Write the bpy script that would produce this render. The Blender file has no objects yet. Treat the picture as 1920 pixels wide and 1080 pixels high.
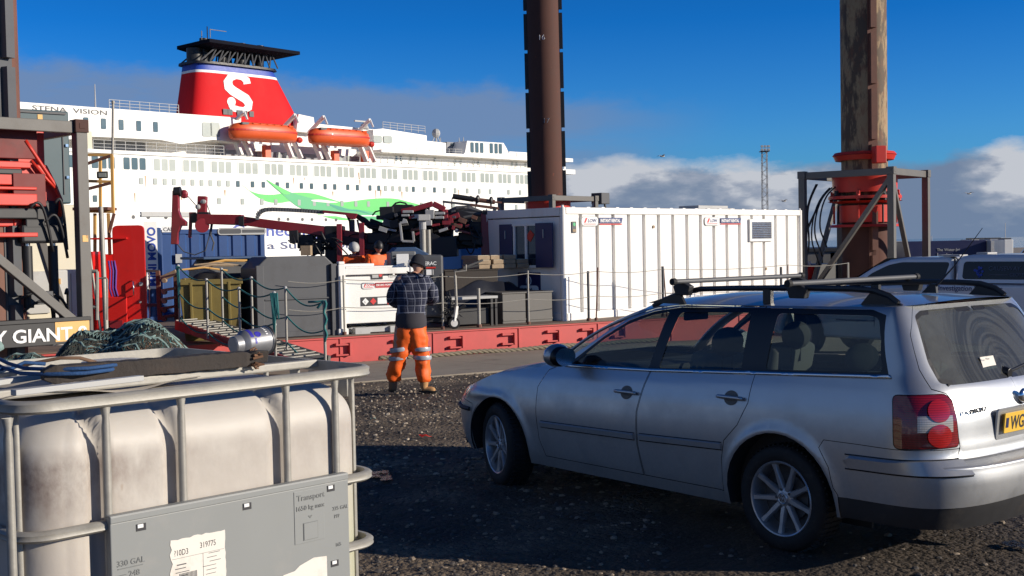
import bpy, bmesh, math, random
from mathutils import Vector, Matrix, noise
from mathutils.geometry import delaunay_2d_cdt, intersect_point_tri_2d
V = Vector
PI = math.pi
rad = math.radians
random.seed(7)
scene = bpy.context.scene
col = scene.collection
# ---------------------------------------------------------------- camera
FPX = 2250.0
PITCH = math.atan(80 / FPX)
ROLL = 0.019
CAM_H = 1.82
_R0 = V((1, 0, 0)); _U0 = V((0, math.sin(PITCH), math.cos(PITCH))); CF = V((0, math.cos(PITCH), -math.sin(PITCH)))
CR = _R0 * math.cos(ROLL) - _U0 * math.sin(ROLL)
CU = _U0 * math.cos(ROLL) + _R0 * math.sin(ROLL)
CC = V((0, 0, CAM_H))
cam_data = bpy.data.cameras.new('camera')
cam = bpy.data.objects.new('camera', cam_data)
col.objects.link(cam)
cam_data.sensor_width = 36.0
cam_data.lens = FPX / 1920 * 36.0
cam_data.clip_end = 6000
cam_data.clip_start = 0.05
cam.matrix_world = Matrix(((CR.x, CU.x, -CF.x, CC.x), (CR.y, CU.y, -CF.y, CC.y), (CR.z, CU.z, -CF.z, CC.z), (0, 0, 0, 1)))
scene.camera = cam
# ---------------------------------------------------------------- light
SUN_EL = rad(17)
SUN_DIR = V((0.975, -0.22, 0)).normalized()
world = bpy.data.worlds.new('World'); scene.world = world
world.use_nodes = True
wn = world.node_tree.nodes; wl = world.node_tree.links
for n in list(wn): wn.remove(n)
def wnode(t, **k):
    n = wn.new(t)
    for a, b in k.items(): setattr(n, a, b)
    return n
sky = wnode('ShaderNodeTexSky', sky_type='NISHITA', sun_disc=False)
sky.sun_elevation = SUN_EL
sky.sun_rotation = math.atan2(SUN_DIR.x, SUN_DIR.y)
sky.air_density = 1.0; sky.dust_density = 0.2; sky.ozone_density = 3.0; sky.altitude = 0
bg = wnode('ShaderNodeBackground'); wout = wnode('ShaderNodeOutputWorld')
def wmath(op, a, b=None, c=None, clamp=False):
    n = wnode('ShaderNodeMath', operation=op, use_clamp=clamp)
    for i, v in enumerate((a, b, c)):
        if v is None: continue
        if hasattr(v, 'links'): wl.new(v, n.inputs[i])
        else: n.inputs[i].default_value = v
    return n.outputs[0]
def wramp(x, stops, mode='EASE'):
    r = wnode('ShaderNodeValToRGB'); r.color_ramp.interpolation = mode
    el = r.color_ramp.elements
    while len(el) < len(stops): el.new(0.5)
    for e, (p, c) in zip(el, stops): e.position = p; e.color = c if len(c) == 4 else (*c, 1)
    wl.new(x, r.inputs[0]); return r
tc = wnode('ShaderNodeTexCoord')
sep = wnode('ShaderNodeSeparateXYZ'); wl.new(tc.outputs['Generated'], sep.inputs[0])
X, Y, Z = sep.outputs
def wnoise(sx, sz, scale, detail, rough=.55, off=0.0):
    m = wnode('ShaderNodeMapping'); wl.new(tc.outputs['Generated'], m.inputs[0])
    m.inputs['Scale'].default_value = (sx, sx, sz); m.inputs['Location'].default_value = (off, off * .7, off * .3)
    n = wnode('ShaderNodeTexNoise'); wl.new(m.outputs[0], n.inputs[0])
    n.inputs['Scale'].default_value = scale; n.inputs['Detail'].default_value = detail; n.inputs['Roughness'].default_value = rough
    return n.outputs[0]
# low cloud bank: thicker near the horizon, piled up towards the right-hand (east) side
n1 = wnoise(1, 2.6, 7.0, 9, .55, 3.1)
n2 = wnoise(1, 5.0, 3.2, 7, .6, 2.9)
n4 = wnoise(1, 2.2, 22.0, 8, .6, 5.5)
az = wmath('DIVIDE', X, wmath('MAXIMUM', Y, 0.05))            # tangent of the azimuth
bank_top = wmath('MULTIPLY_ADD', wnoise(1, .2, 5.0, 4, .5, 1.7), 0.020, 0.055)     # sine of the top of the bank
d1 = wmath('SUBTRACT', bank_top, Z)
d1 = wmath('MULTIPLY_ADD', d1, 30.0, 0.10)
d1 = wmath('ADD', d1, wmath('MULTIPLY', wmath('SUBTRACT', n1, 0.5), 1.2))
d1 = wmath('ADD', d1, wmath('MULTIPLY', wmath('SUBTRACT', n4, 0.5), 0.9))
bank = wmath('MULTIPLY', d1, 2.6, clamp=True)
# thin grey veil higher up on the left and middle
vm = wmath('MULTIPLY', wmath('SUBTRACT', n2, 0.29), 4.5, clamp=True)
zv = wmath('ADD', wmath('MULTIPLY_ADD', wmath('ADD', az, 0.4), 0.06, Z), wmath('ADD', wmath('MULTIPLY', wmath('SUBTRACT', n4, 0.5), 0.035), wmath('MULTIPLY', wmath('SUBTRACT', n1, 0.5), 0.03)))
veil_h = wramp(zv, [(0.0, (1, 1, 1)), (0.138, (1, 1, 1)), (0.158, (0, 0, 0)), (1, (0, 0, 0))])
veil_x = wramp(wmath('MULTIPLY_ADD', az, 0.8, 0.5), [(0.0, (1, 1, 1)), (0.50, (1, 1, 1)), (0.66, (0, 0, 0)), (1, (0, 0, 0))])
veil = wmath('MULTIPLY', wmath('MULTIPLY', vm, veil_h.outputs[0]), wmath('MULTIPLY', veil_x.outputs[0], 0.9))
# cloud brightness: sunlit tops, blue-grey undersides
n3 = wnoise(1, 2.6, 7.0, 9, .55, 3.16)
lit = wmath('MULTIPLY_ADD', wmath('SUBTRACT', n1, n3), 4.5, 0.0)
hgt = wmath('MULTIPLY', Z, 9.0)
lit = wmath('ADD', wmath('ADD', lit, hgt), wmath('ADD', wmath('MULTIPLY_ADD', n1, 0.9, -0.52), wmath('MULTIPLY_ADD', n4, 1.2, -0.43)), clamp=True)
ccol = wramp(lit, [(0.0, (1.7, 2.4, 3.7)), (0.40, (2.3, 2.95, 4.1)), (0.70, (3.4, 3.9, 4.9)), (1, (5.7, 6.0, 6.6))], 'LINEAR')
vcol = wnode('ShaderNodeRGB'); vcol.outputs[0].default_value = (1.75, 2.7, 4.6, 1)
def wmix(f, a, b, bt='MIX'):
    m = wnode('ShaderNodeMix', data_type='RGBA', blend_type=bt)
    if hasattr(f, 'links'): wl.new(f, m.inputs[0])
    else: m.inputs[0].default_value = f
    for i, v in ((6, a), (7, b)):
        if hasattr(v, 'links'): wl.new(v, m.inputs[i])
        else: m.inputs[i].default_value = v
    return m.outputs[2]
tone = wramp(Z, [(0.0, (.80, .86, .93)), (0.085, (.60, .79, .92)), (0.18, (.13, .585, .82)), (0.34, (.075, .36, .50)), (1, (.06, .22, .30))], 'LINEAR')
skyc = wmix(1.0, wmix(1.0, sky.outputs[0], (0.37, 0.94, 1.60, 1), 'MULTIPLY'), tone.outputs[0], 'MULTIPLY')
c1 = wmix(veil, skyc, vcol.outputs[0])
c2 = wmix(bank, c1, ccol.outputs[0])
wl.new(c2, bg.inputs[0]); bg.inputs[1].default_value = 0.085
wl.new(bg.outputs[0], wout.inputs[0])
sun_d = bpy.data.lights.new('sun', 'SUN'); sun_d.energy = 5.0; sun_d.angle = rad(0.5); sun_d.color = (1.0, 0.90, 0.76)
sun = bpy.data.objects.new('sun', sun_d); col.objects.link(sun)
sd = V((SUN_DIR.x * math.cos(SUN_EL), SUN_DIR.y * math.cos(SUN_EL), math.sin(SUN_EL)))
sun.rotation_euler = sd.to_track_quat('Z', 'Y').to_euler(); sun.location = sd * 80
vs = scene.view_settings
vs.view_transform = 'Standard'; vs.look = 'None'; vs.gamma = 1; vs.use_curve_mapping = False; vs.exposure = 0.15
# ---------------------------------------------------------------- survey helpers (photo pixel -> place)
def ray(px, py): return CF + CR * ((px - 960) / FPX) - CU * ((py - 540) / FPX)
def W(px, py, dep): return CC + ray(px, py) * dep
def onz(px, py, z):
    v = ray(px, py); return CC + v * ((z - CAM_H) / v.z)
def onplane(px, py, P0, n):
    v = ray(px, py); return CC + v * (((P0 - CC).dot(n)) / v.dot(n))
# ---------------------------------------------------------------- mesh helpers
class MB:
    def __init__(s): s.v = []; s.f = []; s.m = []
    def add(s, vs_, fs, mi=0):
        b = len(s.v); s.v += [V(p) for p in vs_]
        for f in fs: s.f.append([b + i for i in f]); s.m.append(mi)
        return s
    def box(s, c, d, rz=0, rot=None, mi=0, tp=1.0):
        c = V(c); h = V(d) / 2
        M = rot if rot is not None else Matrix.Rotation(rz, 3, 'Z')
        p = []
        for z in (-1, 1):
            k = tp if z > 0 else 1
            for x, y in ((-1, -1), (1, -1), (1, 1), (-1, 1)): p.append(c + M @ V((x * h.x * k, y * h.y * k, z * h.z)))
        return s.add(p, [(3, 2, 1, 0), (4, 5, 6, 7), (0, 1, 5, 4), (1, 2, 6, 5), (2, 3, 7, 6), (3, 0, 4, 7)], mi)
    def bar(s, a, b, w=.05, h=None, up=(0, 0, 1), mi=0):
        a = V(a); b = V(b); h = h or w; d = b - a; L = d.length
        if L < 1e-6: return s
        d = d / L; u = V(up)
        if abs(d.dot(u)) > .99: u = V((1, 0, 0))
        sx = d.cross(u).normalized(); u = sx.cross(d)
        M = Matrix((sx, d, u)).transposed()
        return s.box((a + b) / 2, (w, L, h), rot=M, mi=mi)
    def cyl(s, a, b, r0, r1=None, n=12, caps=True, mi=0):
        a = V(a); b = V(b); r1 = r0 if r1 is None else r1; d = (b - a).normalized()
        u = V((0, 0, 1)) if abs(d.z) < .9 else V((1, 0, 0))
        x = d.cross(u).normalized(); y = x.cross(d)
        p = []
        for c, r in ((a, r0), (b, r1)):
            for i in range(n):
                t = 2 * PI * i / n; p.append(c + x * (r * math.cos(t)) + y * (r * math.sin(t)))
        f = [(i, (i + 1) % n, n + (i + 1) % n, n + i) for i in range(n)]
        if caps: f += [tuple(range(n))[::-1], tuple(range(n, 2 * n))]
        return s.add(p, f, mi)
    def tube(s, pts, r, n=8, closed=False, caps=True, mi=0):
        pts = [V(p) for p in pts]; m = len(pts); p = []; px = None
        for i, c in enumerate(pts):
            if closed: d = pts[(i + 1) % m] - pts[i - 1]
            else: d = pts[min(i + 1, m - 1)] - pts[max(i - 1, 0)]
            d = d.normalized() if d.length > 1e-9 else V((0, 0, 1))
            if px is None:
                u = V((0, 0, 1)) if abs(d.z) < .9 else V((1, 0, 0)); px = d.cross(u).normalized()
            else:
                px = (px - d * px.dot(d)).normalized()
            y = px.cross(d); rr = r[i] if isinstance(r, (list, tuple)) else r
            for k in range(n):
                t = 2 * PI * k / n; p.append(c + px * (rr * math.cos(t)) + y * (rr * math.sin(t)))
        f = []
        for i in range(m if closed else m - 1):
            j = (i + 1) % m
            for k in range(n): k2 = (k + 1) % n; f.append((i * n + k, j * n + k, j * n + k2, i * n + k2))
        if caps and not closed: f += [tuple(range(n)), tuple(range((m - 1) * n, m * n))[::-1]]
        return s.add(p, f, mi)
    def prism(s, poly, M, t, mi=0, cap=True):
        # poly: 2D points, M: 4x4 placing local xy plane, t: thickness along local z (centred 0..t)
        n = len(poly); p = [M @ V((x, y, 0)) for x, y in poly] + [M @ V((x, y, t)) for x, y in poly]
        f = [(i, (i + 1) % n, n + (i + 1) % n, n + i) for i in range(n)]
        if cap: f += [tuple(range(n))[::-1], tuple(range(n, 2 * n))]
        return s.add(p, f, mi)
    def lathe(s, prof, M=None, n=24, mi=0):
        M = M or Matrix(); m = len(prof)
        p = [M @ V((r * math.cos(2 * PI * k / n), r * math.sin(2 * PI * k / n), z)) for r, z in prof for k in range(n)]
        f = [(i * n + k, i * n + (k + 1) % n, (i + 1) * n + (k + 1) % n, (i + 1) * n + k) for i in range(m - 1) for k in range(n)]
        return s.add(p, f, mi)
    def grid(s, fn, nu, nv, mi=0):
        p = [fn(i / nu, j / nv) for j in range(nv + 1) for i in range(nu + 1)]
        f = [(j * (nu + 1) + i, j * (nu + 1) + i + 1, (j + 1) * (nu + 1) + i + 1, (j + 1) * (nu + 1) + i) for j in range(nv) for i in range(nu)]
        return s.add(p, f, mi)
    def blob(s, c, r, seg=8, rings=6, jit=0.0, rot=None, mi=0):
        c = V(c); r = V(r) if hasattr(r, '__len__') else V((r, r, r)); p = []
        M = rot or Matrix.Identity(3)
        for j in range(rings + 1):
            th = PI * j / rings
            for i in range(seg):
                ph = 2 * PI * i / seg; k = 1 + random.uniform(-jit, jit)
                q = V((r.x * math.sin(th) * math.cos(ph), r.y * math.sin(th) * math.sin(ph), r.z * math.cos(th))) * k
                p.append(c + M @ q)
        f = [(j * seg + i, (j + 1) * seg + i, (j + 1) * seg + (i + 1) % seg, j * seg + (i + 1) % seg) for j in range(rings) for i in range(seg)]
        return s.add(p, f, mi)
    def build(s, name, mat, parent=None, bevel=0, smooth=False, label=None, origin=None, merge=False, angle=None, recalc=True, subd=0):
        o = V(origin) if origin is not None else V((0, 0, 0))
        me = bpy.data.meshes.new(name)
        bm = bmesh.new()
        vv = [bm.verts.new(p - o) for p in s.v]
        for f, mi in zip(s.f, s.m):
            if len(set(f)) < 3: continue
            try: q = bm.faces.new([vv[i] for i in f]); q.material_index = mi; q.smooth = smooth
            except ValueError: pass
        if merge: bmesh.ops.remove_doubles(bm, verts=bm.verts, dist=1e-4)
        if recalc: bmesh.ops.recalc_face_normals(bm, faces=bm.faces)
        bm.to_mesh(me); bm.free()
        mats = mat if isinstance(mat, (list, tuple)) else [mat]
        for m_ in mats: me.materials.append(m_)
        if smooth and angle is not None:
            try: me.set_sharp_from_angle(angle=angle)
            except Exception: pass
        ob = bpy.data.objects.new(name, me); col.objects.link(ob)
        if parent is not None: ob.parent = parent
        elif origin is not None: ob.location = o
        if bevel:
            b = ob.modifiers.new('bevel', 'BEVEL'); b.width = bevel; b.segments = 2; b.limit_method = 'ANGLE'; b.angle_limit = rad(35)
        if subd:
            b = ob.modifiers.new('sub', 'SUBSURF'); b.levels = subd; b.render_levels = subd
        if label: ob['label'] = label
        return ob
def tag(o, label=None, cat=None, group=None, kind=None):
    if label: o['label'] = label
    if cat: o['category'] = cat
    if group: o['group'] = group
    if kind: o['kind'] = kind
    return o
def thing(name, label, cat, loc=(0, 0, 0), rz=0, group=None, rot=None):
    o = bpy.data.objects.new(name, None); col.objects.link(o); o.location = loc
    o.rotation_euler = rot if rot is not None else (0, 0, rz); o.empty_display_size = .3
    return tag(o, label, cat, group)
def kids(o): return [c for c in o.children]
def copy_tree(o, parent=None):
    c = o.copy(); col.objects.link(c)
    if parent is not None: c.parent = parent
    for ch in list(o.children): copy_tree(ch, c)
    return c
_txt = {}
def text(name, s_, size, M, mat, parent=None, bold=0.0, ext=0.002, sx=1.0, align='LEFT', shear=0.0, label=None, space=1.0):
    cu = bpy.data.curves.new('t', 'FONT'); cu.body = s_; cu.size = size; cu.extrude = ext; cu.offset = bold * size
    cu.align_x = align; cu.shear = shear; cu.resolution_u = 3; cu.space_character = space
    t = bpy.data.objects.new('t', cu); col.objects.link(t)
    dg = bpy.context.evaluated_depsgraph_get(); me = bpy.data.meshes.new_from_object(t.evaluated_get(dg))
    bpy.data.objects.remove(t); bpy.data.curves.remove(cu)
    me.name = name
    me.transform(M @ Matrix.Diagonal((sx, 1, 1, 1)))
    me.materials.clear(); me.materials.append(mat)
    o = bpy.data.objects.new(name, me); col.objects.link(o)
    if parent is not None: o.parent = parent
    if label: o['label'] = label
    return o
def frame(o, x, y=None, z=None):
    # 4x4 from origin, x axis and z axis(normal) or y axis
    x = V(x).normalized()
    if z is not None: z = V(z).normalized(); y = z.cross(x).normalized(); z = x.cross(y)
    else: y = V(y).normalized(); z = x.cross(y).normalized(); y = z.cross(x)
    M = Matrix((x, y, z)).transposed().to_4x4(); M.translation = V(o); return M
# ---------------------------------------------------------------- materials
def NT(name):
    m = bpy.data.materials.new(name); m.use_nodes = True
    nt = m.node_tree; b = nt.nodes['Principled BSDF']
    return m, nt, b
class G:
    """tiny node-graph helper"""
    def __init__(s, nt): s.nt = nt
    def n(s, t, **k):
        x = s.nt.nodes.new(t)
        for a, b in k.items(): setattr(x, a, b)
        return x
    def set(s, sock, v):
        if hasattr(v, 'links'): s.nt.links.new(v, sock)
        else: sock.default_value = v
    def coord(s, kind='Object', scale=(1, 1, 1), loc=(0, 0, 0), rot=(0, 0, 0)):
        t = s.n('ShaderNodeTexCoord'); m = s.n('ShaderNodeMapping'); s.nt.links.new(t.outputs[kind], m.inputs[0])
        m.inputs['Scale'].default_value = scale; m.inputs['Location'].default_value = loc; m.inputs['Rotation'].default_value = rot
        return m.outputs[0]
    def noise(s, vec, scale, detail=5, rough=.55, dist=0):
        t = s.n('ShaderNodeTexNoise'); s.nt.links.new(vec, t.inputs[0]); t.inputs['Scale'].default_value = scale
        t.inputs['Detail'].default_value = detail; t.inputs['Roughness'].default_value = rough; t.inputs['Distortion'].default_value = dist
        return t.outputs[0]
    def math(s, op, a, b=0.0, c=0.0, clamp=False):
        t = s.n('ShaderNodeMath', operation=op, use_clamp=clamp); s.set(t.inputs[0], a); s.set(t.inputs[1], b); s.set(t.inputs[2], c); return t.outputs[0]
    def mix(s, f, a, b, bt='MIX'):
        t = s.n('ShaderNodeMix', data_type='RGBA', blend_type=bt); s.set(t.inputs[0], f)
        s.set(t.inputs[6], a if hasattr(a, 'links') or len(a) == 4 else (*a, 1)); s.set(t.inputs[7], b if hasattr(b, 'links') or len(b) == 4 else (*b, 1))
        return t.outputs[2]
    def step(s, x, lo, hi): return s.math('MULTIPLY', s.math('SUBTRACT', x, lo), 1.0 / (hi - lo), clamp=True)
    def bump(s, h, strength=.3, dist=.01):
        t = s.n('ShaderNodeBump'); s.set(t.inputs['Height'], h); t.inputs['Strength'].default_value = strength; t.inputs['Distance'].default_value = dist
        return t.outputs[0]
def pm(name, c, rough=.6, metal=0.0, var=.12, scale=3.0, bump=0.0, bscale=60.0, dirt=0.0, dirtc=(.10, .075, .055), dscale=2.0, streak=False,
       coat=0.0, rust=0.0, rustc=(.16, .06, .03), spec=.5, rscale=6.0):
    m, nt, b = NT(name); g = G(nt)
    co = g.coord(); n1_ = g.noise(co, scale, 6, .6)
    base = g.mix(g.math('MULTIPLY', n1_, 1.0), [max(0, x * (1 - var)) for x in c], [min(1, x * (1 + var)) for x in c])
    if dirt > 0:
        dc = g.coord(scale=(1, 1, .18) if streak else (1, 1, 1))
        d = g.step(g.noise(dc, dscale, 9, .68), .62 - .25 * dirt, .82 - .2 * dirt)
        base = g.mix(g.math('MULTIPLY', d, min(1, .35 + dirt * .6)), base, dirtc)
    r_ = g.math('MULTIPLY_ADD', n1_, .2, rough - .1)
    if rust > 0:
        d = g.step(g.noise(g.coord(loc=(5, 3, 1)), rscale, 10, .7), .68 - .3 * rust, .74 - .3 * rust)
        base = g.mix(d, base, rustc); r_ = g.math('MULTIPLY_ADD', d, .3, r_, clamp=True)
    g.set(b.inputs['Base Color'], base); g.set(b.inputs['Roughness'], r_)
    b.inputs['Metallic'].default_value = metal
    b.inputs['Specular IOR Level'].default_value = spec
    if coat: b.inputs['Coat Weight'].default_value = coat; b.inputs['Coat Roughness'].default_value = .04
    if bump: g.set(b.inputs['Normal'], g.bump(g.noise(co, bscale, 5, .6), bump, .01))
    return m
def glass_mat(name, tint=(.55, .62, .6), refl=.04, rough=.02, dirt=0.0):
    m = bpy.data.materials.new(name); m.use_nodes = True; nt = m.node_tree; nt.nodes.clear(); g = G(nt)
    out = g.n('ShaderNodeOutputMaterial'); tr = g.n('ShaderNodeBsdfTransparent'); gl = g.n('ShaderNodeBsdfGlossy')
    tr.inputs[0].default_value = (*tint, 1); gl.inputs['Roughness'].default_value = rough; gl.inputs[0].default_value = (1, 1, 1, 1)
    lw = g.n('ShaderNodeLayerWeight'); lw.inputs[0].default_value = .5
    f = g.math('MULTIPLY_ADD', g.math('POWER', lw.outputs['Facing'], 5.0), 1 - refl, refl, clamp=True)
    mx = g.n('ShaderNodeMixShader'); nt.links.new(f, mx.inputs[0]); nt.links.new(tr.outputs[0], mx.inputs[1]); nt.links.new(gl.outputs[0], mx.inputs[2])
    last = mx.outputs[0]
    if dirt:
        df = g.n('ShaderNodeBsdfDiffuse'); df.inputs[0].default_value = (.42, .40, .36, 1)
        mx2 = g.n('ShaderNodeMixShader'); co = g.coord()
        dd = g.math('MULTIPLY', g.step(g.noise(co, 3.5, 8, .65), .3, .8), dirt); nt.links.new(dd, mx2.inputs[0])
        nt.links.new(last, mx2.inputs[1]); nt.links.new(df.outputs[0], mx2.inputs[2]); last = mx2.outputs[0]
    nt.links.new(last, out.inputs[0]); return m
M = {}
M['white'] = pm('white_paint', (.80, .79, .75), .45, var=.04, dirt=.18, dirtc=(.42, .36, .28), dscale=1.5, streak=True)
M['cabin'] = pm('cabin_white', (.82, .80, .76), .5, var=.04, dirt=.28, dirtc=(.58, .50, .42), dscale=1.8, streak=True, bump=.06, bscale=20)
M['ship'] = pm('ship_white', (.86, .84, .79), .5, var=.025, scale=.12, dirt=.25, dirtc=(.66, .60, .52), dscale=.22, streak=True)
M['ship_grey'] = pm('ship_deck_grey', (.42, .43, .45), .6, var=.1, scale=.4)
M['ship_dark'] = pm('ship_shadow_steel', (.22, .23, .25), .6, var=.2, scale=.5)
M['black'] = pm('black_steel', (.018, .018, .02), .5, var=.3, scale=3)
M['rubber'] = pm('rubber', (.009, .009, .010), .75, var=.2, scale=20, bump=.1, dirt=.3, dirtc=(.06, .052, .045), dscale=14)
M['dkgrey'] = pm('dark_grey_steel', (.075, .078, .085), .55, var=.15, dirt=.3, dirtc=(.035, .03, .03), rust=.05)
M['grey'] = pm('grey_steel', (.125, .118, .108), .55, var=.15, dirt=.3, dirtc=(.09, .07, .055), bump=.1)
M['ltgrey'] = pm('light_grey', (.42, .42, .41), .55, var=.1, dirt=.25, dirtc=(.2, .18, .15))
M['galv'] = pm('galvanised_steel', (.33, .315, .28), .55, .25, var=.25, scale=25, dirt=.3, dirtc=(.25, .22, .18), dscale=8, bump=.08)
M['chrome'] = pm('bright_metal', (.75, .76, .78), .18, 1.0, var=.05)
M['maroon'] = pm('maroon_paint', (.27, .022, .030), .42, var=.15, dirt=.25, dirtc=(.06, .02, .02), coat=.2)
M['red'] = pm('red_paint', (.66, .018, .014), .4, var=.08, dirt=.2, dirtc=(.30, .02, .02), coat=.2)
M['orange_red'] = pm('orange_red_paint', (.56, .030, .015), .45, var=.12, dirt=.3, dirtc=(.25, .04, .03), rust=.06)
M['hullred'] = pm('hull_red', (.54, .075, .068), .55, var=.16, dirt=.35, dirtc=(.36, .07, .065), dscale=1.2, bump=.05, bscale=4, rust=.08, rustc=(.28, .16, .16), rscale=1.6)
M['deck'] = pm('deck_steel', (.16, .11, .085), .8, var=.3, dirt=.4, dirtc=(.22, .12, .07), dscale=1)
M['rust'] = pm('rusty_pipe', (.17, .075, .05), .7, var=.3, scale=2, dirt=.4, dirtc=(.08, .04, .035), dscale=3, bump=.15, bscale=15)
M['yellow'] = pm('yellow_paint', (.72, .42, .13), .5, var=.15, dirt=.35, dirtc=(.35, .2, .1), rust=.22, rscale=8)
M['mustard'] = pm('mustard_skip', (.21, .16, .045), .6, var=.2, dirt=.35, dirtc=(.08, .05, .025), dscale=2, rust=.16)
M['teal'] = pm('teal_paint', (.045, .085, .10), .45, var=.1, dirt=.2, dirtc=(.03, .05, .06))
M['blue'] = pm('blue_container', (.018, .065, .21), .5, var=.12, dirt=.15, dirtc=(.02, .05, .13))
M['navy'] = pm('navy_panel', (.012, .018, .09), .45, var=.1)
M['navy_text'] = pm('navy_print', (.03, .05, .16), .5, var=.05)
M['ltblue'] = pm('light_blue', (.09, .28, .58), .5, var=.1)
M['cream'] = pm('cream_paint', (.62, .57, .44), .55, var=.05)
M['wood'] = pm('weathered_wood', (.34, .25, .16), .8, var=.3, scale=12, bump=.2, bscale=30, dirt=.3)
M['darkwood'] = pm('old_timber', (.035, .028, .024), .85, var=.4, scale=14, bump=.5, bscale=35, dirt=.3, dirtc=(.08, .055, .04), dscale=9)
M['tealrope'] = pm('teal_rope', (.025, .16, .16), .8, var=.35, scale=30, bump=.3, bscale=90)
M['palerope'] = pm('pale_rope', (.19, .28, .26), .85, var=.35, scale=30, bump=.3, bscale=90)
M['darknet'] = pm('dark_net', (.035, .042, .036), .9, var=.6, scale=8)
M['brownnet'] = pm('brown_net', (.13, .075, .045), .9, var=.5, scale=8)
M['orange'] = pm('hi_vis_orange', (.90, .13, .010), .6, var=.10, scale=8, bump=.35, bscale=14)
M['lifeboat'] = pm('lifeboat_orange', (.72, .10, .02), .45, var=.1, scale=1, coat=.2)
M['skin'] = pm('skin', (.48, .26, .18), .5, var=.08)
M['purple'] = pm('purple_sling', (.12, .05, .30), .8, var=.2)
M['green'] = pm('light_green_paint', (.10, .58, .13), .5, var=.03, scale=.2)
M['green2'] = pm('mid_green_paint', (.07, .44, .18), .5, var=.04, scale=.2)
M['green3'] = pm('teal_green_paint', (.02, .30, .20), .5, var=.04, scale=.2)
M['winglass'] = pm('window_glass', (.09, .13, .14), .12, var=.25, scale=.3, spec=.8)
M['winpale'] = pm('pale_blind_window', (.34, .38, .35), .3, var=.15, scale=.3)
M['paper'] = pm('paper_label', (.74, .70, .63), .8, var=.05, dirt=.35, dirtc=(.35, .30, .25), dscale=8)
M['redprint'] = pm('red_print', (.62, .03, .03), .5, var=.05)
M['blackprint'] = pm('black_print', (.025, .025, .03), .6, var=.1)
M['whiteprint'] = pm('white_print', (.82, .82, .80), .6, var=.03)
M['blueprint'] = pm('blue_print', (.02, .06, .38), .5, var=.05)
M['numberplate'] = pm('yellow_plate', (.78, .48, .05), .45, var=.04)
# ---------------------------------------------------------------- setting: yard, quay, water
EDGE0 = V((.32, 24.3, 0)); EU = V((.866, .5, 0)); EN = V((.5, -.866, 0))     # barge side line, EN points to the camera
DECK = 0.20
def edged(x, y): return (x - EDGE0.x) * EN.x + (y - EDGE0.y) * EN.y
def gz(x, y):
    d = edged(x, y); z = -.32 + .0387 * d
    k = .06
    z = min(0.0, z) if abs(z) > k else -((z - k) ** 2) / (4 * k)
    sx = min(1, max(0, (x - 4.2) / 2.2)); sy = min(1, max(0, (y - 12.5) / 4.0))
    return z - .26 * sx * sx * (3 - 2 * sx) * sy * sy * (3 - 2 * sy)
def gn(x, y):
    return .022 * (noise.noise(V((x * .9, y * .9, 0)))) + .012 * noise.noise(V((x * 3.1, y * 3.1, 4)))
def EP(a, d, z=0): p = EDGE0 + EU * a + EN * d; return V((p.x, p.y, z))
def axis_vals(segs):
    out = []
    for a, b, st in segs:
        n = max(1, round((b - a) / st)); out += [a + (b - a) * i / n for i in range(n)]
    out.append(segs[-1][1]); return out
# ground sheet in quay coordinates (a along the quay, d away from the edge)
QD = 4.55     # width of the concrete apron
m, nt, b = NT('gravel_yard'); g = G(nt)
co = g.coord(); v_ = g.n('ShaderNodeTexVoronoi'); nt.links.new(co, v_.inputs[0]); v_.inputs['Scale'].default_value = 24; v_.inputs['Randomness'].default_value = 1
v2 = g.n('ShaderNodeTexVoronoi'); nt.links.new(co, v2.inputs[0]); v2.inputs['Scale'].default_value = 60
nA = g.noise(co, .45, 6, .6); nB = g.noise(co, 12, 6, .7)
stone = g.mix(g.math('MULTIPLY', v_.outputs['Color'], 1), (.060, .045, .032), (.34, .265, .185))
stone = g.mix(.5, stone, g.mix(v2.outputs['Color'], (.05, .039, .027), (.30, .235, .165)))
mud = g.mix(nB, (.036, .027, .019), (.095, .070, .048))
spx = g.n('ShaderNodeSeparateXYZ'); nt.links.new(co, spx.inputs[0]); reg = g.math('MULTIPLY', g.step(spx.outputs[0], .5, 2.0), g.step(spx.outputs[1], 10, 7.5))
mk = g.step(g.math('ADD', g.math('ADD', nA, g.math('MULTIPLY', reg, .25)), g.math('MULTIPLY', nB, .25)), .56, .70)
base = g.mix(mk, stone, mud)
pat = g.step(g.noise(g.coord(loc=(7, 2, 0), scale=(1, 1.6, 1)), .8, 7, .62), .42, .62)
base = g.mix(1.0, base, g.mix(pat, (.52, .48, .44), (1.08, 1.05, 1.0)), 'MULTIPLY')
g.set(b.inputs['Base Color'], base)
g.set(b.inputs['Roughness'], g.math('MULTIPLY_ADD', mk, -.12, .92))
hh = g.math('ADD', g.math('MULTIPLY', v_.outputs['Distance'], -.8), g.math('ADD', g.math('MULTIPLY', nB, .7), g.math('MULTIPLY', v2.outputs['Distance'], -.3)))
g.set(b.inputs['Normal'], g.bump(hh, .95, .03))
M['gravel'] = m
mb = MB()
av = axis_vals([(-3000, -60, 300), (-60, -14, 4), (-14, 6, .14), (6, 24, 1.0), (24, 60, 3), (60, 3000, 300)])
dv = axis_vals([(QD, QD + .3, .15), (QD + .3, 25, .14), (25, 60, 3), (60, 3000, 300)])
for d in dv:
    for a in av:
        p = EP(a, d); p.z = gz(p.x, p.y) + (gn(p.x, p.y) if -16 < a < 8 and d < 26 else 0)
        mb.v.append(p)
na = len(av)
mb.f = [[j * na + i, j * na + i + 1, (j + 1) * na + i + 1, (j + 1) * na + i] for j in range(len(dv) - 1) for i in range(na - 1)]; mb.m = [0] * len(mb.f)
tag(mb.build('ground', m, smooth=True, recalc=False), 'dark muddy gravel yard in front of the quay', 'ground', kind='structure')
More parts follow.
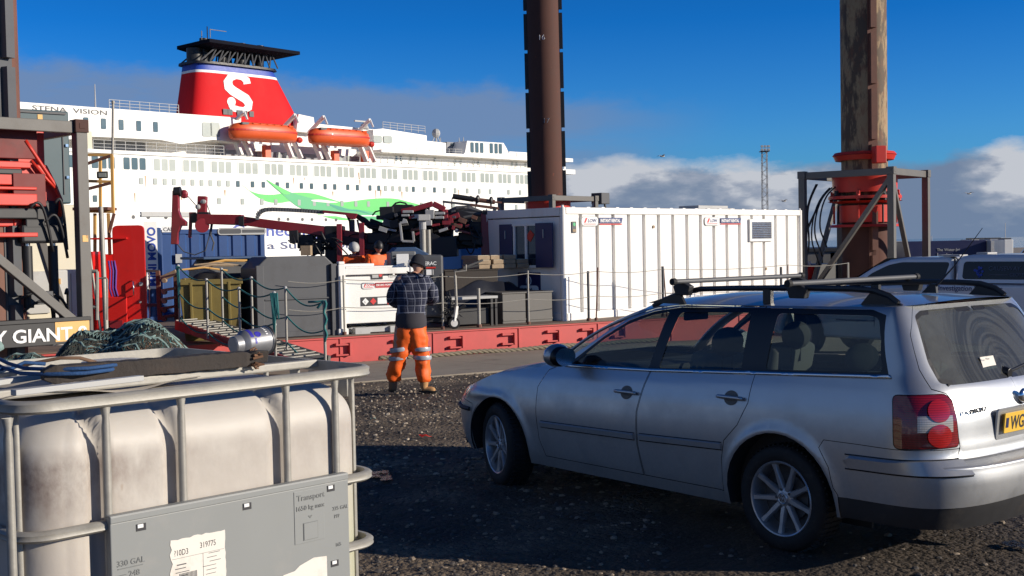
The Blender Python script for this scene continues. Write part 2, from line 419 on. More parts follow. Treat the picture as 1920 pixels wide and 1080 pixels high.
# concrete apron along the quay
m, nt, b = NT('apron_concrete'); g = G(nt); co = g.coord()
nA = g.noise(co, .7, 8, .65); nB = g.noise(co, 25, 4, .6)
base = g.mix(nA, (.20, .17, .135), (.36, .31, .245)); base = g.mix(g.step(g.noise(g.coord(loc=(4, 4, 0)), 1.3, 7, .7), .55, .75), base, (.07, .058, .048))
g.set(b.inputs['Base Color'], base); b.inputs['Roughness'].default_value = .85; g.set(b.inputs['Normal'], g.bump(nB, .3, .01))
M['apron'] = m
mb = MB()
for k in range(-40, 40):
    a0 = k * 2.6 + .004; a1 = a0 + 2.588
    pts = [EP(a0, .12), EP(a1, .12), EP(a1, QD + .12), EP(a0, QD + .12)]
    top = [V((p.x, p.y, gz(p.x, p.y) + .018)) for p in pts]; bot = [V((p.x, p.y, -.9)) for p in pts]
    mb.add(top + bot, [(0, 1, 2, 3), (0, 4, 5, 1), (1, 5, 6, 2), (2, 6, 7, 3), (3, 7, 4, 0)])
tag(mb.build('quay_apron', m), 'worn concrete slab apron between the gravel and the red hull', 'quay', kind='structure')
mb = MB()
mb.add([EP(-104, .06, -.36), EP(104, .06, -.36), EP(104, 6, -.36), EP(-104, 6, -.36), EP(-104, .06, -5), EP(104, .06, -5)], [(0, 1, 2, 3), (0, 4, 5, 1)])
tag(mb.build('quay_wall', m), 'concrete quay wall face', 'quay', kind='structure')
# harbour water
m, nt, b = NT('harbour_water'); g = G(nt); co = g.coord()
b.inputs['Base Color'].default_value = (.012, .03, .035, 1); b.inputs['Roughness'].default_value = .08
g.set(b.inputs['Normal'], g.bump(g.noise(co, 1.3, 6, .6), .5, .1))
mb = MB(); mb.add([(-3000, -20, -3.2), (3000, -20, -3.2), (3000, 5000, -3.2), (-3000, 5000, -3.2)], [(0, 1, 2, 3)])
tag(mb.build('water', m), 'dark harbour water', 'water', kind='structure')
# far quay on the right beyond the barge
mb = MB(); mb.add([(14, 62, -2.3), (90, 55, -2.3), (420, 420, -2.3), (90, 420, -2.3), (14, 62, -4), (90, 55, -4), (90, 420, -4)], [(0, 1, 2, 3), (0, 4, 5, 1), (3, 6, 4, 0)])
tag(mb.build('far_quay', M['apron']), 'far quay and lorry park across the water', 'quay', kind='structure')
# loose stones lying on the yard
rs = random.Random(5)
mb = MB(); ico = bmesh.new(); bmesh.ops.create_icosphere(ico, subdivisions=1, radius=1)
IV = [v.co.copy() for v in ico.verts]; IF = [[v.index for v in f.verts] for f in ico.faces]; ico.free()
def stone_at(mb, x, y, r, rs=rs):
    rot = Matrix.Rotation(rs.uniform(0, 6.28), 3, V((rs.uniform(-1, 1), rs.uniform(-1, 1), rs.uniform(-1, 1))).normalized())
    sc = V((rs.uniform(.7, 1.3), rs.uniform(.7, 1.1), rs.uniform(.4, .75)))
    c = V((x, y, gz(x, y) + gn(x, y) + r * .12)); mi = rs.choice((0, 0, 1, 1, 1, 2) if y > 9.5 else (0, 1, 1, 1))  # pale stones left out nearer, so the shaded ground is coloured darker
    mb.add([c + V((q.x * sc.x, q.y * sc.y, q.z * sc.z)) * r for q in [rot @ (v * rs.uniform(.8, 1.15)) for v in IV]], IF, mi)
cnt = 0
while cnt < 15000:
    dep = 4.6 + 15.5 * rs.random() ** .8
    x = (rs.uniform(640, 1990) - 960) / FPX * dep; y = dep
    if edged(x, y) < QD + .1: continue
    mud_ = noise.noise(V((x * .5 + 3, y * .5, 0)))
    if x > .9 and y < 8.5 and rs.random() < .8: continue
    if mud_ > .25 and rs.random() < .6: continue
    stone_at(mb, x, y, rs.choice((.006, .008, .010, .012, .015, .021)) * rs.uniform(.8, 1.2) * (1.15 if y > 9 else 1)); cnt += 1
M['st1'] = pm('stone_grey', (.26, .205, .15), .85, var=.35, scale=9); M['st2'] = pm('stone_dark', (.075, .066, .06), .85, var=.3, scale=9); M['st3'] = pm('stone_pale', (.42, .35, .27), .85, var=.25, scale=9)
tag(mb.build('gravel', [M['st1'], M['st2'], M['st3']], recalc=False), 'loose grey and brown stones scattered over the yard', 'gravel', kind='stuff')
# rain puddles
m, nt, b = NT('puddle'); b.inputs['Base Color'].default_value = (.02, .018, .015, 1); b.inputs['Roughness'].default_value = .16; b.inputs['IOR'].default_value = 1.33; b.inputs['Specular IOR Level'].default_value = .35
g = G(nt); g.set(b.inputs['Normal'], g.bump(g.noise(g.coord(), 34, 5), .9, .03))
M['puddle'] = m
def puddle(px, py, rx, ry, seed):
    c = onz(px, py, 0); r_ = random.Random(seed); mb = MB()
    for k in range(9):
        cx, cy = c.x + r_.uniform(-rx, rx), c.y + r_.uniform(-ry, ry); s_ = r_.uniform(.25, .6); n = 22; pts = []
        for i in range(n):
            t = 2 * PI * i / n; q_ = 1 + .7 * noise.noise(V((math.cos(t) * 1.8, math.sin(t) * 1.8, seed + k)))
            pts.append(V((cx + rx * s_ * q_ * math.cos(t), cy + ry * s_ * q_ * math.sin(t), gz(cx, cy) + .022 + .0006 * k)))
        mb.add(pts, [tuple(range(n))])
    return mb.build('puddle', m)
tag(puddle(716, 897, .09, .16, 1), 'small broken puddle in the shade beside the tank', 'puddle', kind='structure')
tag(puddle(1916, 1030, .07, .09, 2), 'small broken puddle on the mud behind the car', 'puddle', kind='structure')
# ---------------------------------------------------------------- silver estate car
CAR_O = V((2.212, 7.534, -.012)); CAR_H = 2.2473
m, nt, b = NT('silver_car_paint'); g = G(nt); co = g.coord()
b.inputs['Base Color'].default_value = (.50, .515, .53, 1); b.inputs['Metallic'].default_value = .78
fl = g.noise(g.coord(), 900, 2, .5)
dz = g.n('ShaderNodeSeparateXYZ'); nt.links.new(co, dz.inputs[0])
low = g.step(dz.outputs[2], .95, .2)
dd = g.math('MULTIPLY', g.step(g.noise(co, 5, 8, .7), .25, .8), g.math('MULTIPLY_ADD', low, .75, .08))
g.set(b.inputs['Base Color'], g.mix(dd, (.50, .515, .53), (.15, .14, .125)))
g.set(b.inputs['Roughness'], g.math('MULTIPLY_ADD', dd, .5, .31)); g.set(b.inputs['Metallic'], g.math('MULTIPLY_ADD', dd, -.6, .78))
b.inputs['Coat Weight'].default_value = .55; g.set(b.inputs['Coat Roughness'], g.math('MULTIPLY_ADD', dd, .5, .05))
M['silver'] = m
M['carglass'] = glass_mat('car_glass', (.50, .57, .55), .055, .015, .04)
M['reartrim'] = pm('black_trim', (.010, .010, .012), .35, var=.2)
M['dullplastic'] = pm('dull_black_plastic', (.022, .022, .024), .6, var=.3, scale=8, dirt=.3, dirtc=(.09, .075, .06), dscale=5)
M['interior'] = pm('interior_dark', (.022, .023, .026), .8, var=.2)
M['headrest'] = pm('headrest_cloth', (.05, .05, .052), .9, var=.15, scale=30)
M['seat'] = pm('grey_seat_cloth', (.12, .12, .115), .9, var=.15, scale=30)
M['alloy'] = pm('alloy_wheel', (.44, .45, .47), .35, .6, var=.12, dirt=.4, dirtc=(.10, .085, .07), dscale=6)
# dusty rear glass with a wiper-swept fan of streaks
m = glass_mat('dusty_rear_glass', (.16, .21, .21), .05, .03); nt = m.node_tree; g = G(nt)
out = [n for n in nt.nodes if n.type == 'OUTPUT_MATERIAL'][0]; src = out.inputs[0].links[0].from_socket
co = g.coord(loc=(0, .02, -1.08)); sp = g.n('ShaderNodeSeparateXYZ'); nt.links.new(co, sp.inputs[0])
rr = g.math('SQRT', g.math('ADD', g.math('POWER', sp.outputs[1], 2.0), g.math('POWER', sp.outputs[2], 2.0)))
ring = g.noise(g.coord(scale=(0, 0, 0)), 1, 0)
cmb = g.n('ShaderNodeCombineXYZ'); g.set(cmb.inputs[0], g.math('MULTIPLY', rr, 42.0)); g.set(cmb.inputs[1], g.math('MULTIPLY', g.math('ARCTAN2', sp.outputs[2], sp.outputs[1]), .6))
rn = g.noise(cmb.outputs[0], 1.0, 2, .5)
streak = g.step(rn, .44, .56)
inside = g.step(rr, .47, .42); base_d = g.math('MULTIPLY_ADD', g.noise(co, 6, 7, .7), .22, .10)
swept = g.math('MULTIPLY_ADD', streak, .07, .10)
dm = g.n('ShaderNodeMix', data_type='FLOAT'); g.set(dm.inputs[0], inside); g.set(dm.inputs[2], base_d); g.set(dm.inputs[3], swept)
df = g.n('ShaderNodeBsdfDiffuse'); df.inputs[0].default_value = (.36, .37, .35, 1)
mx = g.n('ShaderNodeMixShader'); nt.links.new(dm.outputs[0], mx.inputs[0]); nt.links.new(src, mx.inputs[1]); nt.links.new(df.outputs[0], mx.inputs[2]); nt.links.new(mx.outputs[0], out.inputs[0])
M['rearglass'] = m
def lamp_mat(name, c, em=0):
    m, nt, b = NT(name); g = G(nt); b.inputs['Roughness'].default_value = .12; b.inputs['Coat Weight'].default_value = 1
    co = g.coord(scale=(0, 0, 1)); w = g.n('ShaderNodeTexWave'); nt.links.new(co, w.inputs[0]); w.bands_direction = 'Z'; w.inputs['Scale'].default_value = 26
    g.set(b.inputs['Base Color'], g.mix(w.outputs[1], c, [x * .55 for x in c])); return m
M['taillens'] = lamp_mat('red_lamp_lens', (.27, .006, .010)); M['tailbright'] = lamp_mat('bright_red_lamp', (.46, .012, .012)); M['tailclear'] = lamp_mat('clear_lamp_lens', (.50, .47, .44))
def lerp_tab(t, x):
    if x <= t[0][0]: return t[0][1]
    for (a, p), (b, q) in zip(t, t[1:]):
        if x <= b:
            u = (x - a) / (b - a); return p + (q - p) * u
    return t[-1][1]
def smooth_tab(t, x):
    if x <= t[0][0]: return t[0][1]
    n = len(t)
    for i in range(n - 1):
        if x <= t[i + 1][0]:
            x0, y0 = t[i]; x1, y1 = t[i + 1]; h = x1 - x0; u = (x - x0) / h
            m0 = (y1 - t[i - 1][1]) / (x1 - t[i - 1][0]) if i > 0 else (y1 - y0) / h
            m1 = (t[i + 2][1] - y0) / (t[i + 2][0] - x0) if i < n - 2 else (y1 - y0) / h
            return (2 * u ** 3 - 3 * u * u + 1) * y0 + (u ** 3 - 2 * u * u + u) * h * m0 + (-2 * u ** 3 + 3 * u * u) * y1 + (u ** 3 - u * u) * h * m1
    return t[-1][1]
WZ = [(.15, .79), (.22, .815), (.32, .845), (.5, .868), (.68, .875), (.85, .862), (.96, .836), (1.03, .805), (1.08, .782), (1.20, .742), (1.32, .695), (1.40, .655), (1.44, .62), (1.47, .575)]
def beltz(x): return lerp_tab([(-1.1, 1.09), (-.74, 1.07), (.2, 1.033), (1.09, .985), (1.86, .952), (2.3, .93)], x)
XR = [(.15, -1.02), (.25, -1.06), (.40, -1.13), (.52, -1.155), (.60, -1.148), (.615, -1.14), (.64, -1.065), (.72, -1.045), (.88, -1.03), (1.0, -.985), (1.06, -.945), (1.2, -.865), (1.35, -.775), (1.46, -.69)]
XF = [(.15, 3.40), (.22, 3.50), (.35, 3.575), (.5, 3.60), (.60, 3.56), (.68, 3.46), (.75, 3.36), (.85, 3.3), (1.5, 3.2)]
SA, SB = 2.75, -.60
def arc_table(a, b, e, n=240):
    th = [PI / 2 * i / n for i in range(n + 1)]; L = [0]; p0 = (0, b)
    for t in th[1:]:
        p = (a * math.sin(t) ** e, b * max(0, math.cos(t)) ** e); L.append(L[-1] + math.hypot(p[0] - p0[0], p[1] - p0[1])); p0 = p
    return th, L
ER, EF = .58, .74
TR = arc_table(.42, .84, ER); TF = arc_table(.83, .85, EF)
LR, LF = TR[1][-1], TF[1][-1]
def inv(T, l):
    th, L = T
    if l <= 0: return 0
    if l >= L[-1]: return PI / 2
    lo, hi = 0, len(L) - 1
    while hi - lo > 1:
        mid = (lo + hi) // 2
        if L[mid] <= l: lo = mid
        else: hi = mid
    return th[lo] + (th[hi] - th[lo]) * (l - L[lo]) / (L[hi] - L[lo])
def sR(y):   # s of a point on the back at (nominal) half width y
    th = math.acos((y / .84) ** (1 / ER)) if y > 0 else PI / 2
    th_, L = TR
    i = min(range(len(th_)), key=lambda k: abs(th_[k] - th)); return SB - L[i]
def halfw(x, z):
    zz = z - (beltz(x) - 1.045) if z > .75 else z - (beltz(x) - 1.045) * max(0, (z - .5) / .25)
    w = smooth_tab(WZ, zz)
    w *= lerp_tab([(-.7, .985), (0, 1.0), (2.0, 1.0), (2.8, .975), (3.2, .95)], x)
    for cx, r in ((0, .395), (2.69, .372)):
        d = math.hypot(x - cx, z - .31)
        if z > .2: w += .014 * math.exp(-((d - r - .012) / .035) ** 2)
    return w
def CP(s, z, off=0.0, side=1):
    if s > SA:
        th = inv(TF, s - SA); x = SA + (smooth_tab(XF, z) - SA) * math.sin(th) ** EF; y = halfw(SA, z) * max(0, math.cos(th)) ** EF
    elif s < SB:
        th = inv(TR, SB - s); x = SB + (smooth_tab(XR, z) - SB) * math.sin(th) ** ER; y = halfw(SB, z) * max(0, math.cos(th)) ** ER
    else: x = s; y = halfw(s, z)
    p = V((x, y, z))
    if off:
        e = .004; s2 = s if s > SB - LR + e else s + e
        q = CP(s2 + e, z) - CP(s2 - e, z); r_ = CP(s, z + e) - CP(s, z - e); n = q.cross(r_)
        if n.length > 1e-12:
            n.normalize()
            if n.y < 0 and abs(s) < SA and s > SB: n = -n
            c = V((min(max(p.x, -.2), 2.6), 0, min(p.z, .9)))
            if n.dot(p - c) < 0: n = -n
            p = p + n * off
    return V((p.x, p.y * side, p.z))
def arc(cx, cz, r, a0, a1, n=18): return [(cx + r * math.cos(rad(a0 + (a1 - a0) * i / n)), cz + r * math.sin(rad(a0 + (a1 - a0) * i / n))) for i in range(n + 1)]
def pin(p, poly):
    x, y = p; c = False; j = len(poly) - 1
    for i in range(len(poly)):
        xi, yi = poly[i]; xj, yj = poly[j]
        if (yi > y) != (yj > y) and x < (xj - xi) * (y - yi) / (yj - yi) + xi: c = not c
        j = i
    return c
def dens(poly, st=.045):
    out = []
    for a, b in zip(poly, poly[1:] + poly[:1]):
        n = max(1, int(math.hypot(b[0] - a[0], b[1] - a[1]) / st)); out += [(a[0] + (b[0] - a[0]) * i / n, a[1] + (b[1] - a[1]) * i / n) for i in range(n)]
    return out
def inset(poly, d):
    n = len(poly); A = sum(poly[i][0] * poly[(i + 1) % n][1] - poly[(i + 1) % n][0] * poly[i][1] for i in range(n)); sg = 1 if A > 0 else -1; out = []
    for i in range(n):
        p0, p1, p2 = V(poly[i - 1]), V(poly[i]), V(poly[(i + 1) % n])
        a = (p1 - p0); b = (p2 - p1)
        if a.length < 1e-9 or b.length < 1e-9: out.append(poly[i]); continue
        a.normalize(); b.normalize(); na_ = V((-a.y, a.x)) * sg; nb = V((-b.y, b.x)) * sg; k = na_ + nb
        if k.length < 1e-6: k = na_
        k = k / max(.5, k.length_squared / 2) ; q = p1 + k * (d * .5) * 1.0; out.append((q.x, q.y))
    return out
def rounded(poly, r, n=4):
    out = []; N = len(poly)
    for i in range(N):
        p0, p1, p2 = V(poly[i - 1]), V(poly[i]), V(poly[(i + 1) % N]); a = p0 - p1; b = p2 - p1
        rr = min(r, a.length * .45, b.length * .45); A = p1 + a.normalized() * rr; B = p1 + b.normalized() * rr
        for k in range(n + 1):
            t = k / n; q = A * (1 - t) ** 2 + p1 * 2 * t * (1 - t) + B * t * t; out.append((q.x, q.y))
    return out
# regions in (s, z)
SE = SB - LR
WHEEL_R = [(0, .395), (2.69, .372)]
def topz(x): return lerp_tab([(-.9, 1.455), (-.56, 1.448), (.1, 1.435), (.9, 1.425), (1.2, 1.40), (1.32, 1.375), (1.45, 1.315), (1.6, 1.225), (1.78, 1.11), (1.95, 1.02), (2.25, .935), (2.5, .895), (2.8, .84), (3.1, .765), (3.3, .72), (4.2, .70)], x)
outline = [(SE, .27)]
low = [(-.42, .27)] + [p for p in arc(0, .31, .395, 186, -6)][0:] + [(.395, .22), (2.318, .22)] + arc(2.69, .31, .372, 186, -6) + [(3.07, .22), (SA + LF, .22)]
xs_top = [SA + LF, 3.6, 3.3, 3.1, 2.8, 2.5, 2.25, 1.95, 1.78, 1.6, 1.45, 1.32, 1.2, .9, .5, .1, -.2, -.56, -.75, -1.0, -1.3, SE]
outline = outline + low + [(x, topz(x)) for x in xs_top]
fdoor = [(2.13, .30), (2.185, .42), (2.20, .60), (2.20, .80), (2.12, .925), (1.93, .99), (1.93, 1.03), (1.62, 1.215), (1.42, 1.325), (1.22, 1.388), (1.02, 1.415), (1.055, 1.20), (1.10, .99), (1.165, .72), (1.165, .50), (1.13, .30)]
rdoor = [(1.12, .30), (1.155, .50), (1.155, .72), (1.09, .99), (1.045, 1.20), (1.01, 1.415), (.27, 1.425), (.235, 1.20), (.215, 1.03), (.225, .86), (.30, .72), (.405, .615), (.43, .50), (.43, .30)]
dlo_q = [(.20, 1.045), (.255, 1.425), (-.50, 1.432), (-.60, 1.40), (-.715, 1.085)]
g1 = rounded([(1.87, .985), (1.62, 1.165), (1.42, 1.275), (1.22, 1.345), (1.07, 1.372), (1.125, 1.005)], .02)
g2 = rounded([(1.035, 1.01), (.965, 1.372), (.36, 1.388), (.335, 1.05)], .03)
g3 = rounded([(.15, 1.062), (.15, 1.392), (-.50, 1.400), (-.56, 1.385), (-.665, 1.10)], .03)
lampp = rounded([(-.765, .705), (-.755, .985), (sR(.64), .99), (sR(.605), .95), (sR(.585), .715)], .03)
tailg = [(sR(.62), .645), (sR(.575), .71), (sR(.60), .955), (sR(.63), .995), (sR(.71), 1.02), (sR(.75), 1.12), (sR(.765), 1.30), (sR(.70), 1.452), (SE, 1.452), (SE, .645)]
rglass = rounded([(sR(.655), 1.045), (sR(.695), 1.15), (sR(.705), 1.40), (sR(.64), 1.425), (SE, 1.43), (SE, 1.03), (sR(.58), 1.032)], .02)
rglass_in = [(SE, .0)]
bumper = [(-.392, .44), (-.365, .55), (-.30, .655), (-.33, .70), (-.55, .70), (-.765, .697), (sR(.585), .70), (sR(.62), .638), (SE, .638), (SE, .27), (-.42, .27), (-.418, .40)]
bump_black = [(-.42, .27), (-.418, .39), (-.9, .395), (SE, .42), (SE, .27)]
fbump = [(3.055, .40), (3.03, .48), (3.02, .60), (3.3, .63), (SA + LF, .66), (SA + LF, .22), (3.07, .22)]
headl = rounded([(3.10, .635), (3.12, .73), (3.45, .695), (3.75, .69), (3.72, .64)], .03)
chrome = [(1.95, .955), (2.0, .975), (1.09, 1.0), (.2, 1.045), (-.73, 1.087), (-.74, 1.069), (.2, 1.027), (1.09, .982)]
regions = [  # first match wins
 ('rear_glass', rglass), ('tail_lamp', lampp), ('tail_gap', inset(lampp, -.010)), ('window_a', g1), ('window_b', g2), ('window_c', g3),
 ('belt_strip', chrome),
 ('trim', [(1.95, .965), (1.62, 1.190), (1.42, 1.302), (1.22, 1.370), (1.0, 1.402), (.3, 1.418), (-.50, 1.432), (-.60, 1.405), (-.72, 1.08), (.2, 1.035), (1.09, .99)]),
 ('front_door', inset(fdoor, .004)), ('rear_door', inset(rdoor, .004)), ('gap', inset(fdoor, -.006)), ('gap', inset(rdoor, -.006)),
 ('headlight', headl), ('bump_black', bump_black), ('rear_bumper', bumper), ('front_bumper', fbump), ('gap', inset(bumper, -.008)), ('gap', inset(fbump, -.008)),
 ('tailgate', tailg), ('tailgap', inset(tailg, -.010)), ('body', outline)]
pts = []; edges = []; seen = {}
def addp(p):
    k = (round(p[0], 4), round(p[1], 4))
    if k not in seen: seen[k] = len(pts); pts.append(V(k))
    return seen[k]
for nm, poly in regions:
    q = dens(poly); ids = [addp((min(max(p[0], SE), SA + LF), p[1])) for p in q]
    for a_, b_ in zip(ids, ids[1:] + ids[:1]):
        if a_ != b_: edges.append((a_, b_))
s_ = SE
gridp = []
while s_ < SA + LF:
    st = .05 if -.55 < s_ < SA else .035
    z_ = .2
    while z_ < 1.47:
        gridp.append((s_, z_)); z_ += .035
    s_ += st
for cx, r in WHEEL_R:
    for dr in (.008, .02, .032, .046, .065, .09):
        gridp = [p for p in arc(cx, .31, r + dr, -20, 200, 44)] + gridp
for k in range(70):
    s1 = SB - .02 - (LR - .02) * k / 70
    gridp = [(s1, z1) for z1 in (.585, .603, .617, .63, .652, .668)] + gridp
bpts = list(pts)
import math as _m
cell = {}
for p in bpts: cell.setdefault((int(p.x / .05), int(p.y / .05)), []).append(p)
for p in gridp:
    cx_, cy_ = int(p[0] / .05), int(p[1] / .05); ok = True
    for i in (-1, 0, 1):
        for j in (-1, 0, 1):
            for q in cell.get((cx_ + i, cy_ + j), ()):
                if (q.x - p[0]) ** 2 + (q.y - p[1]) ** 2 < .0075 ** 2: ok = False
    if ok and pin(p, outline):
        addp(p); cell.setdefault((cx_, cy_), []).append(V(p))
res = delaunay_2d_cdt(pts, edges, [], 0, 1e-5)
rv, rf = res[0], res[3] if False else res[2]
car = thing('estate_car', 'silver estate car with black roof rails and two roof bars parked on the gravel', 'car', CAR_O, CAR_H)
shell = {}
for f in rf:
    c = sum((rv[i] for i in f), V((0, 0))) / len(f); cp = (c.x, c.y)
    if not pin(cp, outline): continue
    for nm, poly in regions:
        if pin(cp, poly): break
    else: continue
    shell.setdefault(nm, []).append(f)
OFF = {'gap': -.012, 'tail_gap': -.008, 'tailgap': -.012, 'belt_strip': .005, 'window_a': -.006, 'window_b': -.006, 'window_c': -.006, 'trim': -.002, 'rear_glass': -.003, 'tail_lamp': .002}
def shellmb(nm, side, mb=None, off=None):
    mb = mb or MB(); mp = {}; o = OFF.get(nm, 0) if off is None else off
    for f in shell.get(nm, []):
        ids = []
        for i in f:
            if i not in mp: mp[i] = len(mb.v); mb.v.append(CP(rv[i].x, rv[i].y, o, side))
            ids.append(mp[i])
        if side < 0: ids = ids[::-1]
        mb.f.append(ids); mb.m.append(0)
    return mb
def shell_build(nm, sides, name, mat, parent, off=None, label=None, gap=False):
    mb = MB(); nr = []; o = OFF.get(nm, 0) if off is None else off
    for side in sides:
        mp = {}
        for f in shell.get(nm, []):
            ids = []
            for i in f:
                if i not in mp:
                    mp[i] = len(mb.v); a_, b_ = rv[i].x, rv[i].y
                    mb.v.append(CP(a_, b_, o, side)); a2 = max(a_, SE + .012)
                    q = CP(a2, b_, .01, side) - CP(a2, b_, 0, side)
                    if a_ < SE + .012: q.y = 0
                    nr.append(q.normalized() if q.length > 1e-6 else V((0, side, 0)))
                ids.append(mp[i])
            if side > 0: ids = ids[::-1]
            mb.f.append(ids); mb.m.append(0)
    ob = mb.build(name, mat, parent, smooth=True, recalc=False, label=label)
    ob.data.normals_split_custom_set_from_vertices([tuple(n) for n in nr])
    return ob
def solid(o, t=.006):
    md = o.modifiers.new('solid', 'SOLIDIFY'); md.thickness = t; md.offset = -1; return o
# body = side shell + roof + bonnet + windscreen frame
mb = MB()
shell_build('body', (1, -1), 'body', M['silver'], car)
def roof_fn(u, v):
    x = 1.33 + (-.80 - 1.33) * u; s = -1 + 2 * v
    xx = 1.33 + (-.665 - 1.33) * u
    e = CP(xx, topz(xx)); a = abs(s); xe = e.x
    y = e.y * s; zc = .062 * (1 - a ** 2.4) * lerp_tab([(-.7, .35), (-.4, .8), (.2, 1), (1.0, 1), (1.33, .75)], xx)
    cx = 0
    if xx > .9: cx = .16 * ((xx - .9) / .43) ** 2 * (1 - a ** 3)
    if xx < -.3: cx = -.125 * ((-.3 - xx) / .365) ** 2 * (1 - a ** 6) 
    return V((xe + cx, y, e.z + zc))
mb.grid(roof_fn, 40, 24); mb.build('roof', M['silver'], car, smooth=True); mb = MB()
def hood_fn(u, v):
    x = 2.12 + (3.42 - 2.12) * u; s = -1 + 2 * v; a = abs(s)
    S_ = lerp_tab([(2.12, 2.12), (2.75, 2.75), (3.42, 3.42)], x); e = CP(min(S_, 3.40), topz(min(S_, 3.40)))
    z = e.z + .05 * (1 - a ** 3) * lerp_tab([(2.1, 1), (3.0, .9), (3.42, .1)], x)
    return V((e.x + (.16 * (1 - a ** 2) if u > .0 else .16 * (1 - a * a)) * (u * 1.2 if u < .8 else .96) , e.y * s, z))
mb.grid(hood_fn, 26, 20)
mb.build('bonnet', M['silver'], car, smooth=True)
# inner dark lining closes the cabin sides below the windows
def wind_fn(u, v, o=0.0):
    # windscreen: lower edge at the cowl, upper edge at the roof
    s = -1 + 2 * v; a = abs(s)
    lo = V((2.10 + .22 * (1 - a ** 2.2), .80 * s, .955 + .02 * (1 - a))); xx = 1.33; e = CP(xx, topz(xx))
    hi = V((e.x + .16 * (1 - a ** 3), e.y * .985 * s, e.z + .062 * .75 * (1 - a ** 2.4)))
    p = lo.lerp(hi, u); p += V((.05, 0, .07)) * math.sin(PI * u) * .55
    return p
mb = MB(); mb.grid(wind_fn, 10, 14); mb.build('windscreen', M['carglass'], car, smooth=True)
mb = MB()
for v0, v1 in ((0, .045), (.955, 1)):
    mb = MB(); mb.grid(lambda u, v: wind_fn(u, v0 + (v1 - v0) * v) + V((.004, 0, .004)), 12, 3); solid(mb.build('windscreen_pillar', M['silver'], car, smooth=True), .02)
mb = MB(); mb.grid(lambda u, v: V((2.06 + .26 * u, .78 * (2 * v - 1), .92 + .0 * u)), 3, 8); mb.build('cowl', M['reartrim'], car)
for sd_ in (1, -1):
    for nm, win in (('front_door', 'window_a'), ('rear_door', 'window_b')):
        d = shell_build(nm, (sd_,), 'door', M['silver'], car)
        shell_build(win, (sd_,), 'window', M['carglass'], d)
        hx, hz = ((1.27, .835) if nm == 'front_door' else (.36, .878))
        # handle: grip bar over a grey disc standing in for the recess and its shade
        hb = MB(); c = CP(hx, hz, .0, sd_)
        hb.add([CP(hx + .055 * math.cos(t), hz + .045 * math.sin(t), .0025, sd_) for t in [2 * PI * k / 20 for k in range(20)]], [tuple(range(20))])
        hb.build('handle_recess_shade', M['grey'], d)
        hb = MB(); hb.tube([CP(hx + .10 - .2 * k / 8, hz, .012 + .022 * math.sin(PI * k / 8) ** .6, sd_) for k in range(9)], .0125, 8); hb.build('handle', M['silver'], d, smooth=True)
        x0, x1, z0, z1 = ((2.15, 1.185, .535, .552) if nm == 'front_door' else (1.135, .425, .555, .578))
        hb = MB(); n = 16
        for k in range(n + 1):
            x = x0 + (x1 - x0) * k / n; z = z0 + (z1 - z0) * k / n
            for dz_, of in ((-.022, .001), (-.018, .013), (.014, .015), (.022, .001)): hb.v.append(CP(x, z + dz_, of, sd_))
        for k in range(n):
            for j in range(3): hb.f.append([k * 4 + j, k * 4 + j + 1, k * 4 + j + 5, k * 4 + j + 4]); hb.m.append(0)
        hb.f += [[0, 1, 2, 3], [n * 4 + 3, n * 4 + 2, n * 4 + 1, n * 4]]; hb.m += [0, 0]
        rs_ = hb.build('rub_strip', M['silver'], d, smooth=True, angle=rad(30)); hb = MB()
        for zz in (.0225, -.024): hb.tube([CP(x0 + (x1 - x0) * k / 12, z0 + (z1 - z0) * k / 12 + zz, .002, sd_) for k in range(13)], .0035, 5)
        hb.build('strip_shade_line', M['reartrim'], rs_)  # black lines drawn in place of the strip's shadow
    shell_build('window_c', (sd_,), 'window', M['carglass'], car)
    shell_build('trim', (sd_,), 'window_trim', M['reartrim'], car)
    solid(shellmb('belt_strip', sd_).build('belt_strip', M['chrome'], car, smooth=True, recalc=False), .006)
    gp = MB(); shellmb('gap', sd_, gp); shellmb('tail_gap', sd_, gp); shellmb('tailgap', sd_, gp); gp.build('panel_gap', M['reartrim'], car, recalc=False)
    # tail lamp cluster
    t = shell_build('tail_lamp', (sd_,), 'tail_lamp', M['taillens'], car)
    def lens(nm, cs, cz, rx, rz, mt, off=.012):
        q = MB(); n = 28
        for k in range(n): q.v.append(CP(cs + rx * math.cos(2 * PI * k / n), cz + rz * math.sin(2 * PI * k / n), off, sd_))
        q.v.append(CP(cs, cz, off + .006, sd_)); q.f = [[k, (k + 1) % n, n] for k in range(n)]; q.m = [0] * n; q.build(nm, mt, t, smooth=True)
    q = MB(); a0, a1 = sR(.80), sR(.605)
    q.grid(lambda u, v: CP(a0 + (a1 - a0) * (.12 + .80 * u), .795 + .085 * v, .008, sd_), 16, 8); q.build('clear_lens', M['tailclear'], t)
    lens('brake_lens', (a0 * .40 + a1 * .60), .905, .062, .058, M['tailbright']); lens('fog_lens', (a0 * .40 + a1 * .60), .775, .066, .062, M['tailbright'])
    shell_build('headlight', (sd_,), 'headlight', M['tailclear'], car)
    # wing mirror
    q = MB(); q.blob((1.86, sd_ * .95, 1.055), (.075, .115, .082), 16, 12); q.bar((1.90, sd_ * .80, 1.0), (1.89, sd_ * .88, 1.02), .06, .03)
    mr = q.build('wing_mirror', M['silver'], car, smooth=True, label='rounded silver wing mirror with black housing' )
    q = MB(); q.blob((1.815, sd_ * .955, 1.05), (.045, .098, .072), 16, 8); q.build('mirror_housing', M['reartrim'], mr, smooth=True)
    q = MB(); q.add([V((1.762 + .004 * math.cos(t), sd_ * .955 + .088 * math.cos(t) * (1 + .08 * math.sin(t)), 1.05 + .064 * math.sin(t))) for t in [2 * PI * k / 28 for k in range(28)]], [tuple(range(28))])
    q.build('mirror_glass', M['chrome'], mr)
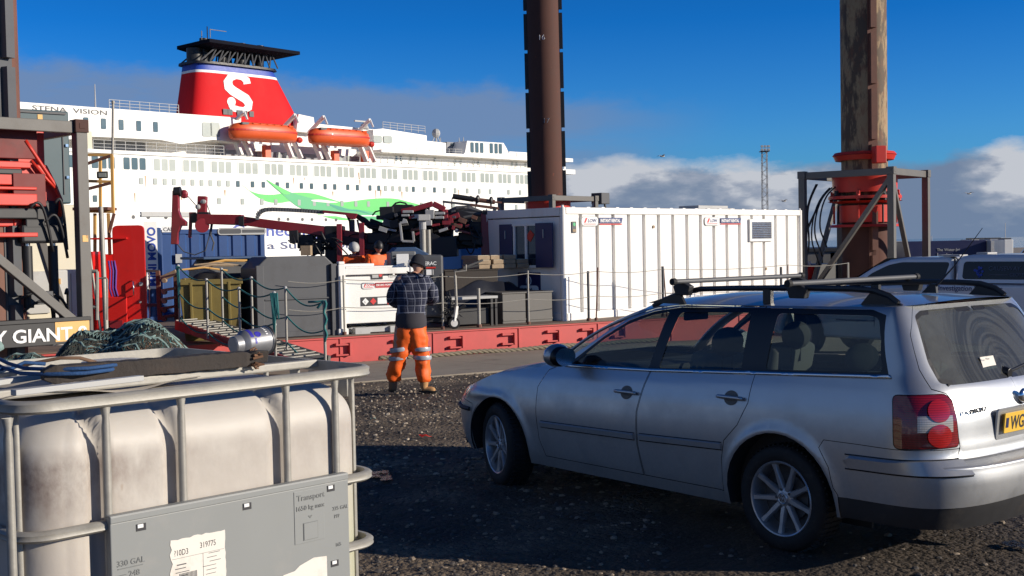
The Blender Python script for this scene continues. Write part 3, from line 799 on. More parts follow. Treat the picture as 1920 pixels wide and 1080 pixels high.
    # roof rail
    q = MB(); xs = [1.30, 1.22, 1.08, .9, .6, .3, 0, -.3, -.46, -.56, -.62]; hz_ = [0, .025, .058, .075, .082, .085, .085, .08, .07, .04, 0]
    pth = []
    for x, h_ in zip(xs, hz_):
        e = CP(x, topz(x)); pth.append(V((x, sd_ * (e.y - .055), e.z + .02 + h_)))
    q.tube(pth, [.016] + [.018] * 9 + [.016], 8)
    for x in (.30,): q.box((x, sd_ * .565, 1.485), (.06, .03, .09))
    q.prism([(1.34, .0), (1.0, .0), (1.04, .065), (1.12, .055)], frame((0, sd_ * .565, 1.42), (1, 0, 0), (0, 0, 1)), .02)
    q.prism([(-.66, .0), (-.36, .0), (-.44, .085), (-.52, .075)], frame((0, sd_ * .565, 1.445), (1, 0, 0), (0, 0, 1)), .02)
    rl = q.build('roof_rail', M['reartrim'], car, smooth=True, angle=rad(40))
# tailgate, rear glass, bumpers: both halves in one mesh
tg = shell_build('tailgate', (1, -1), 'tailgate', M['silver'], car)
shell_build('rear_glass', (1, -1), 'rear_window', M['rearglass'], tg)
# black border of the rear glass
q = MB(); n_ = len(rglass)
inner = inset(rglass, .05)
for sd_ in (1, -1):
    b0 = len(q.v)
    for (a, b2) in zip(rglass, inner):
        q.v.append(CP(max(a[0], SE + 1e-4), a[1], .0, sd_)); q.v.append(CP(max(b2[0], SE + 1e-4), b2[1], .0, sd_))
    for i in range(n_):
        j = (i + 1) % n_
        if rglass[i][0] < SE + .02 and rglass[j][0] < SE + .02: continue
        q.f.append([b0 + 2 * i, b0 + 2 * j, b0 + 2 * j + 1, b0 + 2 * i + 1]); q.m.append(0)
q.build('glass_seal', M['reartrim'], tg)
rb = shell_build('rear_bumper', (1, -1), 'rear_bumper', M['silver'], car)
shell_build('bump_black', (1, -1), 'bumper_valance', M['dullplastic'], rb, -.004)
q = MB()
for sd_ in (1, -1):
    b0 = len(q.v); n = 40; s0, s1 = -.47, sR(.60)
    for k in range(n + 1):
        s_ = s0 + (s1 - s0) * k / n; kz = min(1, (k + .3) / 2.2) if k < 3 else 1
        for dz_, of in ((-.042 * kz, .001), (-.036 * kz, .016), (.020 * kz, .020), (.036 * kz, .001)): q.v.append(CP(s_, .602 + .012 * k / n + dz_, of, sd_))
    for k in range(n):
        for j in range(3): q.f.append([b0 + k * 4 + j, b0 + k * 4 + j + 1, b0 + k * 4 + j + 5, b0 + k * 4 + j + 4]); q.m.append(0)
    q.f.append([b0 + n * 4 + 3, b0 + n * 4 + 2, b0 + n * 4 + 1, b0 + n * 4]); q.m.append(0)
bst = q.build('bumper_strip', M['silver'], rb, smooth=True, angle=rad(28)); q = MB()
for zz in (.037, -.044):
    for sd_ in (1, -1): q.tube([CP(s0 + (s1 - s0) * k / 24, .602 + .012 * k / 24 + zz, .002, sd_) for k in range(25)], .004, 5)
q.build('strip_shade_line', M['reartrim'], bst)  # thin black tubes imitate the shadow along the bumper strip
# loading lip shelf between bumper and tailgate
q = MB(); q.grid(lambda u, v: (lambda s1: V((CP(s1, .638).x * (1 - v) + CP(s1, .66).x * v + .0, CP(s1, .638).y * (1 if u < .5 else -1), .639 + .006 * v)))(sR(.60 * abs(1 - 2 * u) + 1e-4)), 24, 3); q.build('bumper_step', M['silver'], rb)
fb = shell_build('front_bumper', (1, -1), 'front_bumper', M['silver'], car)
q = MB(); q.tube([CP(3.05 + (SA + LF - 3.05) * k / 20, .555, .006, 1) for k in range(20)], .018, 6); q.build('bumper_strip', M['dullplastic'], fb)
# number plate, badge, wiper, card in the window
TGX = -1.05
Mp = frame((-1.062, .262, .752), (0, -1, 0), (-.10, 0, 1))
q = MB(); q.prism(rounded([(0, 0), (.52, 0), (.52, .111), (0, .111)], .008), Mp, .008); pl = q.build('number_plate', M['numberplate'], tg, bevel=.001)
text('plate_text', 'WG57', .105, Mp @ Matrix.Translation((.062, .018, .0095)), M['blackprint'], pl, bold=.012, sx=.78, ext=.0005)
q = MB(); q.prism([(.012, .03), (.04, .03), (.04, .085), (.012, .085)], Mp @ Matrix.Translation((0, 0, .0085)), .001); q.build('plate_band', M['navy'], pl)
q = MB(); q.prism(rounded([(-.04, -.035), (.56, -.035), (.56, .135), (-.04, .135)], .02), frame((-1.036, .262, .752), (0, -1, 0), (-.10, 0, 1)), .012); q.build('plate_recess', M['silver'], tg)
text('badge', 'PASSAT', .036, frame((-1.034, .545, .885), (0, -1, 0), (-.12, 0, 1)), M['dkgrey'], tg, bold=.01, sx=1.35, ext=.003, shear=.15)
q = MB(); q.lathe([(0, .022), (.03, .02), (.044, .006), (.046, 0)], frame((-1.035, 0, .93), (0, -1, 0), (-.12, 0, 1)), 24); q.build('tailgate_emblem', M['chrome'], tg, smooth=True)
q = MB(); q.cyl((-.915, 0, 1.06), (-.965, 0, 1.055), .035, .028, 16); q.bar((-.95, 0, 1.06), (-.915, -.42, 1.11), .018, .012); q.build('rear_wiper', M['reartrim'], tg, bevel=.003)
q = MB(); q.prism([(0, 0), (.14, 0), (.14, .075), (0, .075)], frame((-.922, .205, 1.085), (0, -1, 0), (.36, 0, 1)), .001); cd = q.build('window_card', M['paper'], tg)
text('card_text', 'Please', .016, frame((-.9215, .19, 1.14), (0, -1, 0), (.36, 0, 1)) @ Matrix.Translation((0, 0, .004)), M['blackprint'], cd, ext=.0003)
text('card_text', 'mind the dog gate', .009, frame((-.9215, .19, 1.12), (0, -1, 0), (.36, 0, 1)) @ Matrix.Translation((0, 0, .004)), M['blackprint'], cd, ext=.0003) if False else None
q = MB(); q.bar((-.64, -.15, 1.452), (-.64, .15, 1.452), .05, .012); q.build('brake_light', M['taillens'], tg)
# roof bars
for k, x in enumerate((1.0, .06)):
    q = MB(); q.cyl((x, .66, 1.572), (x, -.66, 1.572), .0165, n=10)
    rbm = q.build('roof_bar', M['dkgrey'], car, smooth=True, angle=rad(40), label='round metal roof bar')
    for sd_ in (1, -1):
        q = MB(); q.prism([(-.055, -.06), (.055, -.06), (.075, .0), (.03, .02), (-.03, .02), (-.075, .0)], frame((x, sd_ * .60, 1.54), (1, 0, 0), (0, 0, 1)), .05)
        q.build('bar_clamp', M['dullplastic'], rbm, bevel=.006); q = MB(); q.cyl((x, sd_ * .655, 1.572), (x, sd_ * .685, 1.572), .023, n=12); q.build('end_cap', M['rubber'], rbm)
# aerial
q = MB(); q.prism([(-.05, 0), (.05, 0), (-.01, .055), (-.045, .055)], frame((-.46, .012, 1.50), (1, 0, 0), (0, 0, 1)), .024); q.tube([(-.49, 0, 1.53), (-.62, 0, 1.66), (-.80, 0, 1.88)], [.008, .004, .002], 6)
q.build('aerial', M['reartrim'], car, bevel=.002)
# wheels
def car_wheel(x, side, steer=0.0):
    root = bpy.data.objects.new('wheel', None)
    Mw = Matrix.Translation((x, side * .745, .312)) @ Matrix.Rotation(steer, 4, 'Z') @ Matrix.Rotation(-PI / 2 * side, 4, 'X')   # local z points outward
    R_, w = .314, .205
    q = MB(); pr = [(.222, -.10), (.26, -.106), (.295, -.10), (.309, -.085), (.314, -.06), (.314, .06), (.309, .085), (.295, .10), (.26, .106), (.225, .10), (.218, .09)]
    q.lathe(pr, Mw, 56); ty = q.build('wheel', M['rubber'], car, smooth=True, angle=rad(50))
    q = MB()
    for k in range(56):
        t = 2 * PI * k / 56
        for zz in (-.055, 0, .055):
            c = V((.3145 * math.cos(t + zz * 2), .3145 * math.sin(t + zz * 2), zz)); q.box(Mw @ c, (.016, .010, .036), rot=(Mw.to_3x3() @ Matrix.Rotation(t, 3, 'Z')))
    q.build('tread', M['rubber'], ty)
    q = MB(); q.lathe([(.224, .098), (.219, .104), (.212, .10), (.205, .08), (.200, .02), (.200, -.09)], Mw, 56)
    n = 9
    for k in range(n):
        t = 2 * PI * k / n + .1; e = V((math.cos(t), math.sin(t), 0)); f_ = V((-math.sin(t), math.cos(t), 0)); P = []
        for r_, hw, zt, th in ((.045, .020, .070, .03), (.10, .019, .078, .028), (.16, .015, .083, .024), (.208, .021, .090, .02)):
            P += [Mw @ (e * r_ - f_ * hw + V((0, 0, zt - .012))), Mw @ (e * r_ - f_ * hw * .6 + V((0, 0, zt))), Mw @ (e * r_ + f_ * hw * .6 + V((0, 0, zt))), Mw @ (e * r_ + f_ * hw + V((0, 0, zt - .012))), Mw @ (e * r_ + f_ * hw + V((0, 0, zt - th))), Mw @ (e * r_ - f_ * hw + V((0, 0, zt - th)))]
        q.add(P, [(j * 6 + i, j * 6 + (i + 1) % 6, (j + 1) * 6 + (i + 1) % 6, (j + 1) * 6 + i) for j in range(3) for i in range(6)])
    q.lathe([(.0, .078), (.03, .077), (.034, .072), (.05, .070), (.062, .060), (.062, .03)], Mw, 28)
    rim = q.build('rim', M['alloy'], ty, smooth=True, angle=rad(35))
    q = MB(); q.lathe([(0, -.01), (.201, -.01)], Mw, 40); q.lathe([(0, .02), (.14, .02), (.14, .0)], Mw, 32); q.build('brake_disc', M['dkgrey'], ty, smooth=True, angle=rad(40))
    q = MB(); q.lathe([(.029, .0785), (.031, .080), (.033, .0785)], Mw, 28)
    for a_, b_ in (((-.017, .02), (-.008, -.002)), ((-.008, -.002), (0, .018)), ((0, .018), (.008, -.002)), ((.008, -.002), (.017, .02)), ((-.022, .005), (-.010, -.024)), ((-.010, -.024), (0, -.006)), ((0, -.006), (.010, -.024)), ((.010, -.024), (.022, .005))):
        q.bar(Mw @ V((a_[0], a_[1], .0795)), Mw @ V((b_[0], b_[1], .0795)), .004, .003, up=Mw.to_3x3() @ V((0, 0, 1)))
    q.build('centre_cap', M['chrome'], ty)
    for k in range(5):
        t = 2 * PI * k / 5; q = MB(); c = V((.052 * math.cos(t), .052 * math.sin(t), .058)); q.cyl(Mw @ c, Mw @ (c + V((0, 0, .016))), .009, n=6); q.build('wheel_bolt', M['dkgrey'], ty)
for x, s in ((0, 1), (0, -1)): car_wheel(x, s)
for s in (1, -1): car_wheel(2.69, s, rad(-17))
# underside, wheel wells, interior
q = MB()
q.box((1.25, 0, .24), (1.9, 1.45, .06)); q.box((3.25, 0, .32), (.35, 1.2, .2)); q.box((-.72, 0, .36), (.55, 1.25, .14)); q.box((-.02, 0, .50), (1.0, 1.1, .3)); q.box((2.69, 0, .5), (1.0, 1.0, .3))
q.build('underbody', M['interior'], car)
for cx, r in WHEEL_R:
    for s in (1, -1):
        q = MB()
        a = [(r + .006) * V((math.cos(rad(t)), 0, math.sin(rad(t)))) + V((cx, 0, .31)) for t in range(-12, 193, 8)]
        for i, p in enumerate(a): q.v += [V((p.x, s * (halfw(p.x, p.z) - .008), p.z)), V((p.x, s * .5, p.z))]
        b0 = len(q.v) - 2 * len(a)
        for i in range(len(a) - 1): q.f.append([b0 + 2 * i, b0 + 2 * i + 1, b0 + 2 * i + 3, b0 + 2 * i + 2]); q.m.append(0)
        q.box((cx, s * .5, .45), (2 * r, .02, .6))
        q.build('wheel_arch_liner', M['interior'], car)
q = MB()
for s in (1, -1):
    q.box((.75, s * .70, .62), (2.5, .06, .66)); q.box((-.52, s * .73, .82), (.5, .06, .42))
q.box((.9, 0, .34), (2.6, 1.4, .04)); q.box((-.25, 0, .62), (1.2, 1.30, .04)); q.box((-.90, 0, .86), (.06, 1.16, .36))
q.grid(lambda u, v: V((1.70 + .40 * u, .76 * (2 * v - 1), .93 + .02 * math.sin(PI * u))), 6, 8)
q.box((1.72, 0, .82), (.10, 1.4, .22)); q.box((-.40, 0, .935), (.8, 1.32, .02))
q.build('cabin_lining', M['interior'], car)
q = MB()
def seat(x, y, w=.5, tilt=.22, rear=False):
    Ry = Matrix.Rotation(-tilt, 3, 'Y')
    q.box((x + .25, y, .52), (.5, w, .14)); q.box((x - .05, y, .82), (.13, w * .96, .60), rot=Ry)
for y in (.36, -.36): seat(.98, y)
q.box((.15, 0, .52), (.45, 1.25, .14)); q.box((-.12, 0, .78), (.13, 1.25, .50), rot=Matrix.Rotation(-.25, 3, 'Y'))
st = q.build('seat', M['seat'], car, bevel=.045, smooth=True)
q = MB(); 
for x, y in ((.83, .36), (.83, -.36), (-.24, .40), (-.24, -.40), (-.24, 0)):
    q = MB(); q.blob((x - .02, y, 1.165 if x > 0 else 1.13), (.06, .15, .10 if x > 0 else .085), 14, 10)
    q.cyl((x - .01, y - .05, .98), (x - .02, y - .05, 1.12), .006, n=6); q.cyl((x - .01, y + .05, .98), (x - .02, y + .05, 1.12), .006, n=6)
    q.build('headrest', M['headrest'], car, smooth=True)
q = MB(); Ms = frame((1.52, -.36, .88), (0, 1, 0), (.45, 0, 1)); q.tube([Ms @ V((.185 * math.cos(2 * PI * k / 28), .185 * math.sin(2 * PI * k / 28), 0)) for k in range(28)], .013, 8, closed=True)
for t in (.3, 2.84, 4.71): q.bar(Ms @ V((0, 0, -.02)), Ms @ V((.18 * math.cos(t), .18 * math.sin(t), 0)), .03, .015)
q.blob(Ms @ V((0, 0, -.02)), .05); q.build('steering_wheel', M['interior'], car, smooth=True)
q = MB(); q.box((1.42, 0, 1.30), (.03, .24, .06)); q.build('interior_mirror', M['interior'], car, bevel=.01)
q = MB(); q.bar((.26, -.66, 1.38), (.30, -.72, .9), .05, .02); q.bar((1.10, -.66, 1.36), (1.12, -.72, .9), .05, .02); q.build('seat_belt', M['ltgrey'], car)
q = MB(); q.cyl((-1.0, -.35, .25), (-1.12, -.35, .235), .028, n=12); q.build('exhaust', M['dkgrey'], car)
# ---------------------------------------------------------------- ferry across the water
def hdir(px):
    v = ray(px, 460 - ROLL * (px - 960)); v.z = 0; return v.normalized()
SU = hdir(3050); SN = V((-SU.y, SU.x, 0))           # SU along the ship towards the bow, SN away from the camera
SP0 = W(253, 307, 175.0); SP0.z = 0
SRZ = math.atan2(SU.y, SU.x)
def SP(px, py, back=0.0):
    p = onplane(px, py, SP0 + SN * back, SN) - SP0; return p.dot(SU), p.z
ship = thing('ferry', 'large white passenger ferry with green wave and red funnel moored behind the barge', 'ferry', (SP0.x, SP0.y, 0), SRZ)
ZE1 = SP(253, 285.5)[1]; A0 = SP(-60, 400)[0]; A1 = SP(1052, 360)[0]
ZLOW = SP(1000, 404)[1]; ABOW = A1 + 24
def plate(name, pts, back, t, mat, parent=ship, px=True, **k):
    q = MB(); pl = [SP(x, y, back) for x, y in pts] if px else pts
    q.prism(pl, frame((0, back, 0), (1, 0, 0), (0, 0, 1)), t); return q.build(name, mat, parent, **k)
def sbox(q, a0, a1, b0, b1, z0, z1, mi=0): return q.box(((a0 + a1) / 2, (b0 + b1) / 2, (z0 + z1) / 2), (a1 - a0, b1 - b0, z1 - z0), mi=mi)
# lower hull with tapering bow, as a loft of plan sections
q = MB(); B = 26.0
def hull_section(z):
    fl = max(0, (z + 2.6) / (ZLOW + 2.6)); tip = ABOW + 6 * fl
    pts_ = [(A0 - 8, 0), (A1 - 12, 0)]
    for i in range(1, 9):
        t = i / 9; pts_.append((A1 - 12 + (tip - A1 + 12) * t, B / 2 * (t ** (2.6 - .9 * fl))))
    pts_.append((tip, B / 2)); m_ = [(a, B - b_) for a, b_ in pts_[:-1]][::-1]
    return pts_ + m_
secs = [[V((a, b_, z)) for a, b_ in hull_section(z)] for z in (-3, 0, ZLOW * .5, ZLOW)]
n = len(secs[0])
for s_ in secs: q.v += s_
for j in range(3):
    for i in range(n): q.f.append([j * n + i, j * n + (i + 1) % n, (j + 1) * n + (i + 1) % n, (j + 1) * n + i]); q.m.append(0)
q.f.append(list(range(3 * n, 4 * n))); q.m.append(0)
q.build('hull', M['ship'], ship)
q = MB(); sbox(q, A0 - 8, A1, .003, B, ZLOW + .003, ZE1); sbox(q, A0 - 8, A1, -.25, .1, ZE1 - .35, ZE1 + .15)
q.build('upper_hull', M['ship'], ship)
zr2 = SP(420, 328)[1]; q = MB(); sbox(q, A0, A1, -.06, .0, zr2 - .06, zr2 + .06); zr3 = SP(300, 402)[1]; sbox(q, A0, A1, -.08, .0, zr3 - .1, zr3 + .1); q.build('rubbing_strake', M['ship'], ship)
# recessed promenade wall
ZE2 = SP(860, 294)[1]; ZUL = SP(175, 257)[1]
q = MB(); sbox(q, SP(700, 300)[0], A1 - 2, 2.2, B, ZE1 + .003, ZE2); sbox(q, A0, SP(700, 300)[0] - .003, 4.5, B, ZE1 + .003, SP(253, 250)[1]); q.build('deckhouse', M['ship'], ship)
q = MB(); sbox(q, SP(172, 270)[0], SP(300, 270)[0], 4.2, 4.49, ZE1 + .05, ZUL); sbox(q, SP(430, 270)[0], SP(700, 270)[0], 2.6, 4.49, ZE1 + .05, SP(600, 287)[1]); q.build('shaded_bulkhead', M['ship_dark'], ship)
# overhanging upper deck slab on the right and its tiers
q = MB(); sbox(q, SP(712, 290)[0], A1 + 1, -.5, B, ZE2 + .003, SP(860, 289)[1]); q.build('upper_deck', M['ship'], ship)
zt = SP(860, 289)[1]
# stern block with the name
a0, a1 = A0, SP(452, 240)[0]
ztop = SP(172, 201)[1]
plate('stern_house', [(-60, 250), (-60, 184), (38, 191), (340, 213), (452, 221), (452, 268), (400, 262), (340, 270), (300, 262), (172, 256), (150, 262)], 0, -12, M['ship'])
plate('side_panel', [(150, 245), (172, 246), (174, 284), (150, 282)], -.05, -.3, M['cream'])
# middle houses behind the boats
plate('middle_house', [(452, 268), (452, 218), (560, 224), (592, 232), (716, 244), (716, 290), (452, 275)], 6.5, -10, M['ship'])
plate('radio_house', [(556, 246), (560, 214), (588, 220), (592, 250)], 5, -6, M['ship'])
plate('aft_tier', [(700, 290), (700, 243), (718, 241), (800, 254), (800, 264), (836, 268), (836, 291)], 3, -10, M['ship'])
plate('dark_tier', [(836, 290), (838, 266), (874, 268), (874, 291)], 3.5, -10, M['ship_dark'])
plate('bridge_house', [(866, 292), (872, 286), (876, 264), (944, 268), (950, 278), (955, 290), (962, 296)], 0, -14, M['ship'])
plate('front_tier', [(955, 300), (955, 284), (1040, 289), (1040, 305)], 3, -10, M['ship'])
q = MB(); zb0, zb1 = SP(1030, 327)[1], SP(1030, 318)[1]
sbox(q, A1 - 3, A1 + .8, -3.2, 4, zb0, zb0 + .9); sbox(q, A1 - 3, A1 + .5, -2.9, 4, zb1 + 1.5, zb1 + 2.2); sbox(q, A1 - 2, A1 - 1.6, -2.7, -2.5, zb0, zb1 + 2); q.build('bridge_wing', M['ship'], ship)
# promenade openings on the left: lifeboat deck under the block
plate('deck_roof', [(172, 255), (172, 252), (300, 258), (300, 261)], .5, -5, M['ship'])
# name and slogan
def stext(name, s_, px0, py0, px1, cap, mat, bold=.0, back=-.02, **k):
    a0_, z0_ = SP(px0, py0, back); a1_ = SP(px1, py0, back)[0]; h_ = abs(SP(px0, py0 - cap, back)[1] - z0_)
    o = text(name, s_, h_ / .70, frame((a0_, back, z0_), (1, 0, 0), (0, 0, 1)), mat, ship, bold=bold, ext=.02, **k)
    w = max(v.co.x for v in o.data.vertices) - min(v.co.x for v in o.data.vertices); f_ = (a1_ - a0_) / w
    for v in o.data.vertices: v.co.x = a0_ + (v.co.x - a0_) * f_
    return o
stext('name_lettering', 'STENA  VISION', 60, 206, 200, 9, M['dkgrey'], bold=.012)
stext('slogan_lettering', 'Connecting', 434, 443, 596, 22, M['blueprint'], bold=.01)
stext('slogan_lettering', 'for a Sustainable', 448, 468, 668, 13.5, M['navy_text'], bold=.01)
# green waves painted on the side
def px420(pts_): return [(420 + x / 3.556, 280 + y / 3.556) for x, y in pts_]
def wave(nm, pts_, back, mat):
    pts_ = px420(pts_); out = []
    n = len(pts_)
    for i in range(n):      # smooth the outline
        p0, p1, p2, p3 = (V(pts_[(i + k) % n]) for k in (-1, 0, 1, 2))
        for t in (0, .25, .5, .75):
            a = ((p1 * 2) + (p2 - p0) * t + (p0 * 2 - p1 * 5 + p2 * 4 - p3) * t * t + (-p0 + p1 * 3 - p2 * 3 + p3) * t ** 3) * .5
            out.append((a.x, a.y))
    return plate(nm, out, back, .01, mat)
wave('green_wave', [(110, 228), (165, 272), (240, 298), (330, 302), (400, 292), (500, 288), (580, 292), (650, 310), (720, 333), (790, 352), (860, 345), (960, 332), (1060, 326), (1150, 330), (1230, 350), (1310, 374), (1250, 392), (1150, 420), (1090, 450), (1050, 480), (960, 440), (800, 420), (640, 395), (520, 360), (440, 348), (380, 357), (300, 352), (230, 322), (160, 270)], -.02, M['green'])
wave('green_wave', [(283, 203), (345, 236), (450, 288), (560, 320), (700, 360), (850, 400), (960, 410), (1030, 440), (1055, 500), (960, 470), (800, 430), (640, 405), (520, 395), (440, 345), (390, 300), (330, 250)], -.045, M['green2'])
wave('green_wave', [(283, 203), (340, 234), (440, 290), (400, 300), (350, 262)], -.07, M['green'])
wave('green_wave', [(700, 368), (760, 378), (830, 400), (900, 404), (1000, 440), (960, 430), (880, 412), (780, 408)], -.07, M['green3'])
wave('green_wave', [(620, 432), (700, 440), (790, 455), (850, 470), (780, 472), (700, 458)], -.02, M['green'])
wave('green_wave', [(585, 338), (650, 336), (760, 352), (700, 356), (600, 347)], -.07, M['ship'])
# windows
def window(px, py, w, h, dark, n=1, back=0.0, fr=True):
    a_, z_ = SP(px, py, back); q = MB(); q2 = MB(); gap = w * .28
    tw = n * w + (n - 1) * gap
    if fr: q.prism(rounded([(a_ - tw / 2 - .18, z_ - h / 2 - .16), (a_ + tw / 2 + .18, z_ - h / 2 - .16), (a_ + tw / 2 + .18, z_ + h / 2 + .16), (a_ - tw / 2 - .18, z_ + h / 2 + .16)], .22), frame((0, back, 0), (1, 0, 0), (0, 0, 1)), .05)
    o = q.build('window', M['ship'], ship) if fr else None
    for k in range(n):
        c = a_ - tw / 2 + w / 2 + k * (w + gap); q2.prism(rounded([(c - w / 2, z_ - h / 2), (c + w / 2, z_ - h / 2), (c + w / 2, z_ + h / 2), (c - w / 2, z_ + h / 2)], .2 * w), frame((0, back - .052, 0), (1, 0, 0), (0, 0, 1)), .02)
    mt = M['winglass'] if dark else M['winpale']
    q2.build('pane' if fr else 'window', mt, o or ship)
def rowy(x, r): (x0, y0), (x1, y1) = r; return y0 + (y1 - y0) * (x - x0) / (x1 - x0)
R1 = ((253, 307), (980, 336.5)); aA = SP(308.6, rowy(308.6, R1))[0]; aB = SP(946, rowy(946, R1))[0]; zR = SP(500, rowy(500, R1))[1]
def a_to_px(a, z):
    p = SP0 + SU * a + V((0, 0, z)) - CC; d = p.dot(CF); return 960 + FPX * p.dot(CR) / d, 540 - FPX * p.dot(CU) / d
for k in range(-3, 17):
    a_ = aA + (aB - aA) / 15 * k
    if a_ > A1 - 3: break
    x, y = a_to_px(a_, zR); window(x, y, 1.0, 1.75, k in (-1, -2, -3), 3)
R2 = ((265, 339.3), (975, 361))
for x in (265, 291, 309, 326, 344, 361, 378, 394.6, 411, 427.6, 446, 473.4, 493.7, 519.8, 539, 565, 584, 609.5, 627.5, 652, 670, 693.6, 710, 723, 736.6, 749.9, 763, 775, 795.4, 814.5, 832.8, 853.3, 876, 898.6, 918.9, 953.4, 975):
    window(x, rowy(x, R2), .62, .95, 440 < x < 715 or x in (775, 814.5), fr=False)
for x in (178, 411, 454.6, 491, 517, 560.6, 589, 614.6, 641, 667, 690.5, 727, 790, 850, 968): window(x, 377 + (x - 411) * .02, .62, .95, x == 178, fr=False)
R4 = ((161, 230), (291.5, 238))
for x in (161, 194, 227, 260, 291.5): window(x, rowy(x, R4), .75, 1.5, True, fr=False)
for x in (853, 864, 888, 897, 925, 933, 960, 968, 985): window(x, 303 + (x - 853) * .045, .5, .8, False, back=2.15, fr=False)
for x in (743, 752, 770, 781, 815): window(x, 297 + (x - 743) * .04, .5, .8, x < 755, back=2.15, fr=False)
for x in (885, 894, 903, 921, 930, 938): window(x, 276.5 + (x - 885) * .045, .85, 1.9, True, fr=False)
for x in (849, 858, 867): window(x, 271.5, .9, .6, True, back=3.4, fr=False)
for x in (388, 403): window(x, 243, 1.7, 2.2, False, fr=False)
for x in (708, 727): window(x, 261 + (x - 708) * .03, 2.0, 1.3, False, back=2.9, fr=False)
for x in (468, 486, 521, 535, 551, 620, 638, 655): window(x, 291 + (x - 521) * .05, .9, 1.0, False, back=2.5, fr=False)
q = MB()
for x in (250, 278, 311, 523, 540, 567, 585, 611, 630, 700, 727):
    a_, z_ = SP(x, 407 + (x - 250) * .014); q.cyl((a_, -.04, z_), (a_, .02, z_), .28, n=10)
tag(q.build('porthole', M['dkgrey'], ship), kind='stuff')
rq = random.Random(14); q = MB()
for k in range(16):
    a_, z_ = SP(rq.uniform(180, 960), rq.choice((322, 352, 300)) + rq.uniform(0, 10)); w_, h_ = rq.uniform(.10, .22), rq.uniform(.8, 2.6); q.add([V((a_ - w_, -.012, z_)), V((a_ + w_, -.012, z_)), V((a_ + w_ * .4, -.012, z_ - h_)), V((a_ - w_ * .2, -.012, z_ - h_ * .9))], [(0, 1, 2, 3)])
tag(q.build('rust_streak', pm('rust_streak', (.50, .34, .20), .8, var=.3, scale=1), ship), kind='stuff')
# side door ledge on the hull
q = MB(); a_, z_ = SP(300, 386); sbox(q, a_ - 3.2, a_ + 5, -.25, .0, z_ - 1.6, z_ - .9); q.build('hull_ledge', M['ltgrey'], ship)
# railings
def railing(pts_, back, h, nm='railing', st=1.6):
    q = MB(); (x0, y0), (x1, y1) = pts_; a, za = SP(x0, y0, back); b_, zb_ = SP(x1, y1, back); n = int((b_ - a) / st)
    for k in range(n + 1):
        t = k / n; q.bar((a + (b_ - a) * t, back, za + (zb_ - za) * t), (a + (b_ - a) * t, back, za + (zb_ - za) * t + h), .07)
    for hh in (h, h * .66, h * .33): q.bar((a, back, za + hh), (b_, back, zb_ + hh), .06)
    q.build(nm, M['ltgrey'], ship)
railing(((700, 305), (997, 318.5)), -.1, 1.15); railing(((175, 281.5), (420, 292)), -.1, 1.5); railing(((718, 242), (797, 250)), 3.2, 1.3); railing(((205, 203.5), (335, 213)), .3, 1.3)
railing(((716, 289), (866, 292)), -.2, 1.2); railing(((958, 298), (1000, 300)), -.2, 1.2)
# funnel: rounded tapering stack with bands, black cap, braced canopy and emblem
FB = 6.0
fl0, fl1 = SP(366, 213, FB), SP(572, 224, FB); ft0, ft1 = SP(378, 117, FB), SP(528, 130, FB)
zb_, zt_ = fl0[1], ft0[1]
def fsec(z, grow=0.0, n=40):
    t = (z - zb_) / (zt_ - zb_); x0 = fl0[0] + (ft0[0] - fl0[0]) * t - grow; x1 = fl1[0] + (ft1[0] - fl1[0]) * t + grow
    y0 = FB - .0 + 1.0 * t - grow; y1 = FB + 7.5 - .5 * t + grow; cx, cy, rx, ry = (x0 + x1) / 2, (y0 + y1) / 2, (x1 - x0) / 2, (y1 - y0) / 2; out = []
    for k in range(n):
        a = 2 * PI * k / n; c, s_ = math.cos(a), math.sin(a); e = .42
        out.append(V((cx + rx * abs(c) ** e * (1 if c > 0 else -1), cy + ry * abs(s_) ** e * (1 if s_ > 0 else -1), z)))
    return out
def fband(nm, z0, z1, mat, grow=0.0, cap=False, lv=4, parent=ship):
    q = MB(); n = 40
    for k in range(lv + 1): q.v += fsec(z0 + (z1 - z0) * k / lv, grow)
    for j in range(lv):
        for i in range(n): q.f.append([j * n + i, j * n + (i + 1) % n, (j + 1) * n + (i + 1) % n, (j + 1) * n + i]); q.m.append(0)
    if cap: q.f += [list(range(lv * n, lv * n + n)), list(range(n))]; q.m += [0, 0]
    return q.build(nm, mat, parent, smooth=True, angle=rad(40))
zA, zB, zC = SP(347, 129, FB)[1], SP(347, 124, FB)[1], SP(347, 112, FB)[1]
M['funred'] = pm('funnel_red', (.62, .010, .014), .7, var=.08, scale=.3, spec=.2, dirt=.15, dirtc=(.45, .04, .03), dscale=.4, streak=True)
fun = fband('funnel', zb_ - 1, zA, M['funred'], lv=8); fband('white_band', zA, zB, M['whiteprint'], .01, parent=fun); fband('blue_band', zB, zC, M['blueprint'], .01, parent=fun)
zD = SP(347, 107.5, FB)[1]; fband('cap_rim', zC, zD, M['black'], .55, True, 1, parent=fun)
cz0, cz1 = SP(353, 84, FB)[1], SP(340, 67, FB)[1]
ca0, ca1 = SP(380, 80, FB)[0], SP(552, 88, FB)[0]
q = MB(); cb = [V((ca0 + .3, FB - 1.5, cz1 - .7)), V((ca1, FB - 1.5, cz1 - .9)), V((ca1, FB + 8, cz1 - .9)), V((ca0 + .3, FB + 8, cz1 - .7))]
ct = [p + V((0, 0, .55)) for p in cb]; cu = [V((ca0 + 2.0, FB, cz0)), V((ca1 - 3.2, FB, cz0)), V((ca1 - 3.2, FB + 7, cz0)), V((ca0 + 2.0, FB + 7, cz0))]
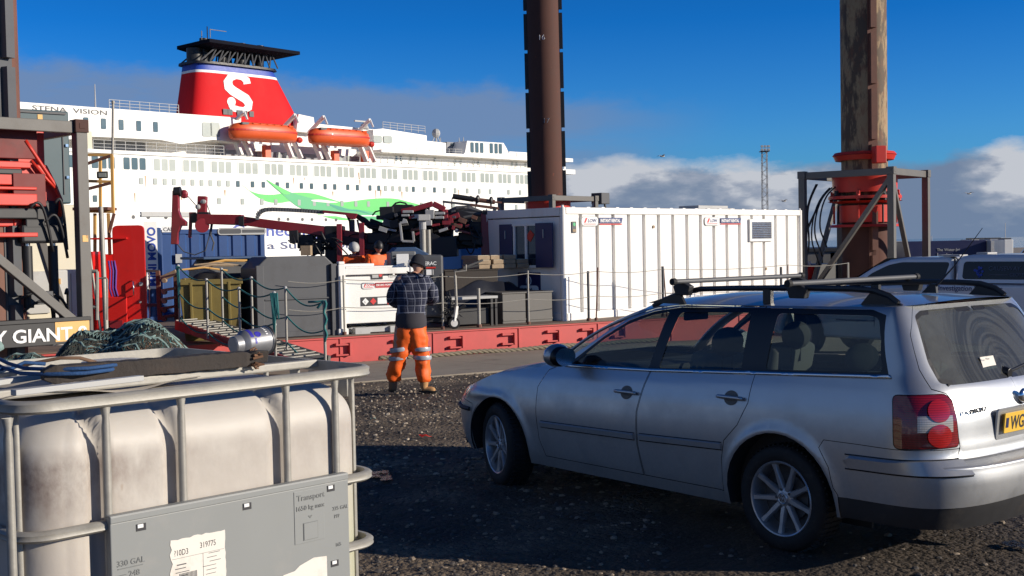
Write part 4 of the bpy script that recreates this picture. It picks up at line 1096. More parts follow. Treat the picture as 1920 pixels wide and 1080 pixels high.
q.add(cu + cb + ct, [(3, 2, 1, 0)] + [(i, (i + 1) % 4, 4 + (i + 1) % 4, 4 + i) for i in range(4)] + [(4 + i, 4 + (i + 1) % 4, 8 + (i + 1) % 4, 8 + i) for i in range(4)] + [(8, 9, 10, 11)])
M['capblack'] = pm('cap_black', (.006, .007, .014), .8, spec=.1); q.build('funnel_canopy', M['capblack'], fun)
q = MB(); e0, e1 = ca0 + 2.2, ca1 - 3.6; r0 = SP(380, 108, FB)[0]; r1 = SP(524, 120, FB)[0]
for y_ in (FB + .5, FB + 6.5):
    for k in range(9):
        x0 = r0 + (r1 - r0) * k / 9; x1 = r0 + (r1 - r0) * (k + 1) / 9; u0 = e0 + (e1 - e0) * (k + .5) / 9
        q.cyl((x0, y_, zD), (u0 - .3, y_, cz0 + .1), .13, n=6); q.cyl((u0, y_, cz0 + .1), (x1, y_, zD), .13, n=6)
q.build('canopy_truss', M['dkgrey'], fun)
q = MB()
for k in range(7): x0 = r0 + 2 + (r1 - r0 - 4) * k / 6; q.cyl((x0, FB + 3 + (k % 2) * 1.5, zD - .5), (x0 + .3, FB + 3 + (k % 2) * 1.5, cz1 + .6), .75, n=12)
q.cyl((r0 + .8, FB + 3.5, zD - .5), (r0 + .8, FB + 3.5, cz0 + .2), 1.3, n=12)
q.build('exhaust_pipe', M['black'], fun, smooth=True, angle=rad(40))
q = MB(); 
for y_ in (FB - 1.4, FB + 1): q.bar((ca0 + .5, y_, cz1), (ca0 + .5, y_, cz1 + 1.4), .1)
q.bar((ca0 + .5, FB - 1.4, cz1 + 1.3), (ca0 + 3.5, FB - 1.4, cz1 + 1.3), .1); q.cyl((ca0 + .9, FB, cz1), (ca0 + .9, FB, cz1 + 2), .08, n=6); q.build('canopy_rail', M['black'], fun)
# emblem: slab-serif S with a round hub, drawn as a thick curved stroke
def fpt(px, py, off=.06):
    a_, z_ = SP(px, py, FB + .4); t = (z_ - zb_) / (zt_ - zb_); return V((a_, FB + 1.0 * t - off, z_))
q = MB()
c_ = [(465, 157), (464, 150), (456, 144), (445, 142), (434, 145), (429, 153), (430, 163), (437, 170), (449, 178), (460, 185), (465, 193), (464, 202), (456, 207), (446, 206), (435, 203), (432, 196)]
pts_ = [fpt(*p) for p in c_]; L_, R_ = [], []
wd = [5.5, 5.5, 4.5, 4.5, 5.5, 6.5, 7, 7, 7, 7, 6.5, 5.5, 4.5, 4.5, 5, 4.5]
for i, (x, y) in enumerate(c_):
    p0 = V(c_[max(0, i - 1)]); p1 = V(c_[min(len(c_) - 1, i + 1)]); d = (p1 - p0).normalized(); nn = V((-d.y, d.x)) * wd[i] * 1.28
    L_.append(fpt(x + nn.x, y + nn.y)); R_.append(fpt(x - nn.x, y - nn.y))
n = len(L_); q.v += L_ + R_; q.f += [[i, i + 1, n + i + 1, n + i] for i in range(n - 1)]; q.m += [0] * (n - 1)
q.v += [fpt(433 + 8 * math.cos(2 * PI * k / 20), 191 + 9 * math.sin(2 * PI * k / 20), .05) for k in range(20)]; q.f.append(list(range(2 * n, 2 * n + 20))); q.m.append(0)
q.build('funnel_emblem', M['whiteprint'], fun)
# louvre openings at the foot of the funnel
q = MB()
for x in (423, 432, 449, 460, 472): a_, z_ = SP(x, 209.5 + (x - 423) * .09, FB - .1); q.box((a_, FB - .05, z_), (.85, .1, .9))
tag(q.build('funnel_louvre', M['dkgrey'], fun))
# masts and aerials
def mast(nm, px, y0, y1, back, r=.12, extra=None):
    a_, z0 = SP(px, y0, back); z1 = SP(px, y1, back)[1]; q = MB(); q.cyl((a_, back, z0), (a_, back, z1), r, r * .5, n=6)
    if extra == 'radar': q.bar((a_ - 2.2, back, z1), (a_ + 1.6, back, z1), .3, .25); q.cyl((a_, back, z0), (a_, back, z0 + (z1 - z0) * .7), .9, .5, n=8)
    if extra == 'dome': q.blob((a_, back, z1), (.8, .8, .9)); q.bar((a_ - 1, back, z0), (a_, back, z1), .1); q.bar((a_ + 1, back, z0), (a_, back, z1), .1)
    q.build(nm, M['ltgrey'], ship)
mast('aerial', 179, 203, 158, 5); mast('aerial', 212, 208, 188, 5); mast('radar_mast', 683, 242, 228, 5, .3, 'radar'); mast('satellite_dome', 818, 266, 250, 5, .2, 'dome')
mast('aerial', 861, 268, 258, 5); mast('aerial', 869, 268, 257, 5); mast('aerial', 826, 266, 258, 5)
# davits
for x in (447, 543, 597, 683):
    q = MB(); a_, z_ = SP(x, 292 + (x - 447) * .05); top = SP(x - 8, 250 + (x - 447) * .05, 1)
    q.bar((a_ + .4, -.2, z_), (top[0], 2.2, top[1] + 1.2), .55, .8); q.bar((a_ + 2.2, -.2, z_), (top[0] + 1.6, 2.2, top[1] + 1.2), .4, .8); q.bar((top[0], 2.2, top[1] + 1), (top[0], -1.8, top[1] + 3.2), .5, .5); q.bar((top[0], -1.8, top[1] + 3.2), (top[0] + .3, -2.2, top[1] + 1.9), .3)
    q.build('davit', M['ship'], ship, bevel=.05)
for x, y in ((511, 287), (640, 296), (696, 296)):
    q = MB(); a_, z_ = SP(x - 9, y); sbox(q, a_, a_ + 1.1, .6, 1.6, z_ - 1.1, z_ + 1.3); q.build('locker', M['lifeboat'], ship, bevel=.05)
# lifeboats (they hang from the ship)
def lifeboat(px, py, label):
    a_, z_ = SP(px, py, -1.8); p = SP0 + SU * a_ - SN * 1.8 + V((0, 0, z_)); L = abs(SP(558, 252, -1.8)[0] - SP(430, 247, -1.8)[0]); H_ = 3.3
    t = thing('lifeboat', label, 'lifeboat', p, SRZ, 'orange lifeboats hanging on the ferry')
    def hp(u, v):
        x = -1 + 2 * u; w = (1 - abs(x) ** 3.2) ** .6; th = PI * v; return V((x * L / 2, -1.9 * w * math.cos(th), -.1 - 1.55 * (math.sin(th) ** .7) * (.78 + .22 * w) * (1 if w > 0 else 0) * (1 if abs(x) < .999 else .3)))
    q = MB(); q.grid(hp, 24, 12); h_ = q.build('boat_hull', M['lifeboat'], t, smooth=True)
    def cp(u, v):
        x = -1 + 2 * u; w = (1 - abs(x) ** 3.2) ** .6; th = PI * v; e = (1 - abs(x) ** 5) ** .5; return V((x * L / 2 * .985, -1.82 * w * math.cos(th), .05 + 1.25 * (math.sin(th) ** .45) * e + .12 * (abs(x) > .5) * 0))
    q = MB(); q.grid(cp, 24, 12); q.build('canopy', M['lifeboat'], t, smooth=True)
    q = MB(); 
    for k in range(25):
        x = -1 + 2 * k / 24; w = (1 - abs(x) ** 3.2) ** .6; q.v += [V((x * L / 2 * 1.01, -1.98 * w, .12)), V((x * L / 2 * 1.01, -1.98 * w, -.14))]
    q.f = [[2 * k, 2 * k + 2, 2 * k + 3, 2 * k + 1] for k in range(24)]; q.m = [0] * 24; q.build('fender', M['orange_red'], t)
    q = MB(); q.box((-L * .33, -1.2, .95), (1.2, .5, .35)); q.build('hatch', M['dkgrey'], t)
    for k in range(6): q = MB(); q.box((-L * .2 + k * L * .105, -1.45, .78), (.9, .25, .6), rot=Matrix.Rotation(.45, 3, 'X')); q.build('side_hatch', M['lifeboat'], t, bevel=.06)
    q = MB(); q.blob((L * .52, -.3, -1.0), (.6, .5, .5)); q.build('propeller_guard', M['orange_red'], t)
lifeboat(494, 247, 'orange lifeboat hanging right below the white S of the funnel'); lifeboat(636, 256, 'orange lifeboat to the right of the funnel below the radar mast')
# ---------------------------------------------------------------- jack-up barge and what stands on it
def at(px, dep, z=DECK):
    p = W(px, 460 - ROLL * (px - 960), dep); return V((p.x, p.y, z))
def zat(px, py, dep): return W(px, py, dep).z
BR = math.atan2(.5, .866)
class L:      # local builder: world points -> coordinates of a thing placed with rotation rz
    def __init__(s, o, rz=0): s.o = V(o); s.R = Matrix.Rotation(-rz, 3, 'Z')
    def __call__(s, p): return s.R @ (V(p) - s.o)
barge = thing('barge', 'long red steel barge hull lying along the quay under the white cabin', 'barge', EP(0, 0, 0), BR)
# local x = along the edge, local y = away from camera
q = MB(); q.box((3.0, -.0 + 9.0, -1.42), (33, 17.9, 3.2)); hull = q.build('hull', M['hullred'], barge, bevel=.03)
q = MB(); q.box((3.0, 9.0, DECK - .009), (33.06, 18, .018)); q.build('deck', M['deck'], barge)
q = MB()
for k in range(-5, 9): a = k * 1.93 - .2; q.box((a, .045, -.15), (.028, .03, .62))
q.box((3, .036, .165), (33, .03, .04)); q.build('hull_rib', M['hullred'], barge)
for k, px in enumerate((640, 746, 853, 951, 1035, 1100, 1160)):
    X_ = (px - 960) / FPX; t_ = (EDGE0.y + (.5 / .866) * (-EDGE0.x)) / (1 - (.5 / .866) * X_); P_ = V((X_ * t_, t_, 0)); a = (P_ - EDGE0).dot(EU)
    for o_ in ((0,) if True else ()):
        q = MB(); q.box((a, .0, .03), (.26, .05, .03)); q.box((a, 0, -.16), (.26, .05, .03)); q.box((a + .14, 0, -.06), (.035, .09, .24)); q.box((a - .13, 0, .04), (.035, .07, .05)); q.box((a - .13, 0, -.15), (.035, .07, .05)); q.build('lug', M['hullred'], barge, bevel=.004)
# pontoon under the left leg
pont = thing('pontoon', 'black steel pontoon end carrying the left leg frame', 'pontoon', (-8.4, 18.9, 0), rad(45))
q = MB(); q.box((-1.0, .9, -1.32), (6.2, 4.4, 2.9)); q.build('hull', M['black'], pont, bevel=.03)
q = MB(); 
for k in range(6): q.box((-3.6 + k * 1.0, -1.33, .0), (.05, .06, .4))
q.build('hull_rib', M['dkgrey'], pont)
# ---- legs
def pale_mat(name, pale, dark):
    m, nt, b = NT(name); g = G(nt); c1 = g.coord(scale=(1, 1, .28)); c2 = g.coord(scale=(1, 1, .5), loc=(3, 2, 1))
    n1_ = g.noise(c1, 3.2, 10, .7); n2_ = g.noise(c2, 6, 8, .7)
    base = g.mix(g.step(n1_, .46, .54), pale, dark); base = g.mix(g.math('MULTIPLY', g.step(n2_, .5, .7), .7), base, (.20, .075, .035))
    g.set(b.inputs['Base Color'], base); b.inputs['Roughness'].default_value = .75; g.set(b.inputs['Normal'], g.bump(n1_, .4, .02)); return m
M['peeling'] = pale_mat('peeling_leg_paint', (.32, .225, .12), (.095, .066, .042))
M['legbrown'] = pm('brown_leg_steel', (.085, .034, .024), .85, var=.35, scale=1.2, dirt=.45, dirtc=(.05, .045, .045), dscale=.9, streak=True, bump=.15, bscale=8, rust=.12, rustc=(.24, .08, .05), rscale=2.5)
def leg(name, label, P, r, ztop, mat, ang, seg=1.46, tilt=(0, 0), zb=-8, off=0.0, mat2=None):
    t = thing(name, label, 'barge leg', (P[0], P[1], 0), 0, 'tubular legs of the jack-up barge', rot=(tilt[0], tilt[1], ang))
    q = MB(); q.cyl((0, 0, zb), (0, 0, ztop), r, n=40, caps=True); q.build('tube', mat, t, smooth=True, angle=rad(40))
    for s_ in (1, -1):
        z = -1.5 + off; q = MB()
        while z < ztop - seg:
            q.box((s_ * (r + .02), 0, z + seg / 2 - .07), (.20, .16, seg - .14)); q.box((s_ * (r - .06), 0, z + seg / 2), (.12, .26, seg)); z += seg
        q.build('rack', mat2 or M['black'], t)
    return t
lc = leg('tubular_leg', 'tall dark brown tubular leg with notched side plates behind the white cabin', at(1029, 45), .60, 17, M['legbrown'], rad(-4), 1.46, (0, rad(-.4)), off=.38)
lr = leg('tubular_leg', 'tall peeling cream and rust tubular leg on the right above the orange collar', at(1622, 33.2), .62, 12, M['peeling'], rad(95), 1.5, (0, 0), mat2=M['rust'])
ll = leg('tubular_leg', 'rusty tubular leg at the left edge of the picture', (-8.18, 18.55, 0), .62, 8, M['rust'], rad(-24), 1.2, off=.3, mat2=M['dkgrey'])
q = MB(); q.cyl((0, 0, .2), (0, 0, 3.0), .625, n=40); q.build('worn_band', M['legbrown'], lr, smooth=True, angle=rad(40))
# painted depth numbers on the centre leg
text('leg_number', '16', .28, frame((-.18, -.585, 9.35), (1, -.25, 0), (0, 0, 1)), M['whiteprint'], lc, bold=-.01, ext=.01)
text('leg_number', '17', .26, frame((-.08, -.60, 6.3), (1, -.15, 0), (0, 0, 1)), M['ltgrey'], lc, bold=-.01, ext=.01)
def legframe(label, P, ang, ztop, hs=1.25, col_=None, base=False):
    t = thing('leg_frame', label, 'steel frame', (P[0], P[1], DECK), ang, 'open steel frames round the barge legs'); c_ = col_ or M['grey']; H_ = ztop - DECK
    for x in (-hs, hs):
        for y in (-hs, hs):
            q = MB(); q.box((x, y, H_ / 2 - .1), (.18, .18, H_ - .2)); q.build('post', c_, t, bevel=.012)
            q = MB(); q.box((x, y, H_ - .1), (.215, .215, .20)); q.box((x, y, H_ - .1), (.23, .10, .09)); q.box((x, y, H_ - .1), (.10, .23, .09)); q.build('corner_casting', M['legbrown'] if base else c_, t, bevel=.01)
    for a, b in (((-hs, -hs), (hs, -hs)), ((hs, -hs), (hs, hs)), ((hs, hs), (-hs, hs)), ((-hs, hs), (-hs, -hs))):
        d = (V(b) - V(a)).normalized() * .11
        q = MB(); q.bar((a[0] + d.x, a[1] + d.y, H_ - .12), (b[0] - d.x, b[1] - d.y, H_ - .12), .10, .18); q.build('top_beam', c_, t, bevel=.01)
    return t, H_
fr, H_ = legframe('dark grey steel frame round the right leg with diagonal braces', at(1622, 33.2), rad(45 + 6), 3.69)
for a, b in (((-1.25, -1.25, H_ - .25), (-.95, 1.2, .1)), ((-1.25, -1.25, H_ - .25), (1.2, -.95, .1)), ((1.25, 1.25, H_ - .25), (1.2, -.95, .1)), ((1.25, 1.25, H_ - .25), (-.95, 1.2, .1))):
    q = MB(); q.bar(a, b, .12); q.build('brace', M['grey'], fr, bevel=.01)
def jackunit(t, H_, mat, up=.85, big=False, root_r=.62):
    def ring(nm, z0, z1, r0, r1, n=40):
        q = MB(); q.lathe([(root_r + .01, z0), (r0, z0), (r1, z1), (root_r + .01, z1)], n=n); return q.build(nm, mat, t, smooth=True, angle=rad(35))
    ring('collar', H_ + up * .33, H_ + up * .33 + .13, .78, .84); ring('collar', H_ + up * .33 + .14, H_ + up * .33 + .22, .86, .80)
    q = MB(); q.box((-.70, -.70, H_ + up * .33 + .09), (.3, .3, .46), rz=rad(45)); q.build('clamp_block', mat, t, bevel=.02)
    ring('jack_ring', H_ - .60, H_ - .16, .86, .88); ring('jack_ring', H_ - .78, H_ - .70, .98, .98); ring('jack_ring', H_ - .90, H_ - .84, .72, 1.0)
    ring('jack_ring', H_ - 1.42, H_ - .96, .72, .76); ring('jack_ring', H_ - 1.55, H_ - 1.48, .96, .92)
    rr = random.Random(3)
    for k in range(8):
        a = 2 * PI * k / 8 + .2; q = MB(); c, s_ = math.cos(a), math.sin(a)
        q.box((.86 * c, .86 * s_, H_ - .66), (.14, .10, .22), rz=a); q.box((.84 * c, .84 * s_, H_ - 1.2), (.06, .03, .5), rz=a); q.cyl((.92 * c, .92 * s_, H_ - .86), (.92 * c, .92 * s_, H_ - .66), .05, n=8)
        q.build('jack_block', M['black'] if k % 2 else mat, t, bevel=.008)
    for k in range(3):
        a = 2.2 + k * .2; p0 = V((.95 * math.cos(a), .95 * math.sin(a), H_ - .45)); p1 = V((1.28, 1.2, .6)) if False else V((1.25 * math.cos(a), 1.25 * math.sin(a), .9 + .25 * k))
        q = MB(); q.tube([p0.lerp(p1, u) + V((.35 * math.cos(a), .35 * math.sin(a), .25)) * math.sin(PI * u) + V((0, 0, -.5 * math.sin(PI * u) ** 2 * u)) for u in [i / 14 for i in range(15)]], .022, 6); q.build('hose', M['black'], t, smooth=True)
jackunit(fr, H_, M['orange_red'])
q = MB()
for k, (dx, sag) in enumerate(((0, 1.0), (.08, 1.2))):
    A = V((-1.0, .9, H_ - .9)); B_ = V((-2.1 - dx, 2.2, .9)); q.tube([A.lerp(B_, i / 20) - V((0, 0, 1)) * sag * math.sin(PI * i / 20) * (.6) for i in range(21)], .025, 6)
    q.tube([V((-.95 - dx, .95, H_ - .35)).lerp(V((-1.3, 1.35, H_ - 2.8)), i / 16) + V((-.25, .25, 0)) * math.sin(2 * PI * i / 16) * .35 for i in range(17)], .02, 6)
q.build('hose', M['black'], fr, smooth=True)
fc, H2 = legframe('weathered grey steel frame round the middle leg, only its top shows above the cabin', at(1029, 45), rad(45 + 3), 3.62)
q = MB(); q.box((1.65, -1.2, H2 - .1), (.5, .5, .42)); q.bar((1.8, -1.2, H2), (2.3, -1.2, H2 - 1.4), .07); q.build('control_box', M['dkgrey'], fc, bevel=.02)
q = MB(); q.bar((-1.25, -1.25, H2 - .2), (-.8, -1.0, 1.5), .07); q.bar((-1.2, -1.25, H2 - .2), (-1.2, -.6, 1.5), .07); q.bar((1.2, -1.25, H2 - .2), (.8, -.9, 1.5), .07); q.build('brace', M['galv'], fc)
q = MB(); q.lathe([(.61, H2 - .6), (.85, H2 - .6), (.85, H2 - .2), (.61, H2 - .2)], n=32); q.build('jack_ring', M['orange_red'], fc, smooth=True, angle=rad(40))
# ---- left leg frame with its jacking gear
fl_, H3 = legframe('large grey frame with red jacking gear at the left edge', (-8.4, 18.6, 0), rad(45), 3.88, base=True)
for a, b, w in (((-1.1, -1.25, H3 - 1.2), (1.1, -1.25, .55), .13), ((1.25, 1.25, H3 - .3), (1.2, -.9, .2), .12), ((1.0, 1.25, H3 - .3), (-1.2, 1.25, .2), .12), ((-1.25, -1.25, H3 - .3), (-1.25, 1.25, .3), .12)):
    q = MB(); q.bar(a, b, w); q.build('brace', M['grey'], fl_, bevel=.01)
q = MB(); q.box((-.06, -1.34, .42), (2.66, .12, .34)); q.box((-.06, -1.31, .62), (2.66, .22, .06)); nb = q.build('name_board', M['black'], fl_, bevel=.008)
q = MB(); q.box((.97, -1.404, .44), (.54, .006, .30)); q.build('rust_patch', M['yellow'], nb)
text('name_lettering', 'JAY GIANT 8', .275, frame((-.50, -1.408, .315), (1, 0, 0), (0, 0, 1)), M['whiteprint'], nb, bold=.022, ext=.004, sx=1.10)
jr = M['orange_red']
def pb(nm, mat, items, bev=.01, parent=fl_):
    q = MB()
    for it in items: q.box(*it[:2], **(it[2] if len(it) > 2 else {}))
    return q.build(nm, mat, parent, bevel=bev)
q = MB(); q.lathe([(.64, 2.2), (.86, 2.2), (.86, 2.30), (.70, 2.32), (.70, 2.9), (.92, 2.9), (.92, 2.98), (.70, 3.0), (.70, 3.5), (.64, 3.5)], n=36); q.build('jack_ring', jr, fl_, smooth=True, angle=rad(35))
pb('jack_frame', jr, [((.55, -.55, 3.12), (.8, .25, 1.0)), ((-.2, -.80, 2.98), (1.6, .35, .10)), ((-.2, -.85, 2.62), (1.7, .4, .05)), ((-.5, -.88, 2.78), (.5, .22, .28)), ((.22, -.88, 2.80), (.45, .22, .26)), ((-.1, -.9, 2.45), (1.5, .3, .18)), ((-.1, -.86, 1.92), (1.5, .35, .07)), ((-.55, -.82, 2.18), (.55, .3, .45)), ((.38, -.6, 2.5), (.6, .5, .9))], .015)
q = MB(); q.prism([(0, 0), (.55, 0), (.72, -.35), (.72, -.75), (.55, -.95), (0, -.95)], frame((.35, -.92, 3.0), (1, 0, 0), (0, 0, 1)) @ Matrix.Translation((0, 0, -.5)), .45); q.build('side_plate', jr, fl_, bevel=.02)
q = MB(); q.tube([(.52, -.98, 3.35), (.62, -.98, 3.2), (.95, -.98, 2.7), (1.05, -.98, 2.45), (1.02, -.98, 2.2)], .03, 6); q.tube([(.6, -.98, 3.05), (.85, -.98, 2.75), (1.0, -.98, 2.6)], .025, 6); q.build('guard_rail', jr, fl_, smooth=True)
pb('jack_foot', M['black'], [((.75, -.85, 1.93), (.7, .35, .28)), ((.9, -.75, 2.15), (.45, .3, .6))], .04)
for dx in (.55, .95):
    q = MB(); q.cyl((dx, -.85, .8), (dx, -.85, 1.75), .075, n=14); cy = q.build('jack_cylinder', M['black'], fl_, smooth=True, angle=rad(40))
    q = MB(); q.cyl((dx, -.85, 1.1), (dx, -.85, 2.0), .045, n=14); q.build('piston_rod', M['chrome'], cy, smooth=True, angle=rad(40))
rr = random.Random(11)
for k in range(9):
    x0 = rr.uniform(.3, 1.1); q = MB(); A = V((x0, -.95, rr.uniform(.75, 1.0))); B_ = V((rr.uniform(.9, 1.4), -1.0 + rr.uniform(0, .5), .3))
    if k > 5: A = V((rr.uniform(.2, .9), -1.1, rr.uniform(1.9, 2.4))); B_ = V((rr.uniform(.5, 1.2), -1.05, rr.uniform(1.4, 1.8)))
    q.tube([A.lerp(B_, i / 14) + V((0, -.05, .35)) * math.sin(PI * i / 14) for i in range(15)], .022, 6); q.build('hose', M['black'], fl_, smooth=True)
pb('valve_block', M['dkgrey'], [((.7, -.9, .95), (.35, .18, .2)), ((.3, -.7, .9), (.3, .2, .4))])
pb('housing_and_shade_blocks', M['black'], [((-.6, -.4, .9), (.9, .9, 1.1)), ((-.2, -.86, 2.87), (1.3, .30, .09)), ((-.1, -.9, 2.24), (1.5, .28, .16)), ((.62, -.92, 2.06), (.3, .2, .2))], .02)  # low housing, plus black blocks standing in for shade between red parts
pb('shade_plate', pm('shaded_red_tone', (.16, .012, .010), .6, dirt=.4, dirtc=(.03, .01, .01)), [((.1, -.96, 3.3), (1.2, .06, .46)), ((.55, -.99, 2.6), (.5, .05, .5))], .01)  # shade of the upper jack unit put into dark red plates
pb('warning_label', M['yellow'], [((1.25, -1.343, 1.85), (.09, .004, .10))], 0)
# ---- structures behind the left frame
def bx(name, label, cat, px0, px1, dep, y0, y1, dp, mat, rz=BR, bevel=.02, group=None, z0=None):
    """box-like thing whose front spans px0..px1 at depth dep; y0 (top) y1 (bottom) pixels; returns root, w, h"""
    A = W(px0, y1, dep); zt = zat((px0 + px1) / 2, y0, dep); zb = z0 if z0 is not None else zat((px0 + px1) / 2, y1, dep)
    c = math.cos(rz); s = math.sin(rz); r1 = (px1 - 960) / FPX
    # length so the far corner lands on px1
    t_ = (A.x - r1 * A.y) / (r1 * s - c); w = abs(t_)
    root = thing(name, label, cat, (A.x, A.y, zb), rz, group)
    return root, w, zt - zb
t, w, h = bx('cream_cabin', 'cream painted cabin wall behind the left leg frame', 'cabin', 30, 150, 22.5, 382, 600, 2.4, M['cream'], z0=DECK, rz=rad(41))
q = MB(); q.box((w / 2, 1.2, h / 2), (w, 2.4, h)); q.build('wall', M['cream'], t, bevel=.03)
q = MB(); q.box((w * .3, -.03, h * .35), (.5, .05, .8)); q.build('door', M['ltgrey'], t, bevel=.01)
zt_c = DECK + h
t, w, h = bx('teal_cabinet', 'dark teal steel cabinet with yellow label standing high behind the left leg frame', 'cabinet', 40, 139, 22.2, 203, 382, 1.6, M['teal'], rz=rad(41), z0=zt_c + .004)
q = MB(); q.box((w / 2, .9, h / 2), (w, 1.8, h)); c_ = q.build('body', M['teal'], t, bevel=.03)
q = MB(); q.box((w * .45, .0, h - .05), (w * .96, .06, .04)); q.box((w * .86, -.01, h * .45), (.02, .02, h * .7)); q.build('door_edge', M['dkgrey'], t)
q = MB(); q.box((w * .42, -.005, h - .14), (.09, .012, .10)); q.build('warning_label', M['yellow'], t)
for z_ in (.5, 1.1): q = MB(); q.box((w * .93, -.02, z_), (.05, .04, .05)); q.build('latch', M['chrome'], t)
t, w, h = bx('white_cabinet', 'white steel cabinet with grey top behind the left frame post', 'cabinet', 97, 172, 21.2, 506, 610, .8, M['white'], z0=DECK, rz=rad(20))
q = MB(); q.box((w / 2, .35, h / 2), (w, .7, h)); q.build('body', M['white'], t, bevel=.02); q = MB(); q.box((w * .2, -.005, h - .2), (.07, .01, .10)); q.build('warning_label', M['yellow'], t); q = MB(); q.box((w / 2, -.01, h * .5), (.015, .02, h * .9)); q.build('door_edge', M['ltgrey'], t)
# yellow access frame
Z_ = 21.4
def ladderp(px, py, d=0): return W(px, py, Z_ + d)
ac = thing('access_frame', 'rusty yellow guard frame with lamp above the red locker', 'frame', (*at(180, Z_)[:2], DECK)); lo = L(ac.location)
for a, b, d0, d1 in (((152, 292), (153, 472), 0, 0), ((210, 290), (212, 395), 0, 0), ((188, 300), (189, 480), .5, .5), ((178, 400), (178, 480), 0, 0), ((203, 400), (206, 478), 0, 0)):
    q = MB(); q.bar(lo(ladderp(*a, d0)), lo(ladderp(*b, d1)), .05); q.build('post', M['yellow'], ac, bevel=.004)
for a, b, m_ in (((150, 290), (212, 291), 'yellow'), ((152, 339), (210, 341), 'yellow'), ((154, 310), (208, 292), 'rust'), ((154, 357), (208, 343), 'rust'), ((148, 396), (215, 397), 'yellow'), ((214, 400), (204, 440), 'rust')):
    q = MB(); q.bar(lo(ladderp(*a)), lo(ladderp(*b)), .05); q.build('rail', M[m_], ac, bevel=.004)
q = MB(); q.box(lo(ladderp(178, 392)), (.62, .5, .05)); q.build('platform', M['rust'], ac)
q = MB(); q.box(lo(ladderp(192, 328, -.1)), (.19, .05, .12)); lm = q.build('floodlight', M['black'], ac, bevel=.01); q = MB(); q.box(lo(ladderp(192, 328, -.14)), (.13, .02, .075)); q.build('lamp_glass', M['winpale'], lm)
for (a, b, r_, lb) in (((189, 388), (199, 603), .042, 'thick galvanised pole leaning upright beside the red locker'), ((157, 398), (192, 600), .022, 'thin galvanised pole slanting in front of the white cabinet'),):
    A = W(*a, 20.2); B_ = W(*b, 20.0); B_.z = DECK; q = MB(); q.cyl(A, B_, r_, n=12); tag(q.build('steel_pole', M['galv'], smooth=True, angle=rad(40), origin=B_), lb, 'pole')
q = MB()
for a, b in (((152, 508), (182, 509)), ((182, 509), (182, 600)), ((152, 575), (182, 576))): q.cyl(W(*a, 19.4), W(*b, 19.4), .03, n=8)
tag(q.build('hoop_rail', M['galv'], origin=at(170, 19.4)), 'grey tubular hoop rail in front of the white cabinet', 'railing')
q = MB(); q.tube([W(185, 522, 19.6), W(199, 521, 19.6), W(201, 524, 19.6), W(201, 600, 19.6)], .014, 8); tag(q.build('hook_bar', M['galv'], origin=at(195, 19.6)), 'thin bent metal bar standing in front of the red locker', 'bar')
q = MB(); q.cyl(W(211, 292, 21.4), W(212, 190, 21.4), .022, n=10); q.cyl(W(212, 194, 21.4), W(212, 189, 21.4), .028, n=10); q.build('whip_pole', M['galv'], ac).location = -ac.location
# red locker with open door
rl = thing('red_locker', 'bright red steel locker with its tall rounded door open', 'locker', at(168, 21.0), rad(5)); lo = L(rl.location, rad(5)); zt_ = zat(230, 422, 21) - DECK; zw = zat(200, 447, 21) - DECK
S_ = 21 / FPX
q = MB(); dpoly = rounded([(205 * S_, .12), (264.5 * S_, .12), (264.5 * S_, zt_), (205 * S_, zt_)], .10); dp_ = [(x - 168 * S_, z) for x, z in dpoly]
q.prism(dp_, frame((0, .25, 0), (1, 0, 0), (0, 0, 1)), .05); dr = q.build('door', M['red'], rl, bevel=.006)
q = MB(); q.tube([(.66, .19, .85), (.70, .14, .87), (.70, .14, 1.10), (.66, .19, 1.12)], .012, 8); q.build('handle', M['chrome'], dr, smooth=True); q = MB(); q.cyl((.82, .2, 1.06), (.82, .18, 1.06), .035, n=16); q.cyl((.80, .2, .74), (.80, .18, .74), .02, n=10); q.build('lock', M['ltgrey'], dr)
q = MB(); q.box((.0, .5, .85), (.03, .7, 1.6)); q.box((.30, .5, zw), (.62, .75, .03)); q.box((.3, .85, .85), (.6, .03, 1.5)); q.build('carcass', M['red'], rl, bevel=.004)
q = MB(); q.box((.32, .12, .44), (.53, .06, .80)); q.build('drawer_front', M['red'], rl, bevel=.01)
q = MB(); q.box((.40, .08, .28), (.22, .02, .3)); q.build('drawer_panel', M['maroon'], rl)
for k in range(3):
    q = MB(); x = .27 + k * .05; q.tube([(x, .2, 1.48), (x + .03, .18, 1.3), (x + .01, .18, 1.0), (x + .04, .2, .85)], .018, 6); tag(q.build('sling', M['purple'], smooth=True, origin=(0, 0, 0)), 'purple lifting sling hanging in the red locker', 'sling', 'purple slings in the red locker'); bpy.data.objects[-1] if False else None
for o in [o for o in col.objects if o.name.startswith('sling')]: o.location = rl.location; o.rotation_euler = rl.rotation_euler
